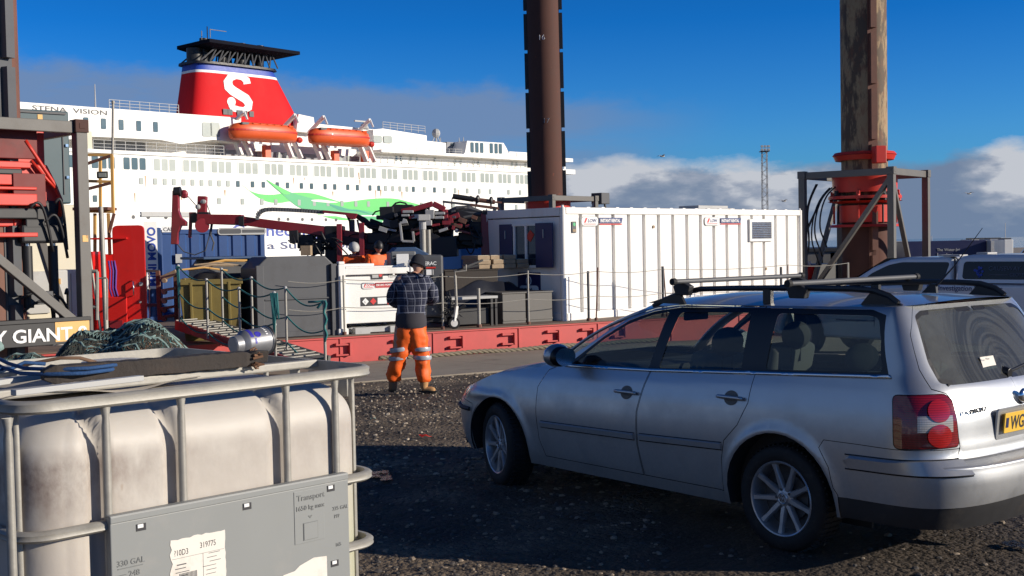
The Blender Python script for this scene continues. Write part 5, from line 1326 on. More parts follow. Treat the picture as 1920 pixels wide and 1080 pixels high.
# ---- blue containers
def container(name, label, P, rz, Ln, Wd, Ht, mat, ribs=14, group=None, depth=.035, frame_m=None):
    t = thing(name, label, 'container', P, rz, group); fm = frame_m or mat
    q = MB()
    for x in (.06, Ln - .06):
        for y in (.06, Wd - .06): q.box((x, y, Ht / 2), (.12, .12, Ht))
    for z in (.07, Ht - .05):
        for y in (.05, Wd - .05): q.box((Ln / 2, y, z), (Ln - .24, .1, .12))
        for x in (.05, Ln - .05): q.box((x, Wd / 2, z), (.1, Wd - .24, .12))
    q.build('frame', fm, t, bevel=.012)
    def wall(o, dx, L_, n, name='wall', inward=(0, 1, 0)):
        q = MB(); o = V(o); dx = V(dx); iw = V(inward); P_ = []; st = L_ / n
        for k in range(n):
            for u, dd in ((.0, 0), (.58, 0), (.70, 1), (.88, 1)): P_.append(o + dx * (st * (k + u)) + iw * (.02 + depth * dd))
        P_.append(o + dx * L_ + iw * .02)
        q.v = [V((p.x, p.y, .13)) for p in P_] + [V((p.x, p.y, Ht - .11)) for p in P_]; m_ = len(P_)
        q.f = [[i, i + 1, m_ + i + 1, m_ + i] for i in range(m_ - 1)]; q.m = [0] * len(q.f); return q.build(name, mat, t)
    wall((.12, 0, 0), (1, 0, 0), Ln - .24, ribs); wall((.12, Wd, 0), (1, 0, 0), Ln - .24, ribs, inward=(0, -1, 0)); wall((0, .12, 0), (0, 1, 0), Wd - .24, max(3, ribs // 3), inward=(1, 0, 0)); wall((Ln, .12, 0), (0, 1, 0), Wd - .24, max(3, ribs // 3), inward=(-1, 0, 0))
    q = MB(); q.box((Ln / 2, Wd / 2, Ht - .06), (Ln - .2, Wd - .2, .04)); q.box((Ln / 2, Wd / 2, .12), (Ln - .2, Wd - .2, .05)); q.build('roof', fm, t)
    return t
p = at(296, 29.5); bc = container('blue_container', 'blue shipping container with pale pill shaped sticker behind the yellow skip', p, BR, 2.72, 2.4, zat(400, 430, 30) - DECK, M['blue'], 7)
q = MB(); q.box((.32, -.01, 2.18), (.42, .01, .15)); q.build('label_plate', M['whiteprint'], bc); text('label_text', 'CANTI', .13, frame((.14, -.018, 2.13), (1, 0, 0), (0, 0, 1)), M['dkgrey'], bc, bold=.02, ext=.001)
q = MB(); q.prism(rounded([(1.5, 2.02), (2.75, 2.02), (2.75, 2.2), (1.5, 2.2)], .08), frame((0, -.012, 0), (1, 0, 0), (0, 0, 1)), .008); q.build('sticker', M['ltgrey'], bc)
q = MB(); q.prism(rounded([(1.54, 2.05), (2.1, 2.05), (2.1, 2.17), (1.54, 2.17)], .06), frame((0, -.022, 0), (1, 0, 0), (0, 0, 1)), .004); q.box((2.42, -.023, 2.11), (.58, .006, .08)); q.build('sticker_print', M['dkgrey'], bc)
q = MB(); q.box((.5, -.02, 1.45), (.16, .03, .22)); q.build('label_plate', M['ltgrey'], bc)
p = at(262, 27.5); b2 = container('blue_container', 'blue container end with white vertical lettering right of the red locker', p, BR, .50, 2.0, zat(280, 428, 28) - DECK, M['blue'], 2)
q = MB(); q.box((.25, -.012, 1.55), (.30, .01, 1.55)); q.build('letter_panel', M['whiteprint'], b2)
text('vertical_lettering', 'MINI MOVO', .255, frame((.355, -.022, .83), (0, 0, 1), (-1, 0, 0)), M['blueprint'], b2, bold=.03, ext=.002)
# ---- yellow skip with rubbish
def skip(px0, px1, dep, y0, label, mat):
    A = at(px0, dep); w = (px1 - px0) / FPX * dep / .93; h = zat(px0, y0, dep) - DECK
    t = thing('skip', label, 'skip', A, rad(12)); q = MB(); b_ = .10
    q.add([(b_, .1, 0), (w - b_, .1, 0), (w - b_, 1.3, 0), (b_, 1.3, 0), (0, 0, h), (w, 0, h), (w, 1.4, h), (0, 1.4, h), (.05, .05, h), (w - .05, .05, h), (w - .05, 1.35, h), (.05, 1.35, h), (b_ + .04, .15, .05), (w - b_ - .04, .15, .05), (w - b_ - .04, 1.25, .05), (b_ + .04, 1.25, .05)],
        [(3, 2, 1, 0), (0, 1, 5, 4), (1, 2, 6, 5), (2, 3, 7, 6), (3, 0, 4, 7), (4, 5, 9, 8), (5, 6, 10, 9), (6, 7, 11, 10), (7, 4, 8, 11), (8, 9, 13, 12), (9, 10, 14, 13), (10, 11, 15, 14), (11, 8, 12, 15), (12, 13, 14, 15)])
    q.build('body', mat, t, bevel=.01); q = MB(); q.box((w / 2, -.01, h - .05), (w + .04, .05, .09)); 
    for k in range(3): q.box((w * (.2 + .3 * k), .035, h / 2), (.05, .07, h * .92), rot=Matrix.Rotation(.1 / h, 3, 'X'))
    q.build('rim', mat, t, bevel=.008); return t, w, h
sk, w, h = skip(332, 440, 21.5, 525, 'mustard yellow rusty waste skip filled with rubbish behind the gangway', M['mustard'])
rr = random.Random(4)
q = MB(); q.grid(lambda u, v: V((.06 + (w - .12) * u, .06 + 1.26 * v, h - .15 + .28 * math.sin(PI * u) * math.sin(PI * v) + .14 * noise.noise(V((u * 5, v * 5, 1))))), 20, 14); o = q.build('rubbish_bag', M['black'], smooth=True, origin=(0, 0, 0)); o.location = sk.location; o.rotation_euler = sk.rotation_euler; tag(o, 'black plastic sheeting heaped in the mustard skip', 'rubbish')
for k, (mt, nm) in enumerate((('yellow', 'yellow strap'), ('wood', 'short plank'), ('wood', 'bent plank'), ('yellow', 'rusty yellow tube'))):
    a = rr.uniform(-.4, .4); q = MB(); c = V((.45 + .12 * k, .3 + .1 * k, h + .16 + .04 * k)); d = V((math.cos(a), .2, .12 * (k % 2) - .04)) * .42; q.tube([c - d, c + V((0, 0, .05)), c + d], .018 + .008 * (k % 2), 6)
    o = q.build('waste_piece', M[mt], origin=(0, 0, 0)); o.location = sk.location; o.rotation_euler = sk.rotation_euler; tag(o, nm + ' lying on the rubbish in the mustard skip', 'waste')
# clamp rack left of the skip
rk = thing('clamp_rack', 'rusty rack with clamp hooks and a chain between locker and skip', 'rack', at(272, 22)); lo = L(rk.location)
for a, b, m_, w_ in (((272, 508), (273, 600), 'rust', .05), ((296, 508), (300, 600), 'rust', .07), ((268, 508), (299, 508), 'dkgrey', .04), ((280, 510), (281, 600), 'galv', .02), ((268, 572), (300, 572), 'dkgrey', .06), ((330, 512), (332, 600), 'rust', .08)):
    q = MB(); q.bar(lo(W(*a, 22)), lo(W(*b, 22)), w_); q.build('rack_bar', M[m_], rk, bevel=.004)
for k, y in enumerate((518, 540, 557, 574, 590)):
    q = MB(); A = lo(W(302, y + 5, 21.9)); B_ = lo(W(331, y - (8 if k == 0 else 0), 21.9)); q.bar(A, B_, .05, .05 if k else .10); q.cyl(A + V((.06, -.04, -.03)), A + V((.06, .05, -.03)), .045, n=10); q.build('clamp_hook', M['wood'] if k < 3 else M['rust'], rk, bevel=.006)
q = MB()
for k in range(26): c = lo(W(262, 508 + k * 3.6, 21.6)); q.blob(c, (.018, .018, .026), 6, 4)
q.build('chain', M['rust'], rk)
# ---- dark grey tanks
def tank(label, px0, px1, dep, ytop, shoulder, mat, rz, dp=1.9, ribs=True, group=None):
    A = at(px0, dep); r1 = (px1 - 960) / FPX; w = abs((A.x - r1 * A.y) / (r1 * math.sin(rz) - math.cos(rz))); h = zat((px0 + px1) / 2, ytop, dep) - DECK; hs = zat((px0 + px1) / 2, shoulder, dep) - DECK
    t = thing('storage_tank', label, 'tank', A, rz, group); c = .20 * w
    q = MB(); q.prism([(0, .0), (w, .0), (w, hs), (w - c * .7, h), (c * .7, h), (0, hs)], frame((0, 0, 0), (1, 0, 0), (0, 0, 1)) , -dp); q.build('body', mat, t, bevel=.02)
    q = MB(); q.box((.06, -.03, hs / 2), (.14, .08, hs + .1)); q.box((w - .06, -.03, hs / 2), (.14, .08, hs + .1)); q.box((w / 2, -.015, hs * .55), (w - .3, .025, .03)); q.box((w / 2, -.015, .06), (w, .04, .1)); q.build('corner_post', mat, t, bevel=.01); return t, w, h
t1, w1, h1 = tank('large dark grey steel storage tank with sloping shoulders beside the white fuel tank', 478, 631, 21.75, 481, 502, M['dkgrey'], BR, .9)
M['bluegrey'] = pm('blue_grey_sheet', (.035, .075, .16), .55, var=.2)
t2, w2, h2 = tank('darker storage tank with blue grey top standing left behind the large grey tank', 392, 500, 22.9, 486, 505, M['dkgrey'], BR, 1.5)
q = MB(); q.box((w2 / 2 - .1, .7, h2 + .03), (w2 * 1.1, 1.7, .05)); q.build('tank_cover', M['bluegrey'], t2, bevel=.015)
text('tank_lettering', 'JAY', .26, frame((.42, -.035, h2 * .45), (1, 0, 0), (0, 0, 1)), M['black'], t2, bold=.03, ext=.003); text('tank_lettering', 'MCT', .18, frame((.44, -.035, h2 * .28), (1, 0, 0), (0, 0, 1)), M['black'], t2, bold=.02, ext=.003)
for px, w_, h_, mt, nm in ((560, .14, .12, 'cream', 'cardboard box'),):
    p = W(575, 481, 24.6); q = MB(); q.box((0, 0, .10), (.20, .25, .20)); q.box((0, -.126, .15), (.20, .002, .03)); o = q.build('cardboard_box', M['wood'], bevel=.004); o.location = (p.x, p.y, DECK + h1 + .003); tag(o, 'small cardboard box on the roof of the large grey tank', 'box')
# ---- white fuel tank
ft = thing('fuel_tank', 'white fuel tank with black hazard sticker behind the man in the plaid shirt', 'fuel tank', at(633, 22.45), BR); w = 1.62; h = zat(700, 505, 22.6) - DECK
q = MB(); q.box((w / 2, .62, .13 + (h - .2) / 2), (w - .30, 1.15, h - .33)); q.build('body', M['white'], ft, bevel=.02)
q = MB()
for x in (.07, w - .07):
    for y in (.05, 1.17): q.box((x, y, h / 2 + .05), (.14, .14, h + .1)); q.box((x, y, h + .13), (.12, .12, .06)); q.box((x, y, .06), (.20, .18, .12))
for y in (.05, 1.17): q.box((w / 2, y, h - .04), (w - .28, .10, .12)); 
q.build('corner_frame', M['white'], ft, bevel=.015)
q = MB(); q.box((w / 2, .6, h + .03), (w - .5, .7, .05)); q.box((w * .3, .6, h + .08), (.8, .5, .05)); q.build('lid', M['white'], ft, bevel=.01)
q = MB(); q.add([V(p) for p in ((.2, .03, .12), (w - .2, .03, .12), (w - .55, .03, .02), (.5, .03, .02))], [(0, 1, 2, 3)]); q.box((w / 2, .6, .07), (w - .5, .9, .08)); q.box((.45, .1, .06), (.3, .3, .12)); q.box((w - .45, .1, .06), (.3, .3, .12)); q.build('skid', M['ltgrey'], ft)
F_ = lambda x, z, off=.0: frame((x, .038 - off, z), (1, 0, 0), (0, 0, 1))
def dec(nm, x, z, w_, h_, mt, off, parent): q = MB(); q.box((x + w_ / 2, .04 - off, z + h_ / 2), (w_, .004, h_)); return q.build(nm, mt, parent)
def diamond(nm, x, z, s_, mt, off, parent): q = MB(); q.prism([(x, z - s_), (x + s_, z), (x, z + s_), (x - s_, z)], frame((0, .04 - off, 0), (1, 0, 0), (0, 0, 1)), .003); return q.build(nm, mt, parent)
bd = dec('hazard_sticker', .46, .52, .66, .17, M['blackprint'], .004, ft); diamond('hazard_diamond', .55, .605, .068, M['whiteprint'], .009, bd); diamond('hazard_diamond', .71, .605, .066, M['redprint'], .009, bd)
dec('hazard_panel', .80, .55, .19, .12, M['whiteprint'], .009, bd); dec('hazard_panel', 1.005, .535, .11, .14, M['redprint'], .009, bd); dec('hazard_panel', 1.01, .61, .10, .06, M['ltgrey'], .013, bd); text('hazard_text', 'L', .06, F_(.53, .58, .012), M['blackprint'], bd, ext=.001)
bd = dec('warning_sticker', .68, 1.02, .24, .13, M['blackprint'], .004, ft); dec('warning_print', .70, 1.05, .13, .06, M['ltgrey'], .009, bd); q = MB(); q.cyl((.87, .03, 1.10), (.87, .026, 1.10), .035, n=16); q.build('warning_disc', M['redprint'], bd)
def pill(parent, x, z, L_, hh, yoff, navy=M['navy_text'], word='INSTANT RENTAL', word_m=M['whiteprint'], rot=None):
    """oval badge plus slanted word panel on a wall at local y=yoff"""
    fr_ = frame((0, yoff, 0), (1, 0, 0), (0, 0, 1)); w1_ = L_ * .40
    q = MB(); q.prism(rounded([(x, z), (x + w1_, z), (x + w1_, z + hh), (x, z + hh)], hh * .5, 6), fr_, .004); o = q.build('logo_badge', M['ltgrey'], parent)
    q = MB(); e = hh * .07; q.prism(rounded([(x + e, z + e), (x + w1_ - e, z + e), (x + w1_ - e, z + hh - e), (x + e, z + hh - e)], hh * .43, 6), fr_ @ Matrix.Translation((0, 0, .005)), .003); q.build('logo_field', M['whiteprint'], o)
    q = MB(); q.prism([(x + w1_ * .15, z + hh * .35), (x + w1_ * .25, z + hh * .35), (x + w1_ * .36, z + hh * .85), (x + w1_ * .26, z + hh * .85)], fr_ @ Matrix.Translation((0, 0, .009)), .002); q.box((x + w1_ * .5, yoff - .010, z + hh * .22), (w1_ * .7, .004, hh * .07)); q.build('logo_slash', M['redprint'], o)
    text('logo_lettering', 'LOW', hh * .50, fr_ @ Matrix.Translation((x + w1_ * .36, z + hh * .40, .010)), navy, o, bold=.03, ext=.001, sx=1.1, shear=.25)
    q = MB(); q.prism([(x + w1_ * 1.08, z + hh * .30), (x + L_ * .97, z + hh * .30), (x + L_, z + hh * .88), (x + w1_ * 1.08, z + hh * .88)], fr_, .004); o2 = q.build('word_panel', navy, parent)
    text('word_lettering', word, hh * .46, fr_ @ Matrix.Translation((x + w1_ * 1.13, z + hh * .42, .006)), word_m, o2, bold=.03, ext=.001, sx=L_ * .52 / (hh * .46 * len(word) * .62))
    q = MB(); q.box((x + L_ * .71, yoff - .002, z + hh * .2), (L_ * .55, .004, hh * .10)); q.build('red_line', M['redprint'], o2)
pill(ft, .48, .84, .66, .13, .036, M['redprint'], 'INSTANT POWER')
text('tank_number', 'F25942', .07, F_(1.05, h - .17, .004), M['ltgrey'], ft, ext=.001)
# ---- lighting tower / generator
gt = thing('lighting_tower', 'dark grey towable generator with telescopic mast behind the man in the plaid shirt', 'generator', at(752, 23.4), rad(12)); lo = L(gt.location, rad(12))
hg = zat(800, 478, 23.6) - DECK
q = MB(); q.box((.40, .5, hg / 2 + .12), (.86, 1.0, hg - .24)); q.build('canopy', M['dkgrey'], gt, bevel=.05)
M['midgrey'] = pm('mid_grey_plastic', (.16, .165, .17), .5, var=.1)
q = MB(); q.box((.06, .55, hg - .10), (.50, .8, .36)); hd = q.build('air_intake', M['midgrey'], gt, bevel=.03); q = MB()
for k in range(4): q.box((.02, .145, hg - .22 + k * .07), (.30, .012, .028))
q.build('louvre', M['black'], hd)
q = MB(); q.prism([(-.16, hg + .06), (-.06, hg + .16), (.32, hg + .16), (.58, hg + .02), (.58, hg - .05), (-.16, hg - .05)], frame((0, .25, 0), (1, 0, 0), (0, 0, 1)), -.8); q.build('engine_hood', M['bluegrey'], gt, bevel=.02)
q = MB(); q.cyl((.48, .35, hg - .1), (.48, .35, hg + .50), .062, n=16); q.cyl((.60, .4, hg - .1), (.60, .4, hg + .50), .045, n=14); ms = q.build('mast', M['galv'], gt, smooth=True, angle=rad(40))
q = MB(); q.cyl((.48, .35, hg + .50), (.48, .35, hg + .68), .07, n=12); q.box((.50, .3, hg + .74), (.24, .14, .12)); q.build('mast_head', M['ltgrey'], ms, bevel=.01)
q = MB(); q.box((.46, -.01, hg - .20), (.44, .01, .14)); sp_ = q.build('name_panel', M['dkgrey'], gt); text('name_lettering', 'GENERAC', .10, frame((.26, -.018, hg - .20), (1, 0, 0), (0, 0, 1)), M['whiteprint'], sp_, bold=.02, ext=.002, sx=.95); q = MB(); q.box((.47, -.02, hg - .25), (.40, .006, .03)); q.build('name_stripe', M['orange_red'], sp_)
q = MB(); q.box((.55, -.015, hg - .34), (.14, .01, .11)); q.box((.02, -.02, hg - .12), (.24, .02, .30)); q.build('label_plate', M['whiteprint'], gt, bevel=.005)
q = MB(); q.box((.40, -.01, hg * .42), (.80, .02, .015)); q.box((.60, -.012, hg * .7), (.02, .02, .5)); q.box((.8, -.012, hg * .5), (.015, .02, .7)); q.build('door_edge', M['black'], gt)
q = MB(); q.box((.4, .5, .18), (1.0, .7, .08)); q.bar((.8, .1, .2), (1.25, .0, .45), .06); q.build('chassis', M['black'], gt)
q = MB(); q.cyl((1.05, -.15, .28), (1.03, -.15, 1.05), .028, n=10); q.tube([(1.03, -.15, 1.05), (1.03, -.15, 1.12), (1.25, -.15, 1.14), (1.25, -.15, 1.26)], .014, 6); jk = q.build('jockey_stand', M['galv'], gt, smooth=True, angle=rad(40))
q = MB(); q.cyl((.99, -.19, .12), (.99, -.11, .12), .115, n=24); q.build('jockey_wheel', M['rubber'], jk, bevel=.01); q = MB(); q.cyl((.99, -.195, .12), (.99, -.105, .12), .07, n=18); q.build('wheel_rim', M['white'], jk); q = MB(); q.bar((1.05, -.15, .45), (1.0, -.17, .16), .06, .05); q.build('wheel_fork', M['white'], jk)
rr = random.Random(8)
for k in range(7):
    q = MB(); A = V((.85 + rr.uniform(-.1, .1), -.05, .75)); B_ = V((rr.uniform(.7, 1.2), -.15, rr.uniform(.2, .5))); q.tube([A.lerp(B_, i / 10) + V((.12 * math.sin(PI * i / 10) * rr.uniform(-1, 1), 0, -.1 * math.sin(PI * i / 10))) for i in range(11)], .012, 6); q.build('cable', M['black'], gt, smooth=True)
# ---- crates, timber and tarpaulin between generator and cabin
def crate(px0, px1, dep, ytop, label, mat, rz=BR, dp=.8, z0=DECK, cat='crate', name='storage_box', group=None):
    A = at(px0, dep, z0); r1 = (px1 - 960) / FPX; w = abs((A.x - r1 * A.y) / (r1 * math.sin(rz) - math.cos(rz))); h = zat((px0 + px1) / 2, ytop, dep) - z0
    t = thing(name, label, cat, A, rz, group); q = MB(); q.box((w / 2, dp / 2, h / 2), (w, dp, h)); q.build('body', mat, t, bevel=.012)
    q = MB(); q.box((w / 2, dp / 2, h + .012), (w + .04, dp + .04, .03)); q.box((w / 2, -.006, h * .12), (w, .02, .04)); q.build('lid', mat, t, bevel=.006); return t, w, h
crate(940, 985, 24.7, 551, 'left grey galvanised storage box with flat lid in front of the white cabin', M['grey'], group='grey boxes in front of the cabin'); crate(987, 1035, 25.0, 549, 'right grey galvanised storage box with flat lid against the cabin end wall', M['grey'], group='grey boxes in front of the cabin')
wb = thing('work_bench', 'low black steel bench frame with pale top rail beside the jockey wheel', 'bench', at(845, 23.9), BR)
for x in (0, .9, 1.0): q = MB(); q.box((x, 0, .28), (.05, .05, .56)); q.build('leg', M['black'], wb)
q = MB(); q.box((.5, .2, .58), (1.05, .5, .05)); q.build('top', M['ltgrey'], wb); q = MB(); q.box((.5, .25, .2), (.9, .4, .32)); q.build('drawer', M['black'], wb, bevel=.01)
q = MB(); rr = random.Random(2)
q.grid(lambda u, v: V((2.2 * u, .9 * v, (.0 if v < .02 else .62 + .28 * math.sin(PI * min(1, u * 1.1)) * math.sin(PI * (.3 + .6 * v)) + .12 * noise.noise(V((u * 6, v * 4, 3)))))), 26, 14)
o = q.build('tarpaulin', pm('black_tarpaulin', (.014, .016, .024), .38, var=.3, bump=.4, bscale=7), smooth=True); o.location = at(838, 24.8); o.rotation_euler = (0, 0, BR); tag(o, 'black tarpaulin draped over gear between generator and cabin', 'tarpaulin')
tk, w, h = crate(833, 934, 24.9, 508, 'dark brown timber crate under the stacked core boxes', M['darkwood'], name='timber_crate'); zz = DECK + h + .03
rr = random.Random(12)
for r_ in range(3):
    for k in range(4 if r_ < 2 else 3):
        o_ = V((.95 + k * .31 + rr.uniform(-.02, .02), .05 + rr.uniform(-.03, .03), zz + .045 + r_ * .095)); t = thing('core_box', 'pale timber core box in the stack left of the cabin', 'core box', tk.location + Matrix.Rotation(BR, 3, 'Z') @ V((o_.x, o_.y, 0)) + V((0, 0, o_.z - DECK)), BR + rr.uniform(-.03, .03), 'pale core boxes stacked left of the cabin')
        q = MB(); q.box((0, .3, 0), (.29, .75, .085)); q.build('tray', M['wood'], t, bevel=.004); q = MB(); q.box((0, .3, .044), (.25, .70, .008)); q.build('core', M['cream'], t)
q = MB(); q.bar(W(868, 502, 24.4), W(905, 488, 24.6), .05, .04); q.bar(W(850, 508, 24.4), W(898, 497, 24.6), .04, .04); tag(q.build('steel_offcut', M['black'], origin=at(880, 24.5)), 'two black steel bars leaning in front of the core boxes', 'steel bars')
# ---- orange collar worker space: drill rig
Zr = 27.0
rig = thing('drilling_rig', 'maroon and black drilling rig with horizontal mast behind the tanks', 'drilling rig', (*at(640, Zr)[:2], DECK)); lo = L(rig.location)
def RP(px, py, d=0): return lo(W(px, py, Zr + d))
def rp(nm, mat, segs, bev=.008, label=None):
    q = MB()
    for a, b, w_, h_, *d in segs: d = d[0] if d else 0; q.bar(RP(*a, d), RP(*b, d), w_, h_)
    return q.build(nm, mat, rig, bevel=bev, label=label)
rp('mast', M['maroon'], [((372, 411), (455, 412), .28, .22), ((455, 414), (640, 438), .28, .20), ((640, 438), (745, 452), .25, .18)])
rp('mast_rail', M['black'], [((455, 408), (640, 429), .10, .035), ((380, 418), (560, 424), .12, .05), ((540, 428), (640, 446), .25, .10), ((640, 450), (730, 466), .3, .2)])
q = MB(); q.prism([tuple((RP(x, y).x, RP(x, y).z)) for x, y in ((327, 358), (338, 357), (338, 395), (342, 408), (352, 416), (352, 424), (342, 424), (337, 436), (335, 458), (323, 458))], frame((0, RP(330, 400).y, 0), (1, 0, 0), (0, 0, 1)) , .16); q.build('foot_plate', M['maroon'], rig, bevel=.012)
q = MB(); q.cyl(RP(327, 360, -.1), RP(339, 359, -.1), .11, n=16); q.build('crown_roller', M['black'], rig); q = MB(); q.blob(RP(345, 364), (.10, .08, .10)); q.box(RP(346, 367), (.12, .14, .10)); q.build('sheave', M['maroon'], rig, bevel=.02)
q = MB(); q.box(RP(332, 396, -.12), (.08, .01, .12)); q.build('label_plate', M['paper'], rig)
rp('bracket', M['maroon'], [((380, 368), (378, 424), .16, .20), ((355, 402), (368, 402), .1, .10), ((358, 405), (356, 446), .08, .07)], .02)
rp('clamp', M['black'], [((366, 400), (366, 418), .12, .2), ((384, 398), (384, 420), .2, .22), ((455, 406), (455, 424), .32, .12), ((622, 424), (622, 492), .3, .26), ((635, 424), (635, 440), .3, .26)], .01)
q = MB(); q.cyl(RP(379, 423, -.15), RP(379, 423, .2), .16, n=18); q.build('winch_drum', M['maroon'], rig, bevel=.01); q = MB(); q.blob(RP(381, 378, -.12), (.07, .03, .05)); q.blob(RP(371, 388, -.12), (.06, .05, .06)); q.build('guide_pulley', M['ltgrey'], rig)
q = MB(); q.tube([RP(347, 362), RP(370, 388)], .010, 5); q.tube([RP(387, 380), RP(396, 405)], .010, 5); q.tube([RP(330, 455), RP(345, 472), RP(365, 478), RP(385, 470), RP(392, 445), RP(396, 420)], .014, 6); q.tube([RP(398, 420), RP(395, 440), RP(401, 455), RP(398, 470)], .02, 6); q.build('cable', M['dkgrey'], rig)
ch = [(482, 412), (483, 404), (488, 397), (496, 393.5), (510, 392.5), (540, 393.5), (575, 395.5), (608, 398)]
q = MB()
for i in range(len(ch) - 1):
    n = max(2, int(math.dist(ch[i], ch[i + 1]) / 5))
    for k in range(n):
        u0, u1 = k / n, (k + .75) / n; A = V(ch[i]).lerp(V(ch[i + 1]), u0); B_ = V(ch[i]).lerp(V(ch[i + 1]), u1); q.bar(RP(A.x, A.y, -.1), RP(B_.x, B_.y, -.1), .20, .085)
q.build('cable_chain', M['midgrey'], rig, bevel=.004); q = MB(); q.tube([RP(x, y, -.02) for x, y in ch], .03, 8); q.build('chain_core', M['black'], rig)
q = MB(); q.prism([tuple((RP(x, y).x, RP(x, y).z)) for x, y in ((608, 394.5), (672, 401), (668, 411), (660, 412), (650, 403.5), (608, 399.5))], frame((0, RP(640, 400).y - .1, 0), (1, 0, 0), (0, 0, 1)), .14); q.build('chain_tray', M['maroon'], rig, bevel=.008)
for a, b in (((636, 420), (637, 492)), ((678, 418), (679, 500))): rp('upright', M['maroon'], [(a, b, .11, .11, -.3)])
q = MB()
for k in range(8): q.bar(RP(682, 470 + k * 5, -.3), RP(692, 470 + k * 5, -.3), .03, .02)
q.build('rung', M['maroon'], rig)
q = MB(); q.prism([tuple((RP(x, y).x, RP(x, y).z)) for x, y in ((664, 459), (706, 467), (703, 474), (690, 482), (662, 482))], frame((0, RP(680, 470).y + .3, 0), (1, 0, 0), (0, 0, 1)), .3); q.build('track_guard', M['maroon'], rig, bevel=.02)
rp('post', M['dkgrey'], [((661, 412), (662, 455), .07, .09), ((670, 412), (676, 440), .04, .04)])
# dark hydraulic masses with hoses
rr = random.Random(21)
def mass(name, boxes, mat='black'):
    q = MB()
    for x0, y0, x1, y1, d, dp in boxes:
        c = (RP(x0, y0, d) + RP(x1, y1, d)) / 2; q.box(c, (abs(x1 - x0) / FPX * (Zr + d), dp, abs(y1 - y0) / FPX * (Zr + d)), rot=Matrix.Rotation(rr.uniform(-.06, .06), 3, 'Y'))
    return q.build(name, M[mat], rig, bevel=.02)
mass('feed_motor', [(545, 432, 562, 456, 0, .4), (560, 440, 590, 466, .1, .4), (574, 455, 606, 477, 0, .45), (596, 438, 612, 456, .1, .3)])
mass('rotary_head', [(714, 388, 740, 412, 0, .5), (738, 384, 775, 405, .1, .4), (706, 404, 722, 412, 0, .2), (722, 412, 800, 432, .2, .5), (690, 436, 760, 456, 0, .4), (730, 450, 790, 476, .3, .6), (752, 418, 800, 452, .4, .4), (738, 396, 802, 440, .7, .5), (700, 425, 760, 470, .8, .5)])
mass('power_pack', [(758, 392, 800, 410, 0, .4), (795, 396, 838, 420, 0, .5), (800, 444, 858, 482, 0, .9), (796, 425, 812, 450, .2, .5), (838, 418, 862, 432, .1, .3), (858, 416, 905, 436, .2, .4), (860, 436, 904, 452, .1, .4), (800, 398, 850, 446, .8, .5), (845, 404, 905, 432, .9, .4), (852, 440, 906, 466, .9, .4)])
mass('track_unit', [(560, 478, 720, 500, .6, 1.0), (700, 470, 760, 486, .4, .8)])
for k in range(46):
    x0, y0 = rr.uniform(690, 900), rr.uniform(388, 450); 
    if k < 16: x0, y0 = rr.uniform(540, 700), rr.uniform(434, 460)
    A = RP(x0, y0, rr.uniform(-.4, .2)); B_ = RP(x0 + rr.uniform(-50, 50), y0 + rr.uniform(5, 34), rr.uniform(-.4, .2)); q = MB(); sag = rr.uniform(-.30, .2); ox = rr.uniform(-.15, .15)
    q.tube([A.lerp(B_, i / 10) + V((ox, -.1, sag)) * math.sin(PI * i / 10) for i in range(11)], rr.choice((.016, .022, .028)), 6); q.build('hose', M['black'], rig, smooth=True)
for k in range(26):
    x0, y0 = rr.uniform(715, 890), rr.uniform(395, 450); mt = rr.choice(('maroon', 'maroon', 'grey', 'ltgrey', 'dkgrey', 'rust')); q = MB(); q.box(RP(x0, y0, -.42), (rr.uniform(.06, .22), .1, rr.uniform(.04, .12)), rot=Matrix.Rotation(rr.uniform(-.4, .4), 3, 'Y')); q.build('fitting', M[mt], rig, bevel=.006)
rp('swing_arm', M['maroon'], [((752, 397), (772, 393), .14, .12, -.3), ((770, 394), (812, 382), .14, .12, -.3), ((812, 382), (834, 393), .14, .13, -.3), ((834, 393), (838, 432), .12, .12, -.3)], .02)
q = MB(); q.box(RP(806, 402, -.45), (.20, .2, .20)); q.box(RP(765, 397, -.45), (.24, .1, .06)); q.box(RP(760, 404, -.45), (.18, .1, .05)); q.box(RP(825, 400, -.45), (.22, .1, .06)); q.box(RP(824, 408, -.45), (.2, .1, .06)); q.box(RP(802, 418, -.5), (.18, .15, .12)); q.build('valve_box', M['ltgrey'], rig, bevel=.012)
q = MB(); 
for a, b in (((750, 418), (754, 452)), ((754, 452), (776, 453)), ((776, 453), (774, 434)), ((750, 418), (764, 416))): q.bar(RP(*a, -.5), RP(*b, -.5), .06, .05)
q.build('guard_hoop', M['ltgrey'], rig, bevel=.006)
q = MB(); q.tube([RP(735, 388), RP(742, 381), RP(750, 379), RP(760, 381), RP(767, 388)], .022, 6); q.tube([RP(698, 404), RP(704, 397), RP(712, 395), RP(716, 402)], .02, 6); q.tube([RP(670, 405, -.1), RP(684, 412), RP(695, 422), RP(706, 424), RP(725, 420)], .05, 8); q.tube([RP(668, 405, -.1), RP(682, 416), RP(694, 426), RP(706, 428), RP(726, 424)], .045, 8); q.tube([RP(650, 402), RP(656, 415), RP(658, 440), RP(655, 460)], .03, 6); q.build('hose_loop', M['black'], rig, smooth=True)
rp('back_mast', M['maroon'], [((910, 400), (911, 484), .18, .2), ((922, 402), (921, 478), .06, .06)], .015); rp('back_mast_fitting', M['black'], [((905, 398), (928, 400), .2, .10), ((925, 415), (925, 425), .1, .1), ((922, 452), (926, 462), .08, .1)], .01)
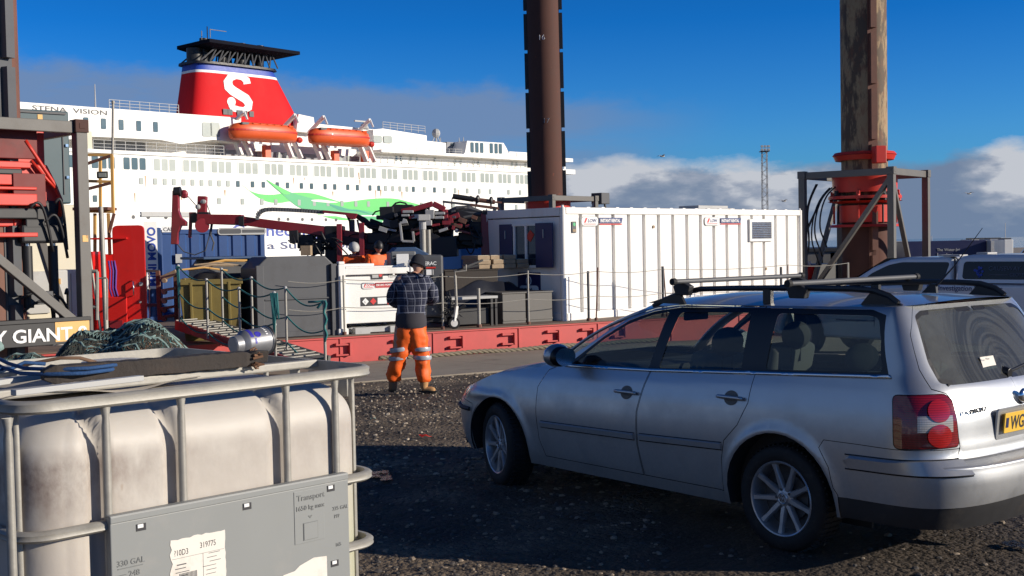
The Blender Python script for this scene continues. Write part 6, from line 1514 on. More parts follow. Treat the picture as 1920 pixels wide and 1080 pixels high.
for k in range(40):
    x0, y0 = rr.uniform(705, 900), rr.uniform(394, 466); q = MB(); q.box(RP(x0, y0, rr.uniform(-.3, .5)), (rr.uniform(.08, .4), rr.uniform(.1, .3), rr.uniform(.05, .25)), rot=Matrix.Rotation(rr.uniform(-.5, .5), 3, 'Y')); q.build('fitting', M[rr.choice(('black', 'black', 'black', 'dkgrey', 'maroon'))], rig, bevel=.01)
# pipe bundle held on top
pr = thing('drill_hammer', 'black and rusty drill hammer lying on a brown pipe above the rig', 'drill hammer', (*W(890, 380, Zr)[:2], DECK)); lo2 = L(pr.location); RQ = lambda x, y, d=0: lo2(W(x, y, Zr + d))
q = MB(); q.cyl(RQ(849, 368), RQ(888, 374), .062, n=14); q.cyl(RQ(883, 367), RQ(883, 376), .02); q.build('hammer_body', M['black'], pr, bevel=.004); q = MB(); q.cyl(RQ(888, 374), RQ(928, 379), .05, n=12); q.cyl(RQ(928, 379), RQ(941, 380), .022, n=10); q.build('hammer_shank', M['rust'], pr); q = MB(); q.bar(RQ(830, 378), RQ(882, 384), .04, .05); q.build('pipe', M['dkgrey'], pr); q = MB(); q.bar(RQ(882, 384), RQ(935, 391), .045, .06); q.build('pipe', M['rust'], pr)
q = MB(); q.blob(RQ(896, 373), (.05, .09, .09)); q.blob(RQ(921, 376), (.05, .08, .09)); q.bar(RQ(893, 376), RQ(893, 388), .04); q.bar(RQ(920, 379), RQ(921, 392), .04); q.bar(RQ(928, 389), RQ(926, 402), .07); q.bar(RQ(832, 379), RQ(832, 392), .025); q.build('clamp', M['black'], pr)
q = MB(); q.tube([RQ(848, 370), RQ(846, 385), RQ(850, 402), RQ(862, 410), RQ(878, 408), RQ(890, 392), RQ(896, 378)], .012, 6); q.tube([RQ(935, 390), RQ(940, 396), RQ(943, 402)], .01, 6); q.build('hose', M['black'], pr)
q = MB(); q.tube([RQ(838, 396), RQ(856, 392), RQ(880, 391), RQ(905, 398)], [.02, .07, .07, .03], 8); q.tube([RQ(840, 402), RQ(870, 398), RQ(902, 402)], .05, 8); q.build('hose_bundle', M['dkgrey'], pr)
# blue crate behind, green panels show the ship; small blue container
crate(864, 906, 29, 462, 'light blue steel crate behind the core boxes', M['ltblue'], dp=1.0, name='blue_crate')
# ---- white site cabin
CA = at(1058, 25.3, DECK); CA = onz(1058.5, 602.3, DECK); CB = V((7.72, 31.7, 0)); crz = math.atan2(CB.y - CA.y, CB.x - CA.x); CL = 9.2; CW = 2.44; CH = 2.40
cab = thing('site_cabin', 'white ribbed steel site cabin with blue shutters on the barge', 'cabin', CA, crz)
q = MB()
for x in (.055, CL - .055):
    for y in (.055, CW - .055): q.cyl((x, y, 0), (x, y, CH), .062, n=14); q.cyl((x, y, CH), (x, y, CH + .05), .035, .02, n=10)
q.build('corner_post', M['cabin'], cab, smooth=True, angle=rad(40))
q = MB()
for y in (.045, CW - .045): q.box((CL / 2, y, .08), (CL - .22, .09, .16)); q.box((CL / 2, y, CH - .07), (CL - .22, .09, .14))
for x in (.045, CL - .045): q.box((x, CW / 2, .08), (.09, CW - .22, .16)); q.box((x, CW / 2, CH - .09), (.09, CW - .22, .18))
q.build('rail', M['cabin'], cab, bevel=.012)
q = MB(); n = 17; st = (CL - .22) / n; P_ = []
for k in range(n):
    for u, dd in ((.0, 0), (.78, 0), (.83, 1), (.98, 1)): P_.append((.11 + st * (k + u), .03 + .062 * dd))
P_.append((.11 + st * n, .03)); m_ = len(P_)
q.v = [V((x, y, .16)) for x, y in P_] + [V((x, y, CH - .14)) for x, y in P_] + [V((x, CW - y, .16)) for x, y in P_] + [V((x, CW - y, CH - .14)) for x, y in P_]
q.f = [[i, i + 1, m_ + i + 1, m_ + i] for i in range(m_ - 1)] + [[2 * m_ + i, 2 * m_ + i + 1, 3 * m_ + i + 1, 3 * m_ + i] for i in range(m_ - 1)]; q.m = [0] * len(q.f)
q.build('side_wall', M['cabin'], cab, recalc=False)
for x in (.04, CL - .04): q = MB(); q.box((x, CW / 2, CH / 2 - .02), (.03, CW - .24, CH - .36)); q.build('end_wall', M['cabin'], cab)
q = MB(); q.box((CL / 2, CW / 2, CH - .03), (CL - .1, CW - .1, .04))
for k in range(18): q.box((.5 + k * .48, CW / 2, CH + .005), (.10, CW - .3, .03))
rf = q.build('roof', M['cabin'], cab); q = MB(); q.box((5.7, .6, CH + .06), (1.2, .6, .08)); q.box((5.7, .6, CH + .02), (1.5, .8, .03)); q.build('roof_hatch', M['ltgrey'], rf, bevel=.01)
# window with shutters on the end wall (x=0 face); local y runs away: y=0 near corner
def ey(px):   # pixel on the end wall -> local y
    R_ = Matrix.Rotation(-crz, 3, 'Z'); nrm = Matrix.Rotation(crz, 3, 'Z') @ V((1, 0, 0)); return (R_ @ (onplane(px, 460, CA, nrm) - CA)).y
def ez(px, py):
    nrm = Matrix.Rotation(crz, 3, 'Z') @ V((1, 0, 0)); return onplane(px, py, CA, nrm).z - CA.z
y0, y1 = ey(966), ey(1010); zb_, zt_ = ez(990, 500), ez(990, 421)
q = MB(); yc = (y0 + y1) / 2; ww = abs(y1 - y0)
for a, b in (((0, yc, zt_), (ww + .1, .06)), ((0, yc, zb_), (ww + .1, .06))): q.box((-.0, a[1], a[2]), (.09, b[0], b[1]))
for yy in (y0, y1, yc): q.box((-.0, yy, (zt_ + zb_) / 2), (.08, .06, zt_ - zb_))
wf = q.build('window', M['white'], cab, bevel=.006); q = MB(); q.box((.005, yc, (zt_ + zb_) / 2), (.01, ww, zt_ - zb_)); q.build('pane', pm('cabin_window_glass', (.015, .025, .045), .08, var=.3, spec=.9), wf)
q = MB(); q.prism([(0, 0), (.12, .16), (.0, .26), (-.14, .1)], frame((-.006, yc - .12, zt_ - .38), (0, -1, 0), (0, 0, 1)), .004); q.build('hi_vis_vest', M['orange_red'], wf)
for pa, pb_ in ((939, 963), (1009, 1041)):
    a_, b_ = ey(pa), ey(pb_); q = MB(); q.box((-.07 if pa > 1000 else -.03, (a_ + b_) / 2, (zt_ + zb_) / 2), (.035, abs(b_ - a_), zt_ - zb_ + .04)); sh = q.build('shutter', M['navy'], cab, bevel=.008)
    q = MB(); q.bar((-.10 if pa > 1000 else -.06, (a_ + b_) / 2, zt_ - .12), (-.10 if pa > 1000 else -.06, (a_ + b_) / 2, zt_ - .3), .02); q.build('bolt', M['ltgrey'], sh)
ya, yb = ey(969), ey(1011); z0, z1 = ez(990, 556), ez(990, 511); q = MB(); q.box((.018, (ya + yb) / 2, (z0 + z1) / 2), (.012, abs(yb - ya), abs(z1 - z0))); pn = q.build('logo_sign', M['navy'], cab)
fr_ = frame((.010, ya, z0), (0, -1, 0), (0, 0, 1)); wS = abs(yb - ya)
q = MB(); q.prism(rounded([(.05, .04), (wS - .05, .04), (wS - .05, .24), (.05, .24)], .09, 6), fr_, .003); q.build('logo_field', M['whiteprint'], pn); text('logo_lettering', 'LOW', .13, fr_ @ Matrix.Translation((.12, .09, .005)), M['navy'], pn, bold=.03, ext=.001)
q = MB(); q.tube([fr_ @ V((wS / 2 + .07 * math.cos(t), .34 + .09 * math.sin(t), .004)) for t in [2 * PI * k / 20 for k in range(20)]], .012, 6, closed=True); q.build('logo_ring', M['whiteprint'], pn)
def cx(px):
    R_ = Matrix.Rotation(-crz, 3, 'Z'); nrm = Matrix.Rotation(crz, 3, 'Z') @ V((0, 1, 0)); return (R_ @ (onplane(px, 460, CA, nrm) - CA)).x
zs = CH - .47
x0, x1 = cx(1091), cx(1169); pill(cab, x0, CH - .40, x1 - x0, .21, .012); x0, x1 = cx(1322), cx(1391); pill(cab, x0, CH - .40, x1 - x0, .21, .012)
q = MB(); x0 = cx(1074); q.box((x0 + .06, .01, CH - .42), (.13, .01, .24)); lb = q.build('safety_sticker', M['dkgrey'], cab); q = MB(); q.cyl((x0 + .06, .003, CH - .36), (x0 + .06, 0, CH - .36), .04, n=14); q.build('sticker_disc', M['green2'], lb); q = MB(); q.box((x0 + .06, .002, CH - .49), (.09, .004, .06)); q.build('sticker_print', M['wood'], lb)
x0, x1 = cx(1407), cx(1446); zc = CH - .52
q = MB(); q.box(((x0 + x1) / 2, .0, zc), (x1 - x0 + .10, .06, .56)); vf = q.build('vent', M['white'], cab, bevel=.008); q = MB()
for k in range(9): q.box(((x0 + x1) / 2, -.035, zc - .17 + k * .045), (x1 - x0 - .10, .03, .018), rot=Matrix.Rotation(.5, 3, 'X'))
q.box(((x0 + x1) / 2, -.034, zc), (x1 - x0 - .06, .006, .42)); q.build('vent_grille', M['chrome'], vf)
for px in (1227, 1437): q = MB(); xx = cx(px); q.cyl((xx, .03, 1.98 if px < 1300 else .9), (xx, .005, 1.98 if px < 1300 else .9), .035, n=14); q.build('cable_gland', M['wood'], cab)
# ---- edge stanchions and wires
def edge_pt(px, z=DECK, off=-.12):
    X_ = (px - 960) / FPX; k = .5 / .866; o = EDGE0 + EN * off; t_ = (o.y - k * o.x) / (1 - k * X_); return V((X_ * t_, t_, z))
posts = [(644, 1.12, 'pale green-grey', .018, 0), (829, 1.1, 'clean white', .022, 0), (897, .78, 'short galvanised', .035, 0), (990, 1.1, 'grey', .020, 0), (1103, 1.05, 'dark painted shadow of the next', .028, 0), (1117, 1.12, 'rusty', .016, .05), (1243, 1.1, 'dark stout', .03, 0), (1250, 1.05, 'thin leaning rusty', .014, -.06), (1465, 1.0, 'dark', .03, 0), (1478, 1.05, 'thin rusty', .014, 0), (1591, 1.05, 'pale', .022, 0)]  # the dark one near the cabin's near end is a cast shadow built solid
tops = []
for px, h_, cl, r_, lean in posts:
    p = edge_pt(px); mt = M['rust'] if 'rusty' in cl else (M['dkgrey'] if 'dark' in cl else M['galv'])
    where = {644: 'in front of the white fuel tank', 829: 'beside the plaid shirt', 897: 'between jockey wheel and grey boxes', 990: 'in front of the cabin window', 1103: 'in front of the ribbed cabin side', 1117: 'in front of the ribbed cabin side', 1243: 'in front of the middle of the cabin side', 1250: 'in front of the middle of the cabin side', 1465: 'near the far end of the cabin', 1478: 'near the far end of the cabin', 1591: 'beyond the far end of the cabin'}[px]
    t = thing('guard_post', f'{cl} guard rail post {where}', 'guard post', p, 0, 'guard posts along the barge edge')
    q = MB(); q.cyl((0, 0, 0), (lean, 0, h_), r_, n=10); q.build('tube', mt, t, smooth=True, angle=rad(40)); q = MB(); q.cyl((0, 0, 0), (0, 0, .06), r_ + .02, n=10); q.build('socket', M['rust'], t)
    tops.append((p, h_, lean))
ws = [(p, h_) for (p, h_, l_), pp in zip(tops, posts) if pp[0] in (644, 829, 990, 1117, 1243, 1478, 1591)]
for hh, nm in ((1.04, 'upper'), (.52, 'lower')):
    q = MB(); pts_ = [edge_pt(540, DECK + hh)]
    for p, h_ in ws: pts_.append(V((p.x, p.y - .02, DECK + hh)))
    fl2 = []
    for a, b in zip(pts_, pts_[1:]): fl2 += [a.lerp(b, i / 8) - V((0, 0, .05 * math.sin(PI * i / 8))) for i in range(8)]
    fl2.append(pts_[-1]); q.tube(fl2, .007, 5); tag(q.build('guard_wire', M['galv'], origin=EP(0, 0, DECK)), f'{nm} sagging steel wire strung between the guard posts', 'wire')
# mooring rope at the foot of the hull
q = MB(); pts_ = []
for i in range(120):
    a = -3.4 + 6.5 * i / 119; p = EP(a, .26, 0); p.z = gz(p.x, p.y) + .06 + .03 * noise.noise(V((a, 0, 0))); p += EN * .1 * noise.noise(V((a * .7, 3, 0))); pts_.append(p)
for k in range(3): q.tube([p + V((0, math.cos(i * .9 + k * 2.09), math.sin(i * .9 + k * 2.09))) * .022 for i, p in enumerate(pts_)], .026, 6)
tag(q.build('mooring_rope', pm('hemp_rope', (.20, .17, .12), .9, var=.3, scale=20), smooth=True, origin=EP(0, .2, -.3)), 'thick twisted mooring rope lying along the foot of the red hull', 'rope')
# ---- gangway
gw = thing('gangway', 'grey aluminium gangway sloping from the barge to the quay', 'gangway', (*at(450, 20.6)[:2], 0)); lo = L(gw.location)
farb = [(418, 612, 21.0), (474, 632, 20.3), (538, 655, 19.5)]; nearb = [(337, 605, 21.2), (390, 635, 20.4), (451, 655, 19.7), (517, 668, 18.9)]
A = lo(W(330, 602, 21.3)); B_ = lo(W(556, 676, 18.7)); off = V((.42, .58, 0))
D_ = (B_ - A); q = MB(); q.add([A, B_, B_ + off, A + off], [(0, 1, 2, 3)]); wk = q.build('walkway', M['grey'], gw)
q = MB()
for k in range(20): c = A + D_ * (k / 20) + V((0, 0, .012)); q.bar(c, c + off * (.9 if k % 3 else 1), .022, .015)
q.build('tread_bar', M['galv'], wk)
for o_ in (V((0, 0, 0)), off): q = MB(); q.bar(A + o_ - V((0, 0, .07)), B_ + o_ - V((0, 0, .07)), .05, .16); q.build('side_beam', M['maroon'] if o_.length == 0 else M['grey'], gw)
def grp(base, tops_, nm, lab=None):
    out = []
    for px, py, dz_ in base:
        b = lo(W(px, py, dz_)); t_ = b + V((.0, 0, 1.0)); q = MB(); q.cyl(b, t_, .021, n=10); q.build('post', M['galv'], gw, smooth=True, angle=rad(40)); q = MB(); q.blob(t_, .03); q.blob(b + V((0, 0, .5)), .028); q.build('rope_eye', M['ltgrey'], gw); out.append((b, t_))
    return out
fp = grp(farb, 0, ''); np_ = grp(nearb, 0, '')
q = MB()
for row in (np_, fp):
    for hh in (1.0, .52, .1):
        for (b, t_), (b2_, t2_) in zip(row, row[1:]):
            p = b + V((0, 0, hh)); r_ = b2_ + V((0, 0, hh)); q.tube([p.lerp(r_, i / 10) - V((0, 0, .10 * math.sin(PI * i / 10))) for i in range(11)], .013, 6)
b = np_[-1][0]
for k in range(6): x = .02 * k; q.tube([b + V((-.05 + x, -.03, 1.0)), b + V((-.03 + x, -.04, .8 - .1 * (k % 3))), b + V((.0, -.03, .2 + .08 * k))], .014, 6)
p = np_[0][0]
for k in range(4): q.tube([p + V((.01 * k - .02, -.03, 1.0)), p + V((.012 * k, -.04, .6)), p + V((.0, -.03, .25 + .1 * k))], .012, 6)
q.build('hand_rope', M['tealrope'], gw, smooth=True)
ep = W(610, 672, 19.0); ep2 = V((ep.x, ep.y, gz(ep.x, ep.y))); t = thing('rail_post', 'quayside metal post wrapped with teal rope at the foot of the gangway', 'post', ep2); hp_ = zat(610, 563, 19.0) - ep2.z
q = MB(); q.cyl((0, 0, 0), (0, 0, hp_), .024, n=10); q.build('tube', M['galv'], t, smooth=True, angle=rad(40)); q = MB(); q.tube([(.02 + .02 * math.sin(i * 1.3), -.03, hp_ - .05 * i) for i in range(14)], .02, 6); q.tube([(-.25, 0, hp_ - .02), (-.1, 0, hp_ - .02), (.0, 0, hp_), (-.1, -.05, hp_ - .12)], .02, 6); q.build('rope_wrap', M['tealrope'], t, smooth=True)
q = MB(); a_ = V((-.02, .02, hp_ - .03)); b_ = np_[-1][1] + gw.location - ep2
b_ = fp[-1][1] + gw.location - ep2; q.tube([a_.lerp(b_, i / 12) - V((0, 0, .16 * math.sin(PI * i / 12))) for i in range(13)], .013, 6)
for hh in (.55, .12): q.tube([(a_ + V((0, 0, -1.0 + hh))).lerp(b_ + V((0, 0, -1.0 + hh)), i / 12) - V((0, 0, .14 * math.sin(PI * i / 12))) for i in range(13)], .013, 6)
q.build('slack_rope', M['tealrope'], t, smooth=True)
for px, py, h_, lb, mt in ((440, 618, 1.02, 'white painted post standing by the yellow skip', 'white'),):
    p = W(px, py, 22.4); t = thing('rail_post', lb, 'post', (p.x, p.y, DECK)); q = MB(); q.cyl((0, 0, 0), (.08, 0, h_), .035, n=12); q.build('tube', M[mt], t, smooth=True, angle=rad(40)); q = MB(); q.cyl((0, 0, 0), (0, 0, .05), .06, n=12); q.build('socket', M['rust'], t)
# red gear and box seen past the right end of the cabin
t, w, h = crate(1512, 1530, 33.5, 500, 'red steel box with white lid beyond the far end of the cabin', M['red'], dp=.8, name='red_box'); q = MB(); q.box((w * .5, .3, h + .08), (.3, .3, .12)); q.build('lid_box', M['white'], t)
t, w, h = crate(1530, 1590, 34.5, 497, 'dark machinery box behind the right leg frame', M['black'], dp=1.2, name='machinery_box')
# ---------------------------------------------------------------- fishing net heap on the quay
def net_heap(name, label, px0, px1, dep, ytop, seed, nrope, dp=1.1, cat='fishing net'):
    rr = random.Random(seed); A = W(px0, 640, dep); B_ = W(px1, 640, dep); c = (A + B_) / 2; g0 = gz(c.x, c.y); w = (B_ - A).length; h = zat((px0 + px1) / 2, ytop, dep) - g0
    t = thing(name, label, cat, (c.x, c.y, g0)); 
    def hf(x, y):
        r_ = max(0, 1 - (x / (w / 2)) ** 4) ** .5 * max(0, 1 - (y / (dp / 2 + .2)) ** 2) ** .5; return h * r_ * (.86 + .22 * noise.noise(V((x * 1.6, y * 2, seed)))) + .05 * noise.noise(V((x * 7, y * 7, seed)))* r_
    q = MB(); q.grid(lambda u, v: V((w * (u - .5), (dp + .4) * (v - .5), max(-.02, hf(w * (u - .5), (dp + .4) * (v - .5)) - .03))), 60, 26); q.build('net_core', M['darknet'], t)
    # knotted mesh lines
    def surf(x, y, o=0): return V((x, y, hf(x, y) + o))
    for mt, n_, r_, nm in (('darknet', nrope * 2, .010, 'net_mesh'), ('brownnet', nrope // 2, .007, 'net_mesh'), ('palerope', nrope // 5, .008, 'net_mesh'), ('tealrope', nrope // 6, .008, 'net_mesh')):
        q = MB()
        for k in range(n_):
            x, y = rr.uniform(-w / 2, w / 2) * .95, rr.uniform(-dp / 2 - .1, .2); a = rr.uniform(0, 6.28); pts_ = []
            for i in range(rr.randint(6, 14)):
                pts_.append(surf(x, y, .012 + .02 * rr.random())); a += rr.uniform(-.9, .9); x += .05 * math.cos(a); y += .05 * math.sin(a)
                if abs(x) > w / 2 or abs(y) > dp / 2 + .15: break
            if len(pts_) > 3: q.tube(pts_, r_, 4, caps=False)
        tag(q.build(nm, M[mt], t), kind='stuff')
    # thicker pale ropes and cross-hatched netting draped over the crest
    q = MB()
    for k in range(9):
        x0 = rr.uniform(-w / 2, w / 2 - .5); y0 = rr.uniform(-dp / 2, 0); L_ = rr.uniform(.5, 1.3); sl = rr.uniform(-.35, .35)
        q.tube([surf(x0 + L_ * i / 14, y0 + sl * L_ * i / 14 + .03 * math.sin(i * 1.1 + k), .03 + .012 * math.sin(i * 2.4)) for i in range(15)], .014, 6)
    for k in range(5):
        x0 = -w / 2 + .1 + k * w / 5; q.tube([surf(x0 + .02 * i * w / 5, -.12 + .05 * math.sin(i), .04) for i in range(0, 50, 3)], .015, 6)
    q.build('rope', M['palerope'], t, smooth=True)
    q = MB(); nx = int(w / .09)
    for i in range(nx):
        x = -w / 2 + .1 + i * .09
        for s_ in (1, -1): q.tube([surf(x + s_ * .32 * j / 6, -.45 + .52 * j / 6, .022) for j in range(7)], .0042, 3, caps=False) if noise.noise(V((x * 1.5, seed, 0))) > -.1 else None
    tag(q.build('netting', M['palerope'], t), kind='stuff')
    return t
net_heap('net_heap', 'long tangled heap of dark and pale green fishing net on the quay', 92, 372, 14.5, 598, 3, 240)
net_heap('net_heap', 'small low heap of teal rope and net at the left edge behind the cage tank', -20, 98, 12.5, 652, 5, 90, .8)
# ---------------------------------------------------------------- caged liquid tank in the foreground
LF_, LS_ = 1.20, 1.30; IT = 1.436
IFR = W(707, 684, 3.985); iang = math.atan2(.714, .70)       # front runs left-near to right-far
ibc = thing('cage_tank', 'large stained white plastic tank in a galvanised cage with grey label plate in the foreground', 'cage tank', (IFR.x - LF_ * math.cos(iang), IFR.y - LF_ * math.sin(iang), 0), iang)
# local: x along the front (0 left .. LF_ right), y depth away, z up
def iu(px, z=1.1):    # pixel column on the front face -> local x
    n = V((math.sin(iang), -math.cos(iang), 0)); p = onplane(px, 800, IFR, n); return (p - ibc.location).dot(V((math.cos(iang), math.sin(iang), 0)))
def rrect(z, ins=0.0, r=.09, n=8):
    x0, x1, y0, y1 = ins, LF_ - ins, ins, LS_ - ins; out = []
    for cx, cy, a in ((x1 - r, y0 + r, -90), (x1 - r, y1 - r, 0), (x0 + r, y1 - r, 90), (x0 + r, y0 + r, 180)):
        for k in range(n + 1): t = rad(a + 90 * k / n); out.append(V((cx + r * math.cos(t), cy + r * math.sin(t), z)))
    return out
BASE = .28
def ring(nm, z, hgt, thick=.012, ins=0, mat='galv'):
    # flattened galvanised tube section: outer face with a shallow groove
    P_ = rrect(0, ins); n = len(P_); q = MB(); prof = [(0, -hgt / 2), (-.006, -hgt / 2 + .003), (-.012, -hgt / 2 + .008), (-.010, 0), (-.012, hgt / 2 - .008), (-.006, hgt / 2 - .003), (0, hgt / 2), (thick, hgt / 2), (thick, -hgt / 2)]
    c = V((LF_ / 2, LS_ / 2, 0)); m_ = len(prof)
    for i, p in enumerate(P_):
        d = (P_[(i + 1) % n] - P_[i - 1]).normalized(); nn = V((-d.y, d.x, 0))
        for o, zz in prof: q.v.append(V((p.x, p.y, z + zz)) + nn * (o + .0))
    for i in range(n):
        j = (i + 1) % n
        for k in range(m_): k2 = (k + 1) % m_; q.f.append([i * m_ + k, j * m_ + k, j * m_ + k2, i * m_ + k2]); q.m.append(0)
    return q.build(nm, M[mat], ibc, smooth=True, angle=rad(35))
ring('top_rail', IT - .022, .036)
for z in (1.068, .845, .62, .40): ring('cage_ring', z, .030)
pxs = [iu(18), iu(202), iu(344), iu(541), iu(633)]
def post(x, y, d, ztop=IT - .04, zb=BASE + .05):
    # d: outward direction of the face
    q = MB(); w_ = .026; t_ = .015; dx = V((-d[1], d[0], 0)); dn = V((d[0], d[1], 0)); c = V((x, y, 0)) - dn * .012
    zs_ = [(zb, 1), (ztop - .055, 1), (ztop - .03, .75), (ztop, 1.25)]; P_ = []
    for z, k in zs_:
        for a, b in ((-.5, 0), (-.36, .5), (-.12, .78), (.12, .78), (.36, .5), (.5, 0), (.4, -.3), (-.4, -.3)): P_.append(c + dx * (a * w_ * k) + dn * (b * t_ - .006) + V((0, 0, z)))
    q.add(P_, [(j * 8 + i, j * 8 + (i + 1) % 8, (j + 1) * 8 + (i + 1) % 8, (j + 1) * 8 + i) for j in range(3) for i in range(8)]); return q.build('cage_bar', M['galv'], ibc, smooth=True, angle=rad(50))
for x in pxs: post(x, -.006, (0, -1))
for x in (.12, .33, .56, .80, 1.05): post(x, LS_ - .016, (0, 1))
for y in (.10, .32, .60, .88, 1.18): post(LF_ - .016, y, (1, 0)); post(.016, y, (-1, 0))
# corner tabs under the top rail
q = MB(); q.box((LF_ - .01, .17, IT - .07), (.012, .05, .10)); q.box((LF_ - .012, .45, IT - .07), (.012, .05, .10)); q.box((LF_ - .012, .75, IT - .07), (.012, .05, .10)); q.build('rail_tab', M['galv'], ibc, bevel=.003)
# bottle
m, nt, b = NT('stained_tank_plastic'); g = G(nt); co = g.coord(); sp = g.n('ShaderNodeSeparateXYZ'); nt.links.new(co, sp.inputs[0])
base = g.mix(g.noise(co, 3, 5, .6), (.45, .415, .37), (.58, .545, .49))
zz = sp.outputs[2]; nn = g.noise(g.coord(scale=(1, 1, .6)), 5, 8, .65)
band = g.math('MULTIPLY', g.step(zz, 1.30, 1.24), g.step(zz, 1.02, 1.20)); xl = g.step(sp.outputs[0], .55, .02)
st_ = g.math('MULTIPLY', g.math('MULTIPLY', band, g.step(nn, .36, .60)), g.math('MULTIPLY_ADD', xl, .80, .26)); base = g.mix(st_, base, (.10, .05, .04))
low_ = g.math('MULTIPLY', g.step(zz, 1.22, 1.0), g.math('MULTIPLY_ADD', g.step(nn, .3, .8), .5, .12)); base = g.mix(g.math('MULTIPLY', low_, .6), base, (.33, .25, .20))
grn = g.math('MULTIPLY', g.step(zz, 1.14, .86), g.step(sp.outputs[0], .9, 1.12)); base = g.mix(g.math('MULTIPLY', grn, .6), base, (.40, .42, .26))
mk_ = g.step(g.noise(g.coord(scale=(6, 6, 2.5), loc=(2, 1, 0)), 2.2, 3, .5), .735, .76); base = g.mix(g.math('MULTIPLY', mk_, .6), base, (.35, .28, .22))
g.set(b.inputs['Base Color'], base); b.inputs['Roughness'].default_value = .5; b.inputs['Specular IOR Level'].default_value = .35; b.inputs['Subsurface Weight'].default_value = .18; b.inputs['Subsurface Radius'].default_value = (.06, .05, .04); b.inputs['Subsurface Scale'].default_value = .3
g.set(b.inputs['Normal'], g.bump(g.noise(co, 9, 5, .5), .25, .01)); M['bottle'] = m
def bottle(u, v):
    zt, zb2 = IT - .052, BASE + .02; H_ = zt - zb2; R_ = .135
    # v 0..1: bottom to top centre
    if v < .7: z = zb2 + (H_ - R_) * (v / .7); k = 0
    else:
        t = (v - .7) / .3
        if t < .6: a = (PI / 2) * t / .6; z = zt - R_ + R_ * math.sin(a) ** .9; k = R_ * (1 - math.cos(a))
        else: z = zt + .012 * (t - .6) / .4; k = R_ + (LF_ / 2 - R_ - .05) * ((t - .6) / .4)
    r_ = max(.12 - k * .3, .02); x0, x1, y0, y1 = .030 + k, LF_ - .030 - k, .030 + k, LS_ - .030 - k * (LS_ / LF_)
    if y1 - y0 < .02: y0 = y1 = (y0 + y1) / 2; y0 -= .01; y1 += .01
    r_ = min(r_, (x1 - x0) / 2 * .98, (y1 - y0) / 2 * .98); segs = [(x0 + r_, y0, x1 - r_, y0), 'c', (x1, y0 + r_, x1, y1 - r_), 'c', (x1 - r_, y1, x0 + r_, y1), 'c', (x0, y1 - r_, x0, y0 + r_), 'c']
    cc = [(x1 - r_, y0 + r_, -90), (x1 - r_, y1 - r_, 0), (x0 + r_, y1 - r_, 90), (x0 + r_, y0 + r_, 180)]
    U = (u * 4) % 4; i = int(U); f_ = U - i
    if f_ < .8:
        a = segs[2 * i]; s_ = f_ / .8; x = a[0] + (a[2] - a[0]) * s_; y = a[1] + (a[3] - a[1]) * s_
    else:
        cx, cy, a0_ = cc[i]; t = rad(a0_ + 90 * (f_ - .8) / .2); x = cx + r_ * math.cos(t); y = cy + r_ * math.sin(t)
    # vertical flutes at the cage bars on the front and right faces
    g_ = 0
    if i == 0:
        for px_ in pxs[1:4]: g_ = max(g_, math.exp(-((x - px_ + .020) / .024) ** 4))
        y += (.024 * g_ - .010 * math.sin(PI * min(1, max(0, x / LF_)))) * (1 if k < R_ else max(0, 1 - (k - R_) / .12)); 
    return V((x, y, z - (.02 * g_ if k > .0 and i == 0 and k < R_ * 1.2 else 0)))
q = MB(); q.grid(bottle, 320, 64); q.build('bottle', M['bottle'], ibc, smooth=True, merge=True)
q = MB(); q.lathe([(0, .075), (.10, .075), (.11, .06), (.115, 0)], Matrix.Translation((LF_ / 2, LS_ / 2, IT - .05)), 28); q.build('lid', M['bottle'], ibc, smooth=True, angle=rad(40))
for y in (.33, .86):
    q = MB(); q.box((LF_ / 2, y, IT - .015), (LF_ - .02, .035, .028)); q.build('top_bar', M['galv'], ibc, bevel=.006)
# pallet and supports below the frame
q = MB(); q.box((LF_ / 2, LS_ / 2, BASE - .0), (LF_ - .02, LS_ - .02, .06)); q.build('cage_floor', M['galv'], ibc, bevel=.01)
pal = thing('pallet', 'wooden pallet stack carrying the caged tank', 'pallet', ibc.location, iang)
q = MB()
for z in (.012, .125, .155, .24):
    for k in range(6): q.box((LF_ / 2, .06 + k * (LS_ - .12) / 5, z), (LF_, .11, .02))
for x in (.07, LF_ / 2, LF_ - .07):
    for z in (.07, .20): q.box((x, LS_ / 2, z), (.10, LS_, .06 if z > .1 else .09))
q.build('board', M['wood'], pal, bevel=.003)
# grey label plate
M['plate'] = pm('grey_label_plate', (.235, .245, .24), .5, var=.06, dirt=.25, dirtc=(.30, .29, .27), dscale=7)
px0, px1 = iu(192), iu(641); zt_, zb_ = 1.098, .55
holes = [(iu(250), .0), (iu(450), .0), (iu(608), .0)]
q = MB(); q.box(((px0 + px1) / 2, -.022, (zt_ + zb_) / 2 - .010), (px1 - px0, .008, zt_ - zb_ - .022)); q.box(((px0 + px1) / 2, -.012, zt_ - .003), (px1 - px0, .030, .006)); q.box(((px0 + px1) / 2, -.0235, zt_ - .012), (px1 - px0, .010, .02)); q.box((px0 + .004, -.012, (zt_ + zb_) / 2), (.006, .02, zt_ - zb_ - .01))
lp = q.build('label_plate', M['plate'], ibc, bevel=.0035)
PF = lambda x, z, o=0: frame((x, -.0265 - o, z), (1, 0, 0), (0, 0, 1))
for xh, zh in ((iu(250), zt_ - .045), (iu(450), zt_ - .045), (iu(608), zt_ - .04), (iu(612), .815)):
    q = MB(); q.box((xh, -.0262, zh), (.030, .002, .020)); o = q.build('slot', M['blackprint'], lp); q = MB(); q.box((xh - .003, -.028, zh + .004), (.017, .004, .010)); q.build('clip', M['whiteprint'], o)
def emb(s_, px, z, size, **k): text('embossed_lettering', s_, size, PF(iu(px), z), M['emboss'], lp, ext=.0012, **k)
M['emboss'] = pm('plate_relief', (.165, .172, .17), .55, var=.05)
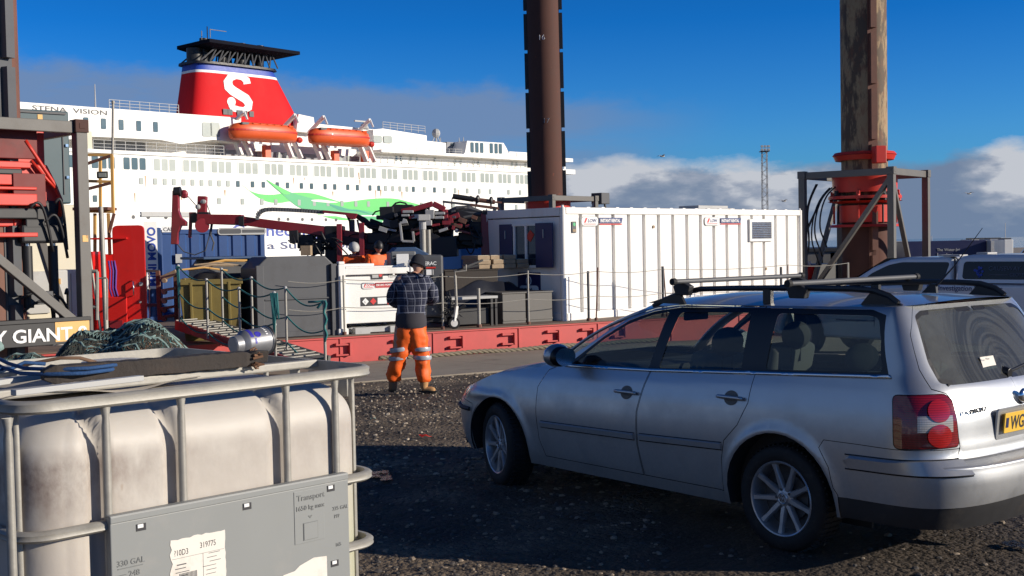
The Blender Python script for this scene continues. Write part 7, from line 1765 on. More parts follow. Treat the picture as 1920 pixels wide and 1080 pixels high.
emb('330 GAL', 202, .955, .023, bold=.004); emb('248', 224, .922, .023, bold=.004); q = MB(); q.box((iu(228), -.027, .948), (.075, .002, .002)); q.box((iu(210), -.027, .93), (.03, .002, .002)); q.build('embossed_line', M['emboss'], lp)
q = MB(); x0_, x1_ = iu(538), iu(594); q.box(((x0_ + x1_) / 2, -.0268, .985), (x1_ - x0_, .002, .165)); bs = q.build('relief_panel', M['plate'], lp, bevel=.001)
text('embossed_lettering', 'Transport', .026, PF(iu(543), 1.037, .002), M['emboss'], bs, ext=.001, bold=.004); text('embossed_lettering', '1650 kg max', .021, PF(iu(540), 1.006, .002), M['emboss'], bs, ext=.001, bold=.004, sx=1.02)
q = MB(); xm = (iu(553) + iu(582)) / 2; q.box((xm, -.0285, .938), (.055, .002, .055)); q.build('relief_panel', M['emboss'], bs); q = MB(); q.box((xm, -.0295, .938), (.051, .002, .051)); q.build('relief_panel', M['plate'], bs); q = MB(); q.prism([(xm - .008, .986), (xm, .977), (xm + .008, .986), (xm + .004, .987), (xm, .982), (xm - .004, .987)], frame((0, -.028, 0), (1, 0, 0), (0, 0, 1)), .001); q.build('arrow', M['emboss'], bs)
emb('275 GAL', 610, .985, .017, bold=.004); emb('197', 612, .960, .016, bold=.004); emb('165', 614, .868, .016, bold=.004)
# torn paper label
rr = random.Random(9); x0_, x1_ = iu(303), iu(407); zl0, zl1 = .805, .998
pl_ = []
N_ = 14
for k in range(N_): pl_.append((x0_ + (x1_ - x0_) * k / N_, zl0 + rr.uniform(-.004, .004)))
for k in range(N_): pl_.append((x1_ + rr.uniform(-.0025, .0015), zl0 + (zl1 - zl0) * k / N_))
for k in range(N_): pl_.append((x1_ - (x1_ - x0_) * k / N_, zl1 + rr.uniform(-.003, .002)))
for k in range(N_): pl_.append((x0_ + rr.uniform(-.003, .003) + .005 * math.sin(k * .9) ** 2, zl1 - (zl1 - zl0) * k / N_))
q = MB(); q.prism(pl_, PF(0, 0), .0008); pp_ = q.build('paper_label', M['paper'], lp)
ML = M['dkgrey']
text('label_print', '?10D3', .024, PF(x0_ + .012, zl1 - .048, .001), M['blackprint'], pp_, ext=.0002, sx=.75); text('label_print', '319775', .024, PF(x0_ + .095, zl1 - .040, .001), M['blackprint'], pp_, ext=.0002, sx=.75)
q = MB()
for k in range(9): q.box((x0_ + .03 + rr.uniform(0, .012), -.0277, zl1 - .075 - k * .011), (rr.uniform(.02, .045), .0004, rr.uniform(.002, .004)))
for k in range(6): q.box((x0_ + .125 + rr.uniform(0, .02), -.0277, zl1 - .06 - k * .012), (rr.uniform(.02, .05), .0004, .0016))
for k in range(14): q.box((x0_ + .028 + k * .0042, -.0277, zl1 - .112), (.0022, .0004, .022))
q.box(((x0_ + x1_) / 2, -.0277, zl1 - .056), (.17, .0004, .0008)); q.box((x0_ + .105, -.0277, zl1 - .10), (.0008, .0004, .09)); q.build('label_lines', ML, pp_)
x0_, x1_ = iu(500), iu(597); q = MB(); q.prism([(x0_, .65), (x1_, .65), (x1_, .845), (x1_ - .05, .85), (x0_ + .09, .835), (x0_ + .07, .822), (x0_ + .03, .818), (x0_, .805)], PF(0, 0), .0008); q.build('paper_label', M['paper'], lp)
# things lying on top of the tank
def ip(x, y, z): return ibc.location + Matrix.Rotation(iang, 3, 'Z') @ V((x, y, z))
A = W(78, 690, 3.55); B_ = W(484, 700, 4.0); A.z = IT + .026; B_.z = IT + .020
dx_ = (B_ - A); Ltm = dx_.length; az_ = math.atan2(dx_.y, dx_.x)
tm = thing('timber_beam', 'dark old timber with a splintered end lying across the top of the tank cage', 'timber', A, az_)
q = MB(); rr = random.Random(6); n = 40
for i in range(n + 1):
    t = i / n; x = t * Ltm; wv = .030 if t > .06 else .016 + .014 * t / .06; hv = .025 if t > .06 else .014 + .018 * t / .06; sk_ = .012 * math.sin(t * 9) * .4
    for a, b in ((-1, -1), (1, -1), (1, 1), (-1, 1)): j_ = (1 if t < .94 else rr.uniform(.6, 1.1)); q.v.append(V((x + (rr.uniform(-.03, .03) if i == n else 0), a * wv * j_ + sk_, b * hv * j_ + rr.uniform(-.0015, .0015))))
for i in range(n):
    for k in range(4): q.f.append([i * 4 + k, i * 4 + (k + 1) % 4, (i + 1) * 4 + (k + 1) % 4, (i + 1) * 4 + k]); q.m.append(0)
q.f += [[3, 2, 1, 0], [4 * n, 4 * n + 1, 4 * n + 2, 4 * n + 3]]; q.m += [0, 0]; q.build('beam', M['darkwood'], tm, bevel=.003)
q = MB()
for k in range(46): c = V((Ltm - .01 + rr.uniform(-.02, .0), rr.uniform(-.028, .028), rr.uniform(-.028, .028))); q.bar(c, c + V((rr.uniform(.01, .035), rr.uniform(-.012, .012), rr.uniform(-.012, .012))), rr.uniform(.004, .009), rr.uniform(.003, .008))
q.build('splinter', pm('broken_wood', (.17, .085, .045), .9, var=.5, scale=40), tm)
# silver canister
ca = W(437, 683, 4.30); cb_ = W(505, 668, 4.42); ca.z = IT + .045; cb_.z = IT + .055; ax = (cb_ - ca).normalized()
can = thing('canister', 'small silver metal canister with blue marks lying on the tank cage', 'canister', ca)
q = MB(); Mz = frame((0, 0, 0), ax.cross(V((0, 0, 1))), z=ax); Lc = .155; q.lathe([(0, 0), (.028, .0), (.032, .004), (.034, .03), (.046, .045), (.048, .05), (.048, Lc - .012), (.052, Lc - .010), (.053, Lc), (.048, Lc), (.046, Lc - .02), (0, Lc - .02)], Mz, 40); q.build('body', M['chrome_dull'] if 'chrome_dull' in M else pm('brushed_metal', (.24, .245, .26), .45, .5, var=.12, scale=14, dirt=.3, dirtc=(.2, .19, .18), dscale=6), can, smooth=True, angle=rad(30))
q = MB(); q.lathe([(.0535, Lc - .008), (.0545, Lc - .004), (.0535, Lc)], Mz, 40); q.build('rim', M['black'], can, smooth=True)
def canpatch(nm, a0_, a1_, z0_, z1_, mt, rr_=.0487):
    q = MB(); q.grid(lambda u, v: Mz @ V((rr_ * math.cos(a0_ + (a1_ - a0_) * u), rr_ * math.sin(a0_ + (a1_ - a0_) * u), z0_ + (z1_ - z0_) * v)), 10, 2); q.build(nm, mt, can, smooth=True)
M['violet'] = pm('blue_violet_print', (.035, .03, .34), .5, var=.1)
best = max(range(36), key=lambda k: (Mz.to_3x3() @ V((math.cos(k * PI / 18), math.sin(k * PI / 18), 0))).dot(V((.1, -1, .55)).normalized())) * PI / 18
canpatch('blue_mark', best - .75, best + .2, .052, .066, M['violet']); canpatch('blue_mark', best + .30, best + .72, .066, .074, M['violet'])
q = MB(); q.v = [Mz @ V((.0492 * math.cos(best + .25 * math.cos(t)), .0492 * math.sin(best + .25 * math.cos(t)), .085 + .013 * math.sin(t))) for t in [2 * PI * k / 24 for k in range(24)]]; q.f = [list(range(24))]; q.m = [0]; q.build('blue_disc', M['violet'], can)
q = MB()
for k in range(5): a_ = best - .75 + k * .2; q.add([Mz @ V((.0492 * math.cos(a_ + i * .1), .0492 * math.sin(a_ + i * .1), .120 + j * .008)) for i, j in ((0, 0), (1, 0), (1, 1), (0, 1))], [(0, 1, 2, 3)])
q.build('white_print', M['whiteprint'], can)
q = MB(); q.box((.06, -.07, -.030), (.18, .03, .02), rz=math.atan2(ax.y, ax.x)); q.build('bracket', M['galv'], can, bevel=.004)
# rags, sheet and blue rope on the tank top
q = MB(); q.grid(lambda u, v: ip(.02 + .70 * u, .30 + .55 * v, IT - .026 + .014 * noise.noise(V((u * 4, v * 4, 2))) + .012 * math.sin(u * 7 + v * 3)), 30, 24); tag(q.build('plastic_sheet', pm('dirty_white_sheet', (.55, .50, .43), .6, var=.1, dirt=.4, dirtc=(.3, .22, .16), dscale=4), smooth=True, origin=ip(.3, .5, IT)), 'crumpled dirty white plastic sheet under the dark timber', 'plastic sheet')
for k, (a, b, w_, lb) in enumerate((((.02, .42), (.55, .62), .05, 'pale wooden lath left of the blue rope'), ((.03, .10), (.42, .13), .03, 'weathered lath lying nearest the front rail'), ((.05, .62), (.4, .78), .05, 'pale lath lying furthest back on the tank'))):
    q = MB(); q.bar(ip(*a, IT + .008 + .006 * k), ip(*b, IT + .01 + .006 * k), w_, .016); tag(q.build('wooden_lath', M['ltgrey'], bevel=.002, origin=ip(*a, IT)), lb, 'lath', 'laths lying on the tank')
q = MB(); rp_ = [(.30, .95, .05), (.26, .80, .04), (.22, .62, .035), (.20, .45, .03), (.24, .34, .03), (.33, .30, .028), (.42, .31, .03), (.46, .36, .03)]
q.tube([ip(x, y, IT + z) for x, y, z in rp_], .006, 8); q.tube([ip(x + .02, y + .012, IT + z + .012) for x, y, z in rp_], .006, 8); q.tube([ip(.0 + .05 * k, .62 + .03 * math.sin(k * 1.4), IT + .035 + .01 * math.cos(k * 2)) for k in range(8)], .006, 6)
tag(q.build('blue_rope', pm('blue_rope', (.014, .06, .17), .8, var=.4, scale=30, bump=.4, bscale=120), smooth=True, origin=ip(.3, .5, IT)), 'frayed blue rope looped on top of the tank', 'rope')
q = MB(); q.tube([ip(-.0 + .05 * k, 1.05 + .02 * math.sin(k), IT + .06 + .015 * math.sin(k * 1.7)) for k in range(-2, 9)], .02, 8); q.tube([ip(.08, 1.08, IT + .07), ip(.06, 1.10, IT - .02), ip(.07, 1.1, IT - .15)], .016, 8); tag(q.build('pale_rope', M['palerope'], smooth=True, origin=ip(.1, 1.05, IT)), 'pale green twisted rope over the back left corner of the tank', 'rope')
q = MB(); q.tube([ip(.05 + .06 * k, .72 + .10 * math.sin(k * .7), IT + .03 + .02 * math.cos(k)) for k in range(11)], .006, 6); tag(q.build('brown_cord', M['brownnet'], smooth=True, origin=ip(.2, .7, IT)), 'thin brown cord curling over the sheet', 'cord')
# ---------------------------------------------------------------- people
def skinned(name, J, E_, mat, parent, subd=2, root=0, off=0):
    names = list(J); me = bpy.data.meshes.new(name); me.from_pydata([J[k][0] for k in names], [(names.index(a), names.index(b)) for a, b in E_], [])
    o = bpy.data.objects.new(name, me); col.objects.link(o); o.parent = parent; me.materials.append(mat)
    md = o.modifiers.new('skin', 'SKIN'); md.use_smooth_shade = True
    for i, k in enumerate(names):
        r_ = J[k][1]; me.skin_vertices[0].data[i].radius = (r_, r_) if not isinstance(r_, tuple) else r_
    me.skin_vertices[0].data[root].use_root = True
    s = o.modifiers.new('sub', 'SUBSURF'); s.levels = subd; s.render_levels = subd
    # bake to a plain mesh
    dg = bpy.context.evaluated_depsgraph_get(); m2 = bpy.data.meshes.new_from_object(o.evaluated_get(dg)); o.modifiers.clear(); o.data = m2; bpy.data.meshes.remove(me)
    for p in m2.polygons: p.use_smooth = True
    return o
def wrinkle(o, amp, sc, seed=0):
    for v in o.data.vertices: v.co += v.normal * amp * (noise.noise(v.co * sc + V((seed, 0, 0))) + .5 * noise.noise(v.co * sc * 2.3 + V((0, seed, 0))))
def hand(parent, wrist, d, up, side, curl=.6, size=1.0):
    d = V(d).normalized(); s_ = d.cross(V(up)).normalized() * side; u = s_.cross(d) * side; w0 = V(wrist); J = {}; E_ = []
    J['w'] = (w0, .022 * size); J['p'] = (w0 + d * .05 * size, (.034 * size, .018 * size)); E_.append(('w', 'p'))
    for k, (o_, L_) in enumerate(((-.03, .062), (-.010, .072), (.012, .068), (.031, .052))):
        a = w0 + d * .085 * size + s_ * o_ * size; J[f'k{k}'] = (a, .0095 * size); E_.append(('p', f'k{k}')); p = a; dd = d
        for j in range(3):
            dd = (dd - u * curl * (.7 + .15 * k)).normalized(); p = p + dd * L_ / 2.2 * size; J[f'f{k}{j}'] = (p, (.0085 - .001 * j) * size); E_.append((f'k{k}' if j == 0 else f'f{k}{j - 1}', f'f{k}{j}'))
    a = w0 + d * .03 * size - s_ * .03 * size; J['t0'] = (a, .011 * size); E_.append(('w', 't0')); b_ = a + (d * .6 - s_ * .8 - u * .3).normalized() * .032 * size; J['t1'] = (b_, .010 * size); E_.append(('t0', 't1')); c = b_ + (d - u * .5).normalized() * .03 * size; J['t2'] = (c, .008 * size); E_.append(('t1', 't2'))
    return skinned('hand', J, E_, M['skin'], parent, 1)
def head(parent, c, fwd, r=.1, tilt=0.0):
    f_ = V(fwd).normalized(); x = f_.cross(V((0, 0, 1))).normalized(); u = x.cross(f_); R_ = Matrix((x, f_, u)).transposed(); q = MB(); c = V(c)
    def hp(a, b):
        th = PI * b; ph = 2 * PI * a; p = V((.075 * math.sin(th) * math.cos(ph), .095 * math.sin(th) * math.sin(ph), .118 * math.cos(th)))
        if p.z < 0: k = 1 + p.z * 2.6; p.x *= k; p.y = p.y * (1 + p.z * 1.2) + .012 * (-p.z / .118)
        p.y += .018 * math.exp(-((p.x / .012) ** 2 + ((p.z + .012) / .022) ** 2)) * (1 if p.y > 0 else 0)
        for sx_ in (-.03, .03): p.y -= .010 * math.exp(-(((p.x - sx_) / .014) ** 2 + ((p.z - .012) / .010) ** 2)) * (1 if p.y > 0 else 0)
        p.y += .004 * math.exp(-((p.x / .022) ** 2 + ((p.z + .048) / .006) ** 2)) * (1 if p.y > 0 else 0)
        return c + R_ @ (p * (r / .1))
    q.grid(hp, 36, 28)
    for s_ in (1, -1): q.blob(c + R_ @ V((s_ * .077, -.005, -.005)), (.010, .02, .032), 8, 6, rot=R_)
    return q, R_, c
# man with the plaid shirt, seen from behind
SC = 1.0
mz = W(768, 738, 15.3); PG = gz(mz.x, mz.y); mz = V((mz.x, mz.y, PG + .012))
man = thing('person', 'person seen from behind in dark plaid shirt, black beanie and orange hi-vis trousers', 'person', mz)
m, nt, b = NT('plaid_flannel'); g = G(nt); co = g.coord(); sp = g.n('ShaderNodeSeparateXYZ')
wob = g.n('ShaderNodeMix', data_type='VECTOR'); nz = g.n('ShaderNodeTexNoise'); nt.links.new(co, nz.inputs[0]); nz.inputs['Scale'].default_value = 4; wob.inputs[0].default_value = .035; nt.links.new(co, wob.inputs[4]); nt.links.new(nz.outputs[1], wob.inputs[5]); nt.links.new(wob.outputs[1], sp.inputs[0])
def lines(ax_, per, wdt, ph=0): return g.math('LESS_THAN', g.math('ABSOLUTE', g.math('SUBTRACT', g.math('FRACT', g.math('MULTIPLY_ADD', ax_, 1 / per, ph)), .5)), wdt)
lh = lines(sp.outputs[2], .088, .06); lv = lines(g.math('ADD', sp.outputs[0], g.math('MULTIPLY', sp.outputs[1], .8)), .088, .06, .2); lh2 = lines(sp.outputs[2], .088, .03, .33); lv2 = lines(g.math('ADD', sp.outputs[0], g.math('MULTIPLY', sp.outputs[1], .8)), .088, .03, .53)
base = g.mix(g.math('MULTIPLY', g.math('MAXIMUM', lh2, lv2), .35), (.016, .020, .045), (.16, .17, .24)); base = g.mix(g.math('MULTIPLY', g.math('MAXIMUM', lh, lv), .75), base, (.27, .28, .33)); g.set(b.inputs['Base Color'], base); b.inputs['Roughness'].default_value = .9
M['plaid'] = m
J = {'pel': (V((.03, 0, .93)), .145), 'hipL': (V((-.085, .01, .86)), .105), 'hipR': (V((.135, .0, .86)), .105), 'kneeL': (V((-.135, -.03, .50)), .068), 'kneeR': (V((.165, .0, .50)), .068), 'ankL': (V((-.215, .06, .12)), .05), 'ankR': (V((.19, -.02, .11)), .05),
     'sp1': (V((.045, .0, 1.10)), .14), 'sp2': (V((.055, .03, 1.30)), .16), 'neck0': (V((.075, .07, 1.475)), .075), 'neck': (V((.105, .12, 1.55)), .055), 'shL': (V((-.125, .04, 1.43)), .075), 'shR': (V((.255, .06, 1.42)), .075), 'elL': (V((-.215, .08, 1.17)), .055), 'elR': (V((.335, .13, 1.18)), .055), 'wrL': (V((-.04, .33, 1.10)), .035), 'wrR': (V((.25, .36, 1.14)), .035)}
E_ = [('pel', 'hipL'), ('pel', 'hipR'), ('hipL', 'kneeL'), ('hipR', 'kneeR'), ('kneeL', 'ankL'), ('kneeR', 'ankR'), ('pel', 'sp1'), ('sp1', 'sp2'), ('sp2', 'neck0'), ('neck0', 'neck'), ('sp2', 'shL'), ('sp2', 'shR'), ('shL', 'elL'), ('shR', 'elR'), ('elL', 'wrL'), ('elR', 'wrR')]
skinned('body', J, E_, M['skin'], man, 1)
Jt = {k: J[k] for k in J}; up = lambda k, r_, dz=0, dx=0, dy=0: (J[k][0] + V((dx, dy, dz)), r_)
Js = {'hem': (V((.035, 0, .865)), (.20, .155)), 'pel': (V((.035, 0, .98)), (.205, .155)), 'sp1': (V((.045, 0, 1.12)), (.20, .15)), 'sp2': (V((.055, .02, 1.31)), (.215, .155)), 'sh': (V((.065, .045, 1.42)), (.16, .12)), 'nk': (V((.09, .08, 1.50)), (.085, .085)), 'shL': up('shL', .10), 'shR': up('shR', .10), 'elL': up('elL', .088), 'elR': up('elR', .085), 'wrL': up('wrL', .055), 'wrR': up('wrR', .055)}
sh = skinned('shirt', Js, [('hem', 'pel'), ('pel', 'sp1'), ('sp1', 'sp2'), ('sp2', 'sh'), ('sh', 'nk'), ('sp2', 'shL'), ('sp2', 'shR'), ('shL', 'elL'), ('shR', 'elR'), ('elL', 'wrL'), ('elR', 'wrR')], M['plaid'], man, 3); wrinkle(sh, .020, 7, 3)
Ju = {'a': (V((.04, 0, .80)), (.205, .165)), 'b': (V((.04, 0, .92)), (.19, .15))}; q = MB(); q.lathe([(.185, -.03), (.198, .0), (.20, .05), (.19, .16)], Matrix.Translation((.038, 0, .865)) @ Matrix.Diagonal((1, .82, 1, 1)), 28); q.build('undershirt', pm('dark_jersey', (.045, .042, .05), .9, var=.2), man, smooth=True)
q = MB()
def leg_tube(q, P_, n=34, seg=22):
    pts_, rr_ = [], []; m_ = len(P_) - 1
    for i in range(n + 1):
        t = i / n * m_; k = min(m_ - 1, int(t)); u = t - k; u = u * u * (3 - 2 * u) if False else u; a_, b_ = P_[k], P_[k + 1]; pts_.append(V(a_[:3]).lerp(V(b_[:3]), u)); rr_.append(a_[3] + (b_[3] - a_[3]) * u)
    q.tube(pts_, rr_, seg)
leg_tube(q, [(.02, 0, .96, 0.138), (-.005, 0, .84, 0.145), (-.035, 0, .70, 0.131), (-.075, -.01, .60, 0.115), (-.115, -.02, .48, 0.099), (-.165, .02, .32, 0.099), (-.205, .05, .19, 0.092), (-.21, .055, .165, 0.078)])
leg_tube(q, [(.06, 0, .96, 0.138), (.085, 0, .84, 0.143), (.115, 0, .70, 0.124), (.135, 0, .60, 0.112), (.165, 0, .48, 0.096), (.182, 0, .32, 0.094), (.187, -.01, .17, 0.090), (.188, -.01, .145, 0.074)])
tr = q.build('trousers', M['orange'], man, smooth=True); wrinkle(tr, .03, 9, 8)
M['reflective'] = pm('reflective_band', (.42, .44, .48), .35, .2, var=.15, scale=20)
for cx_, cy_, z, r_ in ((-.112, -.01, .565, .118), (-.135, .0, .455, .113), (.158, 0, .565, .112), (.172, 0, .455, .108)):
    q = MB(); q.lathe([(r_ + .008, -.026), (r_ + .014, 0), (r_ + .008, .026)], frame((cx_, cy_, z), (1, 0, .12 if cx_ < 0 else -.02), (0, 1, 0)) if False else Matrix.Translation((cx_, cy_, z)) @ Matrix.Rotation(-.12 if cx_ < 0 else .03, 4, 'Y') @ Matrix.Diagonal((1, .98, 1, 1)), 24); q.build('reflective_band', M['reflective'], tr, smooth=True)
for k, (an, toe) in enumerate(((J['ankL'][0], V((-.04, .13, 0))), (J['ankR'][0], V((.13, -.04, 0)))) ):
    Jb = {'t': (V((an.x, an.y, .20)), .066), 'a': (V((an.x, an.y, .10)), .060), 'h': (V((an.x, an.y, .045)), .052), 'm': (V((an.x, an.y, .042)) + toe * .55, .048), 'f': (V((an.x, an.y, .038)) + toe * 1.15, .040)}
    bt = skinned('boot', Jb, [('t', 'a'), ('a', 'h'), ('h', 'm'), ('m', 'f')], pm(f'tan_boot_painted_light_{k}', (.46, .25, .10) if k else (.22, .13, .07), .8, var=.2, scale=10, bump=.2), man, 2)  # right boot coloured lighter as if sunlit, left one darker as if shaded
    q = MB(); dn = toe.normalized(); sd2 = V((-dn.y, dn.x, 0)); c0 = V((an.x, an.y, .010)); ol = []
    for i in range(20):
        t = 2 * PI * i / 20; ol.append(c0 + dn * (.055 + .135 * math.cos(t)) + sd2 * (.046 * math.sin(t)))
    q.v = ol + [p + V((0, 0, .022)) for p in ol]; q.f = [[i, (i + 1) % 20, 20 + (i + 1) % 20, 20 + i] for i in range(20)] + [list(range(20))[::-1], list(range(20, 40))]; q.m = [0] * 22; q.build('sole', M['rubber'], bt)
q, R_, c_ = head(man, (.135, .14, 1.625), (.45, .85, -.42)); hd_ = q.build('head', M['skin'], man, smooth=True)
q = MB(); q.grid(lambda u, v: c_ + V((.0, .0, .012)) + R_ @ V((.092 * math.sin(PI * .60 * v) * math.cos(2 * PI * u), -.012 + .112 * math.sin(PI * .60 * v) * math.sin(2 * PI * u), .135 * math.cos(PI * .60 * v))), 28, 14); q.tube([c_ + R_ @ V((.090 * math.cos(t), -.012 + .108 * math.sin(t), -.012)) for t in [2 * PI * k / 28 for k in range(28)]], .017, 8, closed=True); bn = q.build('beanie', pm('black_knit', (.012, .013, .020), .95, var=.4, scale=60, bump=.3, bscale=200), man, smooth=True); 
q = MB(); q.grid(lambda u, v: c_ + R_ @ V((.074 * math.cos(PI * (.02 + .96 * u)) * (1 - .25 * v), .012 + .088 * math.sin(PI * (.02 + .96 * u)), -.042 - .065 * v)), 16, 6); q.build('beard', pm('dark_beard', (.035, .022, .016), .95, var=.4, scale=40), man, smooth=True)
hand(man, J['wrR'][0], (-.4, .8, .1), (0, 0, 1), 1, .5); hand(man, J['wrL'][0], (.5, .7, .1), (0, 0, 1), -1, .5)
# workers on the barge deck
def worker(label, px, dep, fwd, hat, lean=0, jacket='orange', arm='down', h_=1.72):
    p = at(px, dep); t = thing('person', label, 'person', p, math.atan2(fwd[1], fwd[0]) - PI / 2)     # local +y = facing
    k = h_ / 1.78; z = lambda v: v * k
    J = {'pel': (V((0, 0, z(.93))), .14), 'hL': (V((-.10, 0, z(.85))), .10), 'hR': (V((.10, 0, z(.85))), .10), 'kL': (V((-.12, .03, z(.48))), .065), 'kR': (V((.12, .03, z(.48))), .065), 'aL': (V((-.13, 0, .10)), .05), 'aR': (V((.13, 0, .10)), .05), 's1': (V((0, .02 + lean * .3, z(1.12))), .14), 's2': (V((0, .03 + lean * .7, z(1.32))), .16), 'n0': (V((0, .05 + lean, z(1.46))), .07), 'n1': (V((0, .07 + lean * 1.1, z(1.53))), .055),
         'SL': (V((-.19, .03 + lean * .8, z(1.41))), .075), 'SR': (V((.19, .03 + lean * .8, z(1.41))), .075), 'EL': (V((-.25, .05 + lean, z(1.14))), .052), 'ER': (V((.25, .05 + lean, z(1.14))), .052), 'WL': (V((-.18, .25 + lean, z(1.02))), .035), 'WR': (V((.18, .25 + lean, z(1.02))), .035)}
    E_ = [('pel', 'hL'), ('pel', 'hR'), ('hL', 'kL'), ('hR', 'kR'), ('kL', 'aL'), ('kR', 'aR'), ('pel', 's1'), ('s1', 's2'), ('s2', 'n0'), ('n0', 'n1'), ('s2', 'SL'), ('s2', 'SR'), ('SL', 'EL'), ('SR', 'ER'), ('EL', 'WL'), ('ER', 'WR')]
    skinned('body', J, E_, M['skin'], t, 1)
    g_ = lambda n_, r_: (J[n_][0], r_)
    jk = skinned('jacket', {'h': (V((0, 0, z(.84))), (.20, .15)), 'pel': g_('pel', (.20, .15)), 's1': g_('s1', (.20, .15)), 's2': g_('s2', (.21, .155)), 'n0': g_('n0', .10), 'SL': g_('SL', .10), 'SR': g_('SR', .10), 'EL': g_('EL', .08), 'ER': g_('ER', .08), 'WL': g_('WL', .055), 'WR': g_('WR', .055)}, [('h', 'pel'), ('pel', 's1'), ('s1', 's2'), ('s2', 'n0'), ('s2', 'SL'), ('s2', 'SR'), ('SL', 'EL'), ('SR', 'ER'), ('EL', 'WL'), ('ER', 'WR')], M['orange'], t, 2); wrinkle(jk, .02, 8, 1)
    q = MB()
    for s_ in (-1, 1): leg_tube(q, [(s_ * .03, 0, z(.95), .14), (s_ * .08, 0, z(.80), .13), (s_ * .12, .03, z(.48), .10), (s_ * .13, 0, .13, .085)], 16, 14)
    q.build('trousers', M['navy'], t, smooth=True)
    for s_ in (-1, 1): skinned('boot', {'a': (V((s_ * .13, 0, .12)), .06), 'h': (V((s_ * .13, 0, .05)), .05), 'f': (V((s_ * .14, .16, .045)), .042)}, [('a', 'h'), ('h', 'f')], M['black'], t, 1)
    q, R_, c_ = head(t, J['n1'][0] + V((0, .05 + lean * .1, .10)), (0, 1, -.5 if lean else -.15)); q.build('head', M['skin'], t, smooth=True)
    if hat == 'helmet':
        q = MB(); q.grid(lambda u, v: c_ + R_ @ V((.115 * math.sin(PI * .52 * v) * math.cos(2 * PI * u), .135 * math.sin(PI * .52 * v) * math.sin(2 * PI * u), .02 + .125 * math.cos(PI * .52 * v))), 24, 10); q.box(c_ + R_ @ V((0, .15, .03)), (.13, .07, .012), rot=R_); q.tube([c_ + R_ @ V((.10 * math.cos(t_), .11 * math.sin(t_), .0)) for t_ in [2 * PI * k / 20 for k in range(20)]], .02, 6, closed=True); q.build('helmet', M['ltgrey'], t, smooth=True)
    else:
        q = MB(); q.grid(lambda u, v: c_ + R_ @ V((.095 * math.sin(PI * .56 * v) * math.cos(2 * PI * u), .115 * math.sin(PI * .56 * v) * math.sin(2 * PI * u), .01 + .135 * math.cos(PI * .56 * v))), 24, 10); q.build('beanie', M['black'], t, smooth=True)
    hand(t, J['WL'][0], (.3, .9, -.1), (0, 0, 1), -1); hand(t, J['WR'][0], (-.3, .9, -.1), (0, 0, 1), 1)
    return t
worker('person in orange jacket and pale helmet bending down behind the white fuel tank', 659, 25.2, (.3, -.95), 'helmet', .14, h_=1.76)
worker('person in open orange jacket and black beanie standing left of the grey generator', 705, 25.0, (.55, -.85), 'beanie', 0, h_=1.78)
# ---------------------------------------------------------------- pickup truck behind the car
PKH = CAR_H; pu = V((math.cos(PKH), math.sin(PKH), 0)); pn = V((-math.sin(PKH), math.cos(PKH), 0))
pk0 = W(1780, 478, 19.4); pkz = -.27
pk = thing('pickup_truck', 'white pickup truck with hard canopy and company lettering parked behind the silver car', 'pickup truck', (pk0.x - pn.x * .90, pk0.y - pn.y * .90, pkz), PKH)
# local: x forward (0 = joint between cab and canopy), y left (+.9 = side facing the camera)
m, nt, b = NT('pickup_white'); b.inputs['Base Color'].default_value = (.72, .73, .74, 1); b.inputs['Roughness'].default_value = .3; b.inputs['Coat Weight'].default_value = .8; M['pkwhite'] = m
m, nt, b = NT('tinted_glass'); b.inputs['Base Color'].default_value = (.006, .008, .012, 1); b.inputs['Roughness'].default_value = .05; M['tinted'] = m
FX = 2.95; RX = -1.05      # wheel centres
def arcp(cx, cz, r, a0_, a1_, n=12): return arc(cx, cz, r, a0_, a1_, n)
prof = [(-1.95, .45)] + arcp(RX, .40, .46, 186, -6) + arcp(FX, .40, .46, 186, -6) + [(3.72, .42), (3.80, .75), (3.68, 1.04), (2.4, 1.20), (1.75, 1.26), (.2, 1.33), (-1.98, 1.34), (-1.98, .5)]
q = MB(); q.prism(prof, frame((0, .90, 0), (1, 0, 0), (0, 0, 1)), 1.80); q.build('body', M['pkwhite'], pk, bevel=.05, smooth=True, angle=rad(40))
def taper(nm, prof_, y0, y1, z0, z1, mat, bev=.05):
    q = MB(); n = len(prof_); f_ = lambda z: y0 + (y1 - y0) * (z - z0) / (z1 - z0)
    q.v = [V((x, f_(z), z)) for x, z in prof_] + [V((x, -f_(z), z)) for x, z in prof_]; q.f = [[i, (i + 1) % n, n + (i + 1) % n, n + i] for i in range(n)] + [list(range(n)), list(range(n, 2 * n))[::-1]]; q.m = [0] * len(q.f)
    return q.build(nm, mat, pk, bevel=bev, smooth=True, angle=rad(40)), f_
cabp = [(2.25, 1.16), (2.05, 1.28), (1.55, 1.60), (1.25, 1.72), (.9, 1.765), (.15, 1.765), (.05, 1.72), (-.02, 1.16)]
cb, fy = taper('cab_roof', cabp, .885, .68, 1.16, 1.77, M['pkwhite'])
canp = [(-.04, 1.18), (-.04, 1.76), (-.3, 1.80), (-1.6, 1.80), (-1.85, 1.74), (-2.02, 1.2)]
cn, fy2 = taper('canopy', canp, .885, .74, 1.16, 1.80, M['pkwhite'], .06)
def sideglass(nm, poly, fy_, parent, off=.004):
    q = MB(); P_ = rounded(poly, .06)
    for s_ in (1, -1):
        b0 = len(q.v); q.v += [V((x, s_ * (fy_(z) + off), z)) for x, z in P_]; q.f.append([b0 + i for i in range(len(P_))]); q.m.append(0)
    return q.build(nm, M['tinted'], parent)
sideglass('side_window', [(1.88, 1.22), (1.55, 1.49), (1.25, 1.63), (1.0, 1.68), (.10, 1.68), (.20, 1.22)], fy, cb)
sideglass('canopy_window', [(-.18, 1.41), (-.18, 1.69), (-1.72, 1.69), (-1.80, 1.41)], fy2, cn)
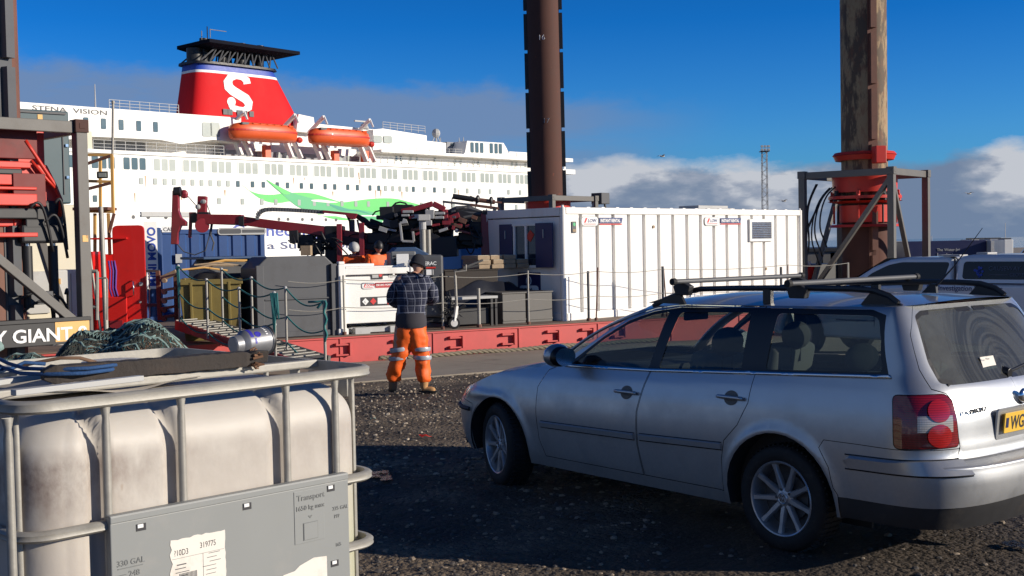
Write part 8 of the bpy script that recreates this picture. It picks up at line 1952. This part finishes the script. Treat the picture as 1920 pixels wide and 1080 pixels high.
q = MB(); q.v = [V((2.06, .80, 1.265)), V((2.06, -.80, 1.265)), V((1.30, -.66, 1.715)), V((1.30, .66, 1.715))]; q.v = [p + V((.03, 0, .03)) for p in q.v]; q.f = [[0, 1, 2, 3]]; q.m = [0]; q.build('windscreen', M['tinted'], cb)
q = MB(); q.box((1.72, 1.02, 1.24), (.10, .22, .17)); q.box((1.72, -1.02, 1.24), (.10, .22, .17)); q.build('door_mirror', M['black'], pk, bevel=.03)
q = MB(); q.box((-.95, .897, 1.345), (2.0, .02, .02)); q.box((.42, .904, .85), (.012, .004, .55)); q.box((1.42, .904, .85), (.012, .004, .55)); q.box((-.03, fy(1.45), 1.46), (.02, .03, .58)); q.build('body_seam', M['dkgrey'], pk)
for x in (.62, 1.62): q = MB(); q.box((x, .92, 1.02), (.16, .03, .03)); q.build('door_handle', M['pkwhite'], pk, bevel=.008)
q = MB(); q.cyl((.45, .3, 1.77), (.45, .3, 1.80), .10, n=14); q.box((.1, .55, 1.785), (.30, .25, .03)); q.box((-.25, .2, 1.815), (.2, .3, .03)); q.build('roof_beacon', M['ltgrey'], pk, bevel=.008)
for x in (RX, FX):
    for s_ in (1, -1):
        q = MB(); Mw = Matrix.Translation((x, s_ * .78, .38)) @ Matrix.Rotation(-PI / 2 * s_, 4, 'X'); q.lathe([(.24, -.12), (.34, -.12), (.38, -.08), (.38, .08), (.34, .12), (.24, .12)], Mw, 36); ty = q.build('wheel', M['rubber'], pk, smooth=True, angle=rad(40)); q = MB(); q.lathe([(.24, .11), (.22, .06), (.06, .05), (0, .07)], Mw, 24)
        for k in range(6): t = PI * k / 3; q.bar(Mw @ V((.05 * math.cos(t), .05 * math.sin(t), .08)), Mw @ V((.22 * math.cos(t), .22 * math.sin(t), .09)), .05, .03)
        q.build('rim', M['alloy'], ty, smooth=True, angle=rad(40))
q = MB(); q.box((-1.99, .62, .95), (.06, .2, .34)); q.box((-1.99, -.62, .95), (.06, .2, .34)); q.build('tail_lamp', M['taillens'], pk, bevel=.01); q = MB(); q.box((3.72, .62, .93), (.12, .35, .16)); q.box((3.72, -.62, .93), (.12, .35, .16)); q.build('headlight', M['tailclear'], pk, bevel=.02)
q = MB(); q.box((3.80, 0, .55), (.1, 1.6, .25)); q.box((-2.05, 0, .52), (.12, 1.6, .18)); q.build('bumper', M['dkgrey'], pk, bevel=.03)
TF = lambda x, z: frame((x, .906, z), (-1, 0, 0), (0, 0, 1))
text('side_lettering', 'Site Investigation Specialists', .125, TF(.42, 1.225), M['navy_text'], pk, ext=.002, bold=.004, sx=.95, shear=.12)
text('side_lettering', '028 2766 6640', .12, TF(2.2, .80), M['navy_text'], pk, ext=.002, sx=1.0); text('side_lettering', 'www.causewaygeotech.com', .07, TF(2.2, .66), M['navy_text'], pk, ext=.002)
M['glassprint'] = pm('grey_glass_print', (.10, .12, .17), .5, var=.05); GF = lambda x, z: frame((x, fy2(z) + .012, z), (-1, 0, 0), (0, -.22, 1))
text('canopy_lettering', 'CAUSEWAY', .095, GF(-.62, 1.55), M['glassprint'], cn, ext=.001, sx=1.05); text('canopy_lettering', 'GEOTECH', .075, GF(-.98, 1.46), M['glassprint'], cn, ext=.001); q = MB(); q.box((-.80, fy2(1.48) + .012, 1.48), (.32, .003, .008)); q.build('logo_line', M['glassprint'], cn)
q = MB(); rr = random.Random(3)
for k in range(16): a = rr.uniform(0, 6.28); r_ = rr.uniform(0, .085); z = 1.545 + r_ * math.sin(a) * 1.15; x = -.46 + r_ * math.cos(a); q.add([V((x + .022 * math.cos(t), fy2(z + .022 * math.sin(t)) + .012, z + .022 * math.sin(t))) for t in [PI * j / 3 for j in range(6)]], [tuple(range(6))])
q.build('canopy_logo', M['blueprint'], cn)
# white van whose sloping pillar shows at the right edge
vn = thing('van', 'pale van whose sloping windscreen pillar shows at the right edge', 'van', at(2065, 27, -.3), rad(200))
vp = [(-2.4, .4), (2.6, .4), (2.65, 1.0), (1.9, 1.28), (1.15, 1.95), (.6, 2.12), (-2.4, 2.12)]
q = MB(); q.prism(vp, frame((0, 1.0, 0), (1, 0, 0), (0, 0, 1)), 2.0); q.build('body', M['pkwhite'], vn, bevel=.06, smooth=True, angle=rad(40)); q = MB(); q.v = [V((1.93, .85, 1.30)), V((1.93, -.85, 1.30)), V((1.20, -.8, 1.93)), V((1.20, .8, 1.93))]; q.v = [p + V((.03, 0, .03)) for p in q.v]; q.f = [[0, 1, 2, 3]]; q.m = [0]; q.build('windscreen', M['tinted'], vn)
for s_ in (1, -1):
    q = MB(); q.add([V((x, s_ * 1.003, z)) for x, z in ((1.65, 1.3), (1.15, 1.78), (.5, 1.85), (.5, 1.3))], [(0, 1, 2, 3)]); q.build('side_window', M['tinted'], vn)
    for x in (1.6, -1.6): q = MB(); q.cyl((x, s_ * .8, .36), (x, s_ * 1.01, .36), .36, n=24); q.build('wheel', M['rubber'], vn)
# ---------------------------------------------------------------- far lorry park
FQ = -2.3
def far(name, label, cat, px0, px1, dep, ytop, mat, dp=2.5, rz=0.0, group=None, roof=None):
    A = W(px0, 460, dep); B_ = W(px1, 460, dep); w = (B_ - A).length; zt__ = zat((px0 + px1) / 2, ytop, dep); t = thing(name, label, cat, (A.x, A.y, FQ), rz, group); h = zt__ - FQ; q = MB(); q.box((w / 2, dp / 2, h / 2 + .4), (w, dp, h - .8)); q.build('box', mat, t, bevel=.04); return t, w, h
def wheels(t, w, n=3):
    for k in range(n):
        for y in (.2, 2.3): q = MB(); q.cyl((w * .12 + k * 1.25, y - .15, .45), (w * .12 + k * 1.25, y + .15, .45), .45, n=16); q.build('wheel', M['rubber'], t)
M['trailernavy'] = pm('navy_trailer', (.012, .016, .07), .45, var=.1)
t, w, h = far('lorry_trailer', 'dark blue lorry trailer with pale lettering beyond the pickup', 'trailer', 1699, 1850, 80, 451.5, M['trailernavy']); wheels(t, w)
text('trailer_lettering', 'The Water-Jet', .26, frame((w * .38, -.02, h - .68), (1, 0, 0), (0, 0, 1)), M['ltgrey'], t, ext=.01, bold=.01); text('trailer_lettering', 'Logistics', .46, frame((w * .38, -.02, h - 1.12), (1, 0, 0), (0, 0, 1)), M['ltgrey'], t, ext=.01, bold=.015, sx=.9)
q = MB(); q.box((w + .12, .4, h / 2 + .3), (.22, 2.2, h - .7)); q.build('rear_door', M['ltgrey'], t)
t, w, h = far('lorry_trailer', 'black ended trailer standing right of the dark blue trailer', 'trailer', 1851, 1861, 84, 453.5, M['black']); wheels(t, .6, 1)
for k, (a, b_, y_, d_, mt, lb) in enumerate(((1822, 1836, 449, 96, 'ltgrey', 'first pale refrigerated trailer right of the blue trailer'), (1840, 1853, 448.6, 97, 'ltgrey', 'second pale refrigerated trailer right of the blue trailer'), (1856, 1881, 448.3, 95, 'ltgrey', 'third and widest pale refrigerated trailer behind the black one'), (1883, 1900, 449, 92, 'white', 'bright white trailer next to the pale refrigerated ones'))):
    t, w, h = far('lorry_trailer', lb, 'trailer', a, b_, d_, y_, M[mt], group='parked refrigerated trailers'); q = MB(); q.box((w / 2, .8, h + .05), (w * .8, 1.2, .14)); q.build('cooling_unit', M['dkgrey'], t); wheels(t, min(w, 1.0), 1)
t, w, h = far('warehouse', 'long low dark warehouse beyond the right leg', 'warehouse', 1500, 1672, 90, 470, M['dkgrey'], 14); q = MB(); q.box((w / 2, 7, h + .1), (w + .4, 14.4, .25)); q.build('roof', M['black'], t)
for k in range(7): q = MB(); q.box((1 + k * w / 7, -.02, 1.8), (1.4, .05, 2.6)); q.build('shutter_door', M['grey'], t)
t, w, h = far('warehouse', 'small grey shed glimpsed between the leg braces', 'warehouse', 1674, 1698, 95, 452, M['ltgrey'], 8)
# lattice floodlight mast far behind the cabin
Zm = 230; P_ = at(1435, Zm, FQ); ms = thing('floodlight_mast', 'tall lattice floodlight mast far behind the cabin', 'mast', P_); hm = zat(1435, 285, Zm) - FQ; hw = .55
q = MB()
for sx_ in (-1, 1):
    for sy_ in (-1, 1): q.bar((sx_ * hw, sy_ * hw, 0), (sx_ * hw * .8, sy_ * hw * .8, hm), .12)
n = 26
for k in range(n):
    z0, z1 = hm * k / n, hm * (k + 1) / n; s_ = 1 if k % 2 else -1
    for y in (-hw, hw): q.bar((-s_ * hw * .95, y * .95, z0), (s_ * hw * .92, y * .92, z1), .06)
    for x in (-hw, hw): q.bar((x * .95, -s_ * hw * .95, z0), (x * .92, s_ * hw * .92, z1), .06)
q.build('lattice', M['ltgrey'], ms); q = MB(); q.box((0, 0, hm + .05), (1.7, 1.7, .15)); q.build('head_frame', M['dkgrey'], ms)
for r_ in range(2):
    for k in range(3): q = MB(); q.box((-.62 + k * .62, -.9, hm + .35 + r_ * .6), (.48, .3, .42)); q.build('floodlight', M['ltgrey'], ms, bevel=.03)
for px, y, d_, lb in ((1885, 418, 150, 'thin distant pole beyond the white trailers'), (1747, 442, 120, 'short thin distant pole above the blue trailer')):
    P_ = at(px, d_, FQ); q = MB(); q.cyl(P_, (P_.x, P_.y, zat(px, y, d_)), .07, .03, n=6); tag(q.build('distant_pole', M['ltgrey'], origin=P_), lb, 'pole', 'thin poles on the far quay')
# gulls
for px, py, lb in ((1470, 377, 'small gull gliding left of the right leg'), (1817, 363, 'small gull gliding right of the right leg'), (1242, 293, 'tiny gull high above the white cabin')):
    P_ = W(px, py, 90); q = MB(); q.blob((0, 0, 0), (.22, .06, .06)); q.prism([(0, -.08), (.1, 0), (0, .08)], frame((-.3, 0, 0), (-1, 0, 0), (0, 1, 0)), .01); g_ = thing('gull', lb, 'gull', P_, rad(20), 'gulls in the sky'); q.build('body', M['ltgrey'], g_, smooth=True)
    for s_ in (1, -1): q = MB(); q.add([V((.1, 0, 0)), V((-.1, 0, 0)), V((-.12, s_ * .35, .10)), V((.02, s_ * .38, .12)), V((-.15, s_ * .75, .02))], [(0, 1, 2, 3), (3, 2, 4)]); q.build('wing', M['ltgrey'], g_)
# bits lying on the yard
for px, py, s_, mt, lb in ((797, 822, .05, 'orange_red', 'small orange plastic scrap on the gravel'), (700, 790, .03, 'palerope', 'small pale scrap of cloth on the gravel')):
    p = onz(px, py, 0); q = MB(); rr = random.Random(px); n = 9; ol = [V((s_ * (1 + rr.uniform(-.3, .3)) * math.cos(2 * PI * k / n), s_ * .6 * (1 + rr.uniform(-.3, .3)) * math.sin(2 * PI * k / n), .02 + rr.uniform(0, .02))) for k in range(n)]
    q.v = ol + [v + V((0, 0, .004)) for v in ol]; q.f = [list(range(n))[::-1], list(range(n, 2 * n))] + [[k, (k + 1) % n, n + (k + 1) % n, n + k] for k in range(n)]; q.m = [0] * len(q.f); o = q.build('scrap', M[mt]); o.location = (p.x, p.y, gz(p.x, p.y) + gn(p.x, p.y)); tag(o, lb, 'scrap')
p = onz(1545, 1030, 0); q = MB(); q.tube([(0, 0, .012), (.02, .03, .03), (.03, .07, .045), (.02, .10, .05), (-.01, .12, .04)], .004, 6); o = q.build('twig', M['wood'], smooth=True); o.location = (p.x, p.y, gz(p.x, p.y) + .01); tag(o, 'curled dry twig on the mud behind the rear wheel', 'twig')
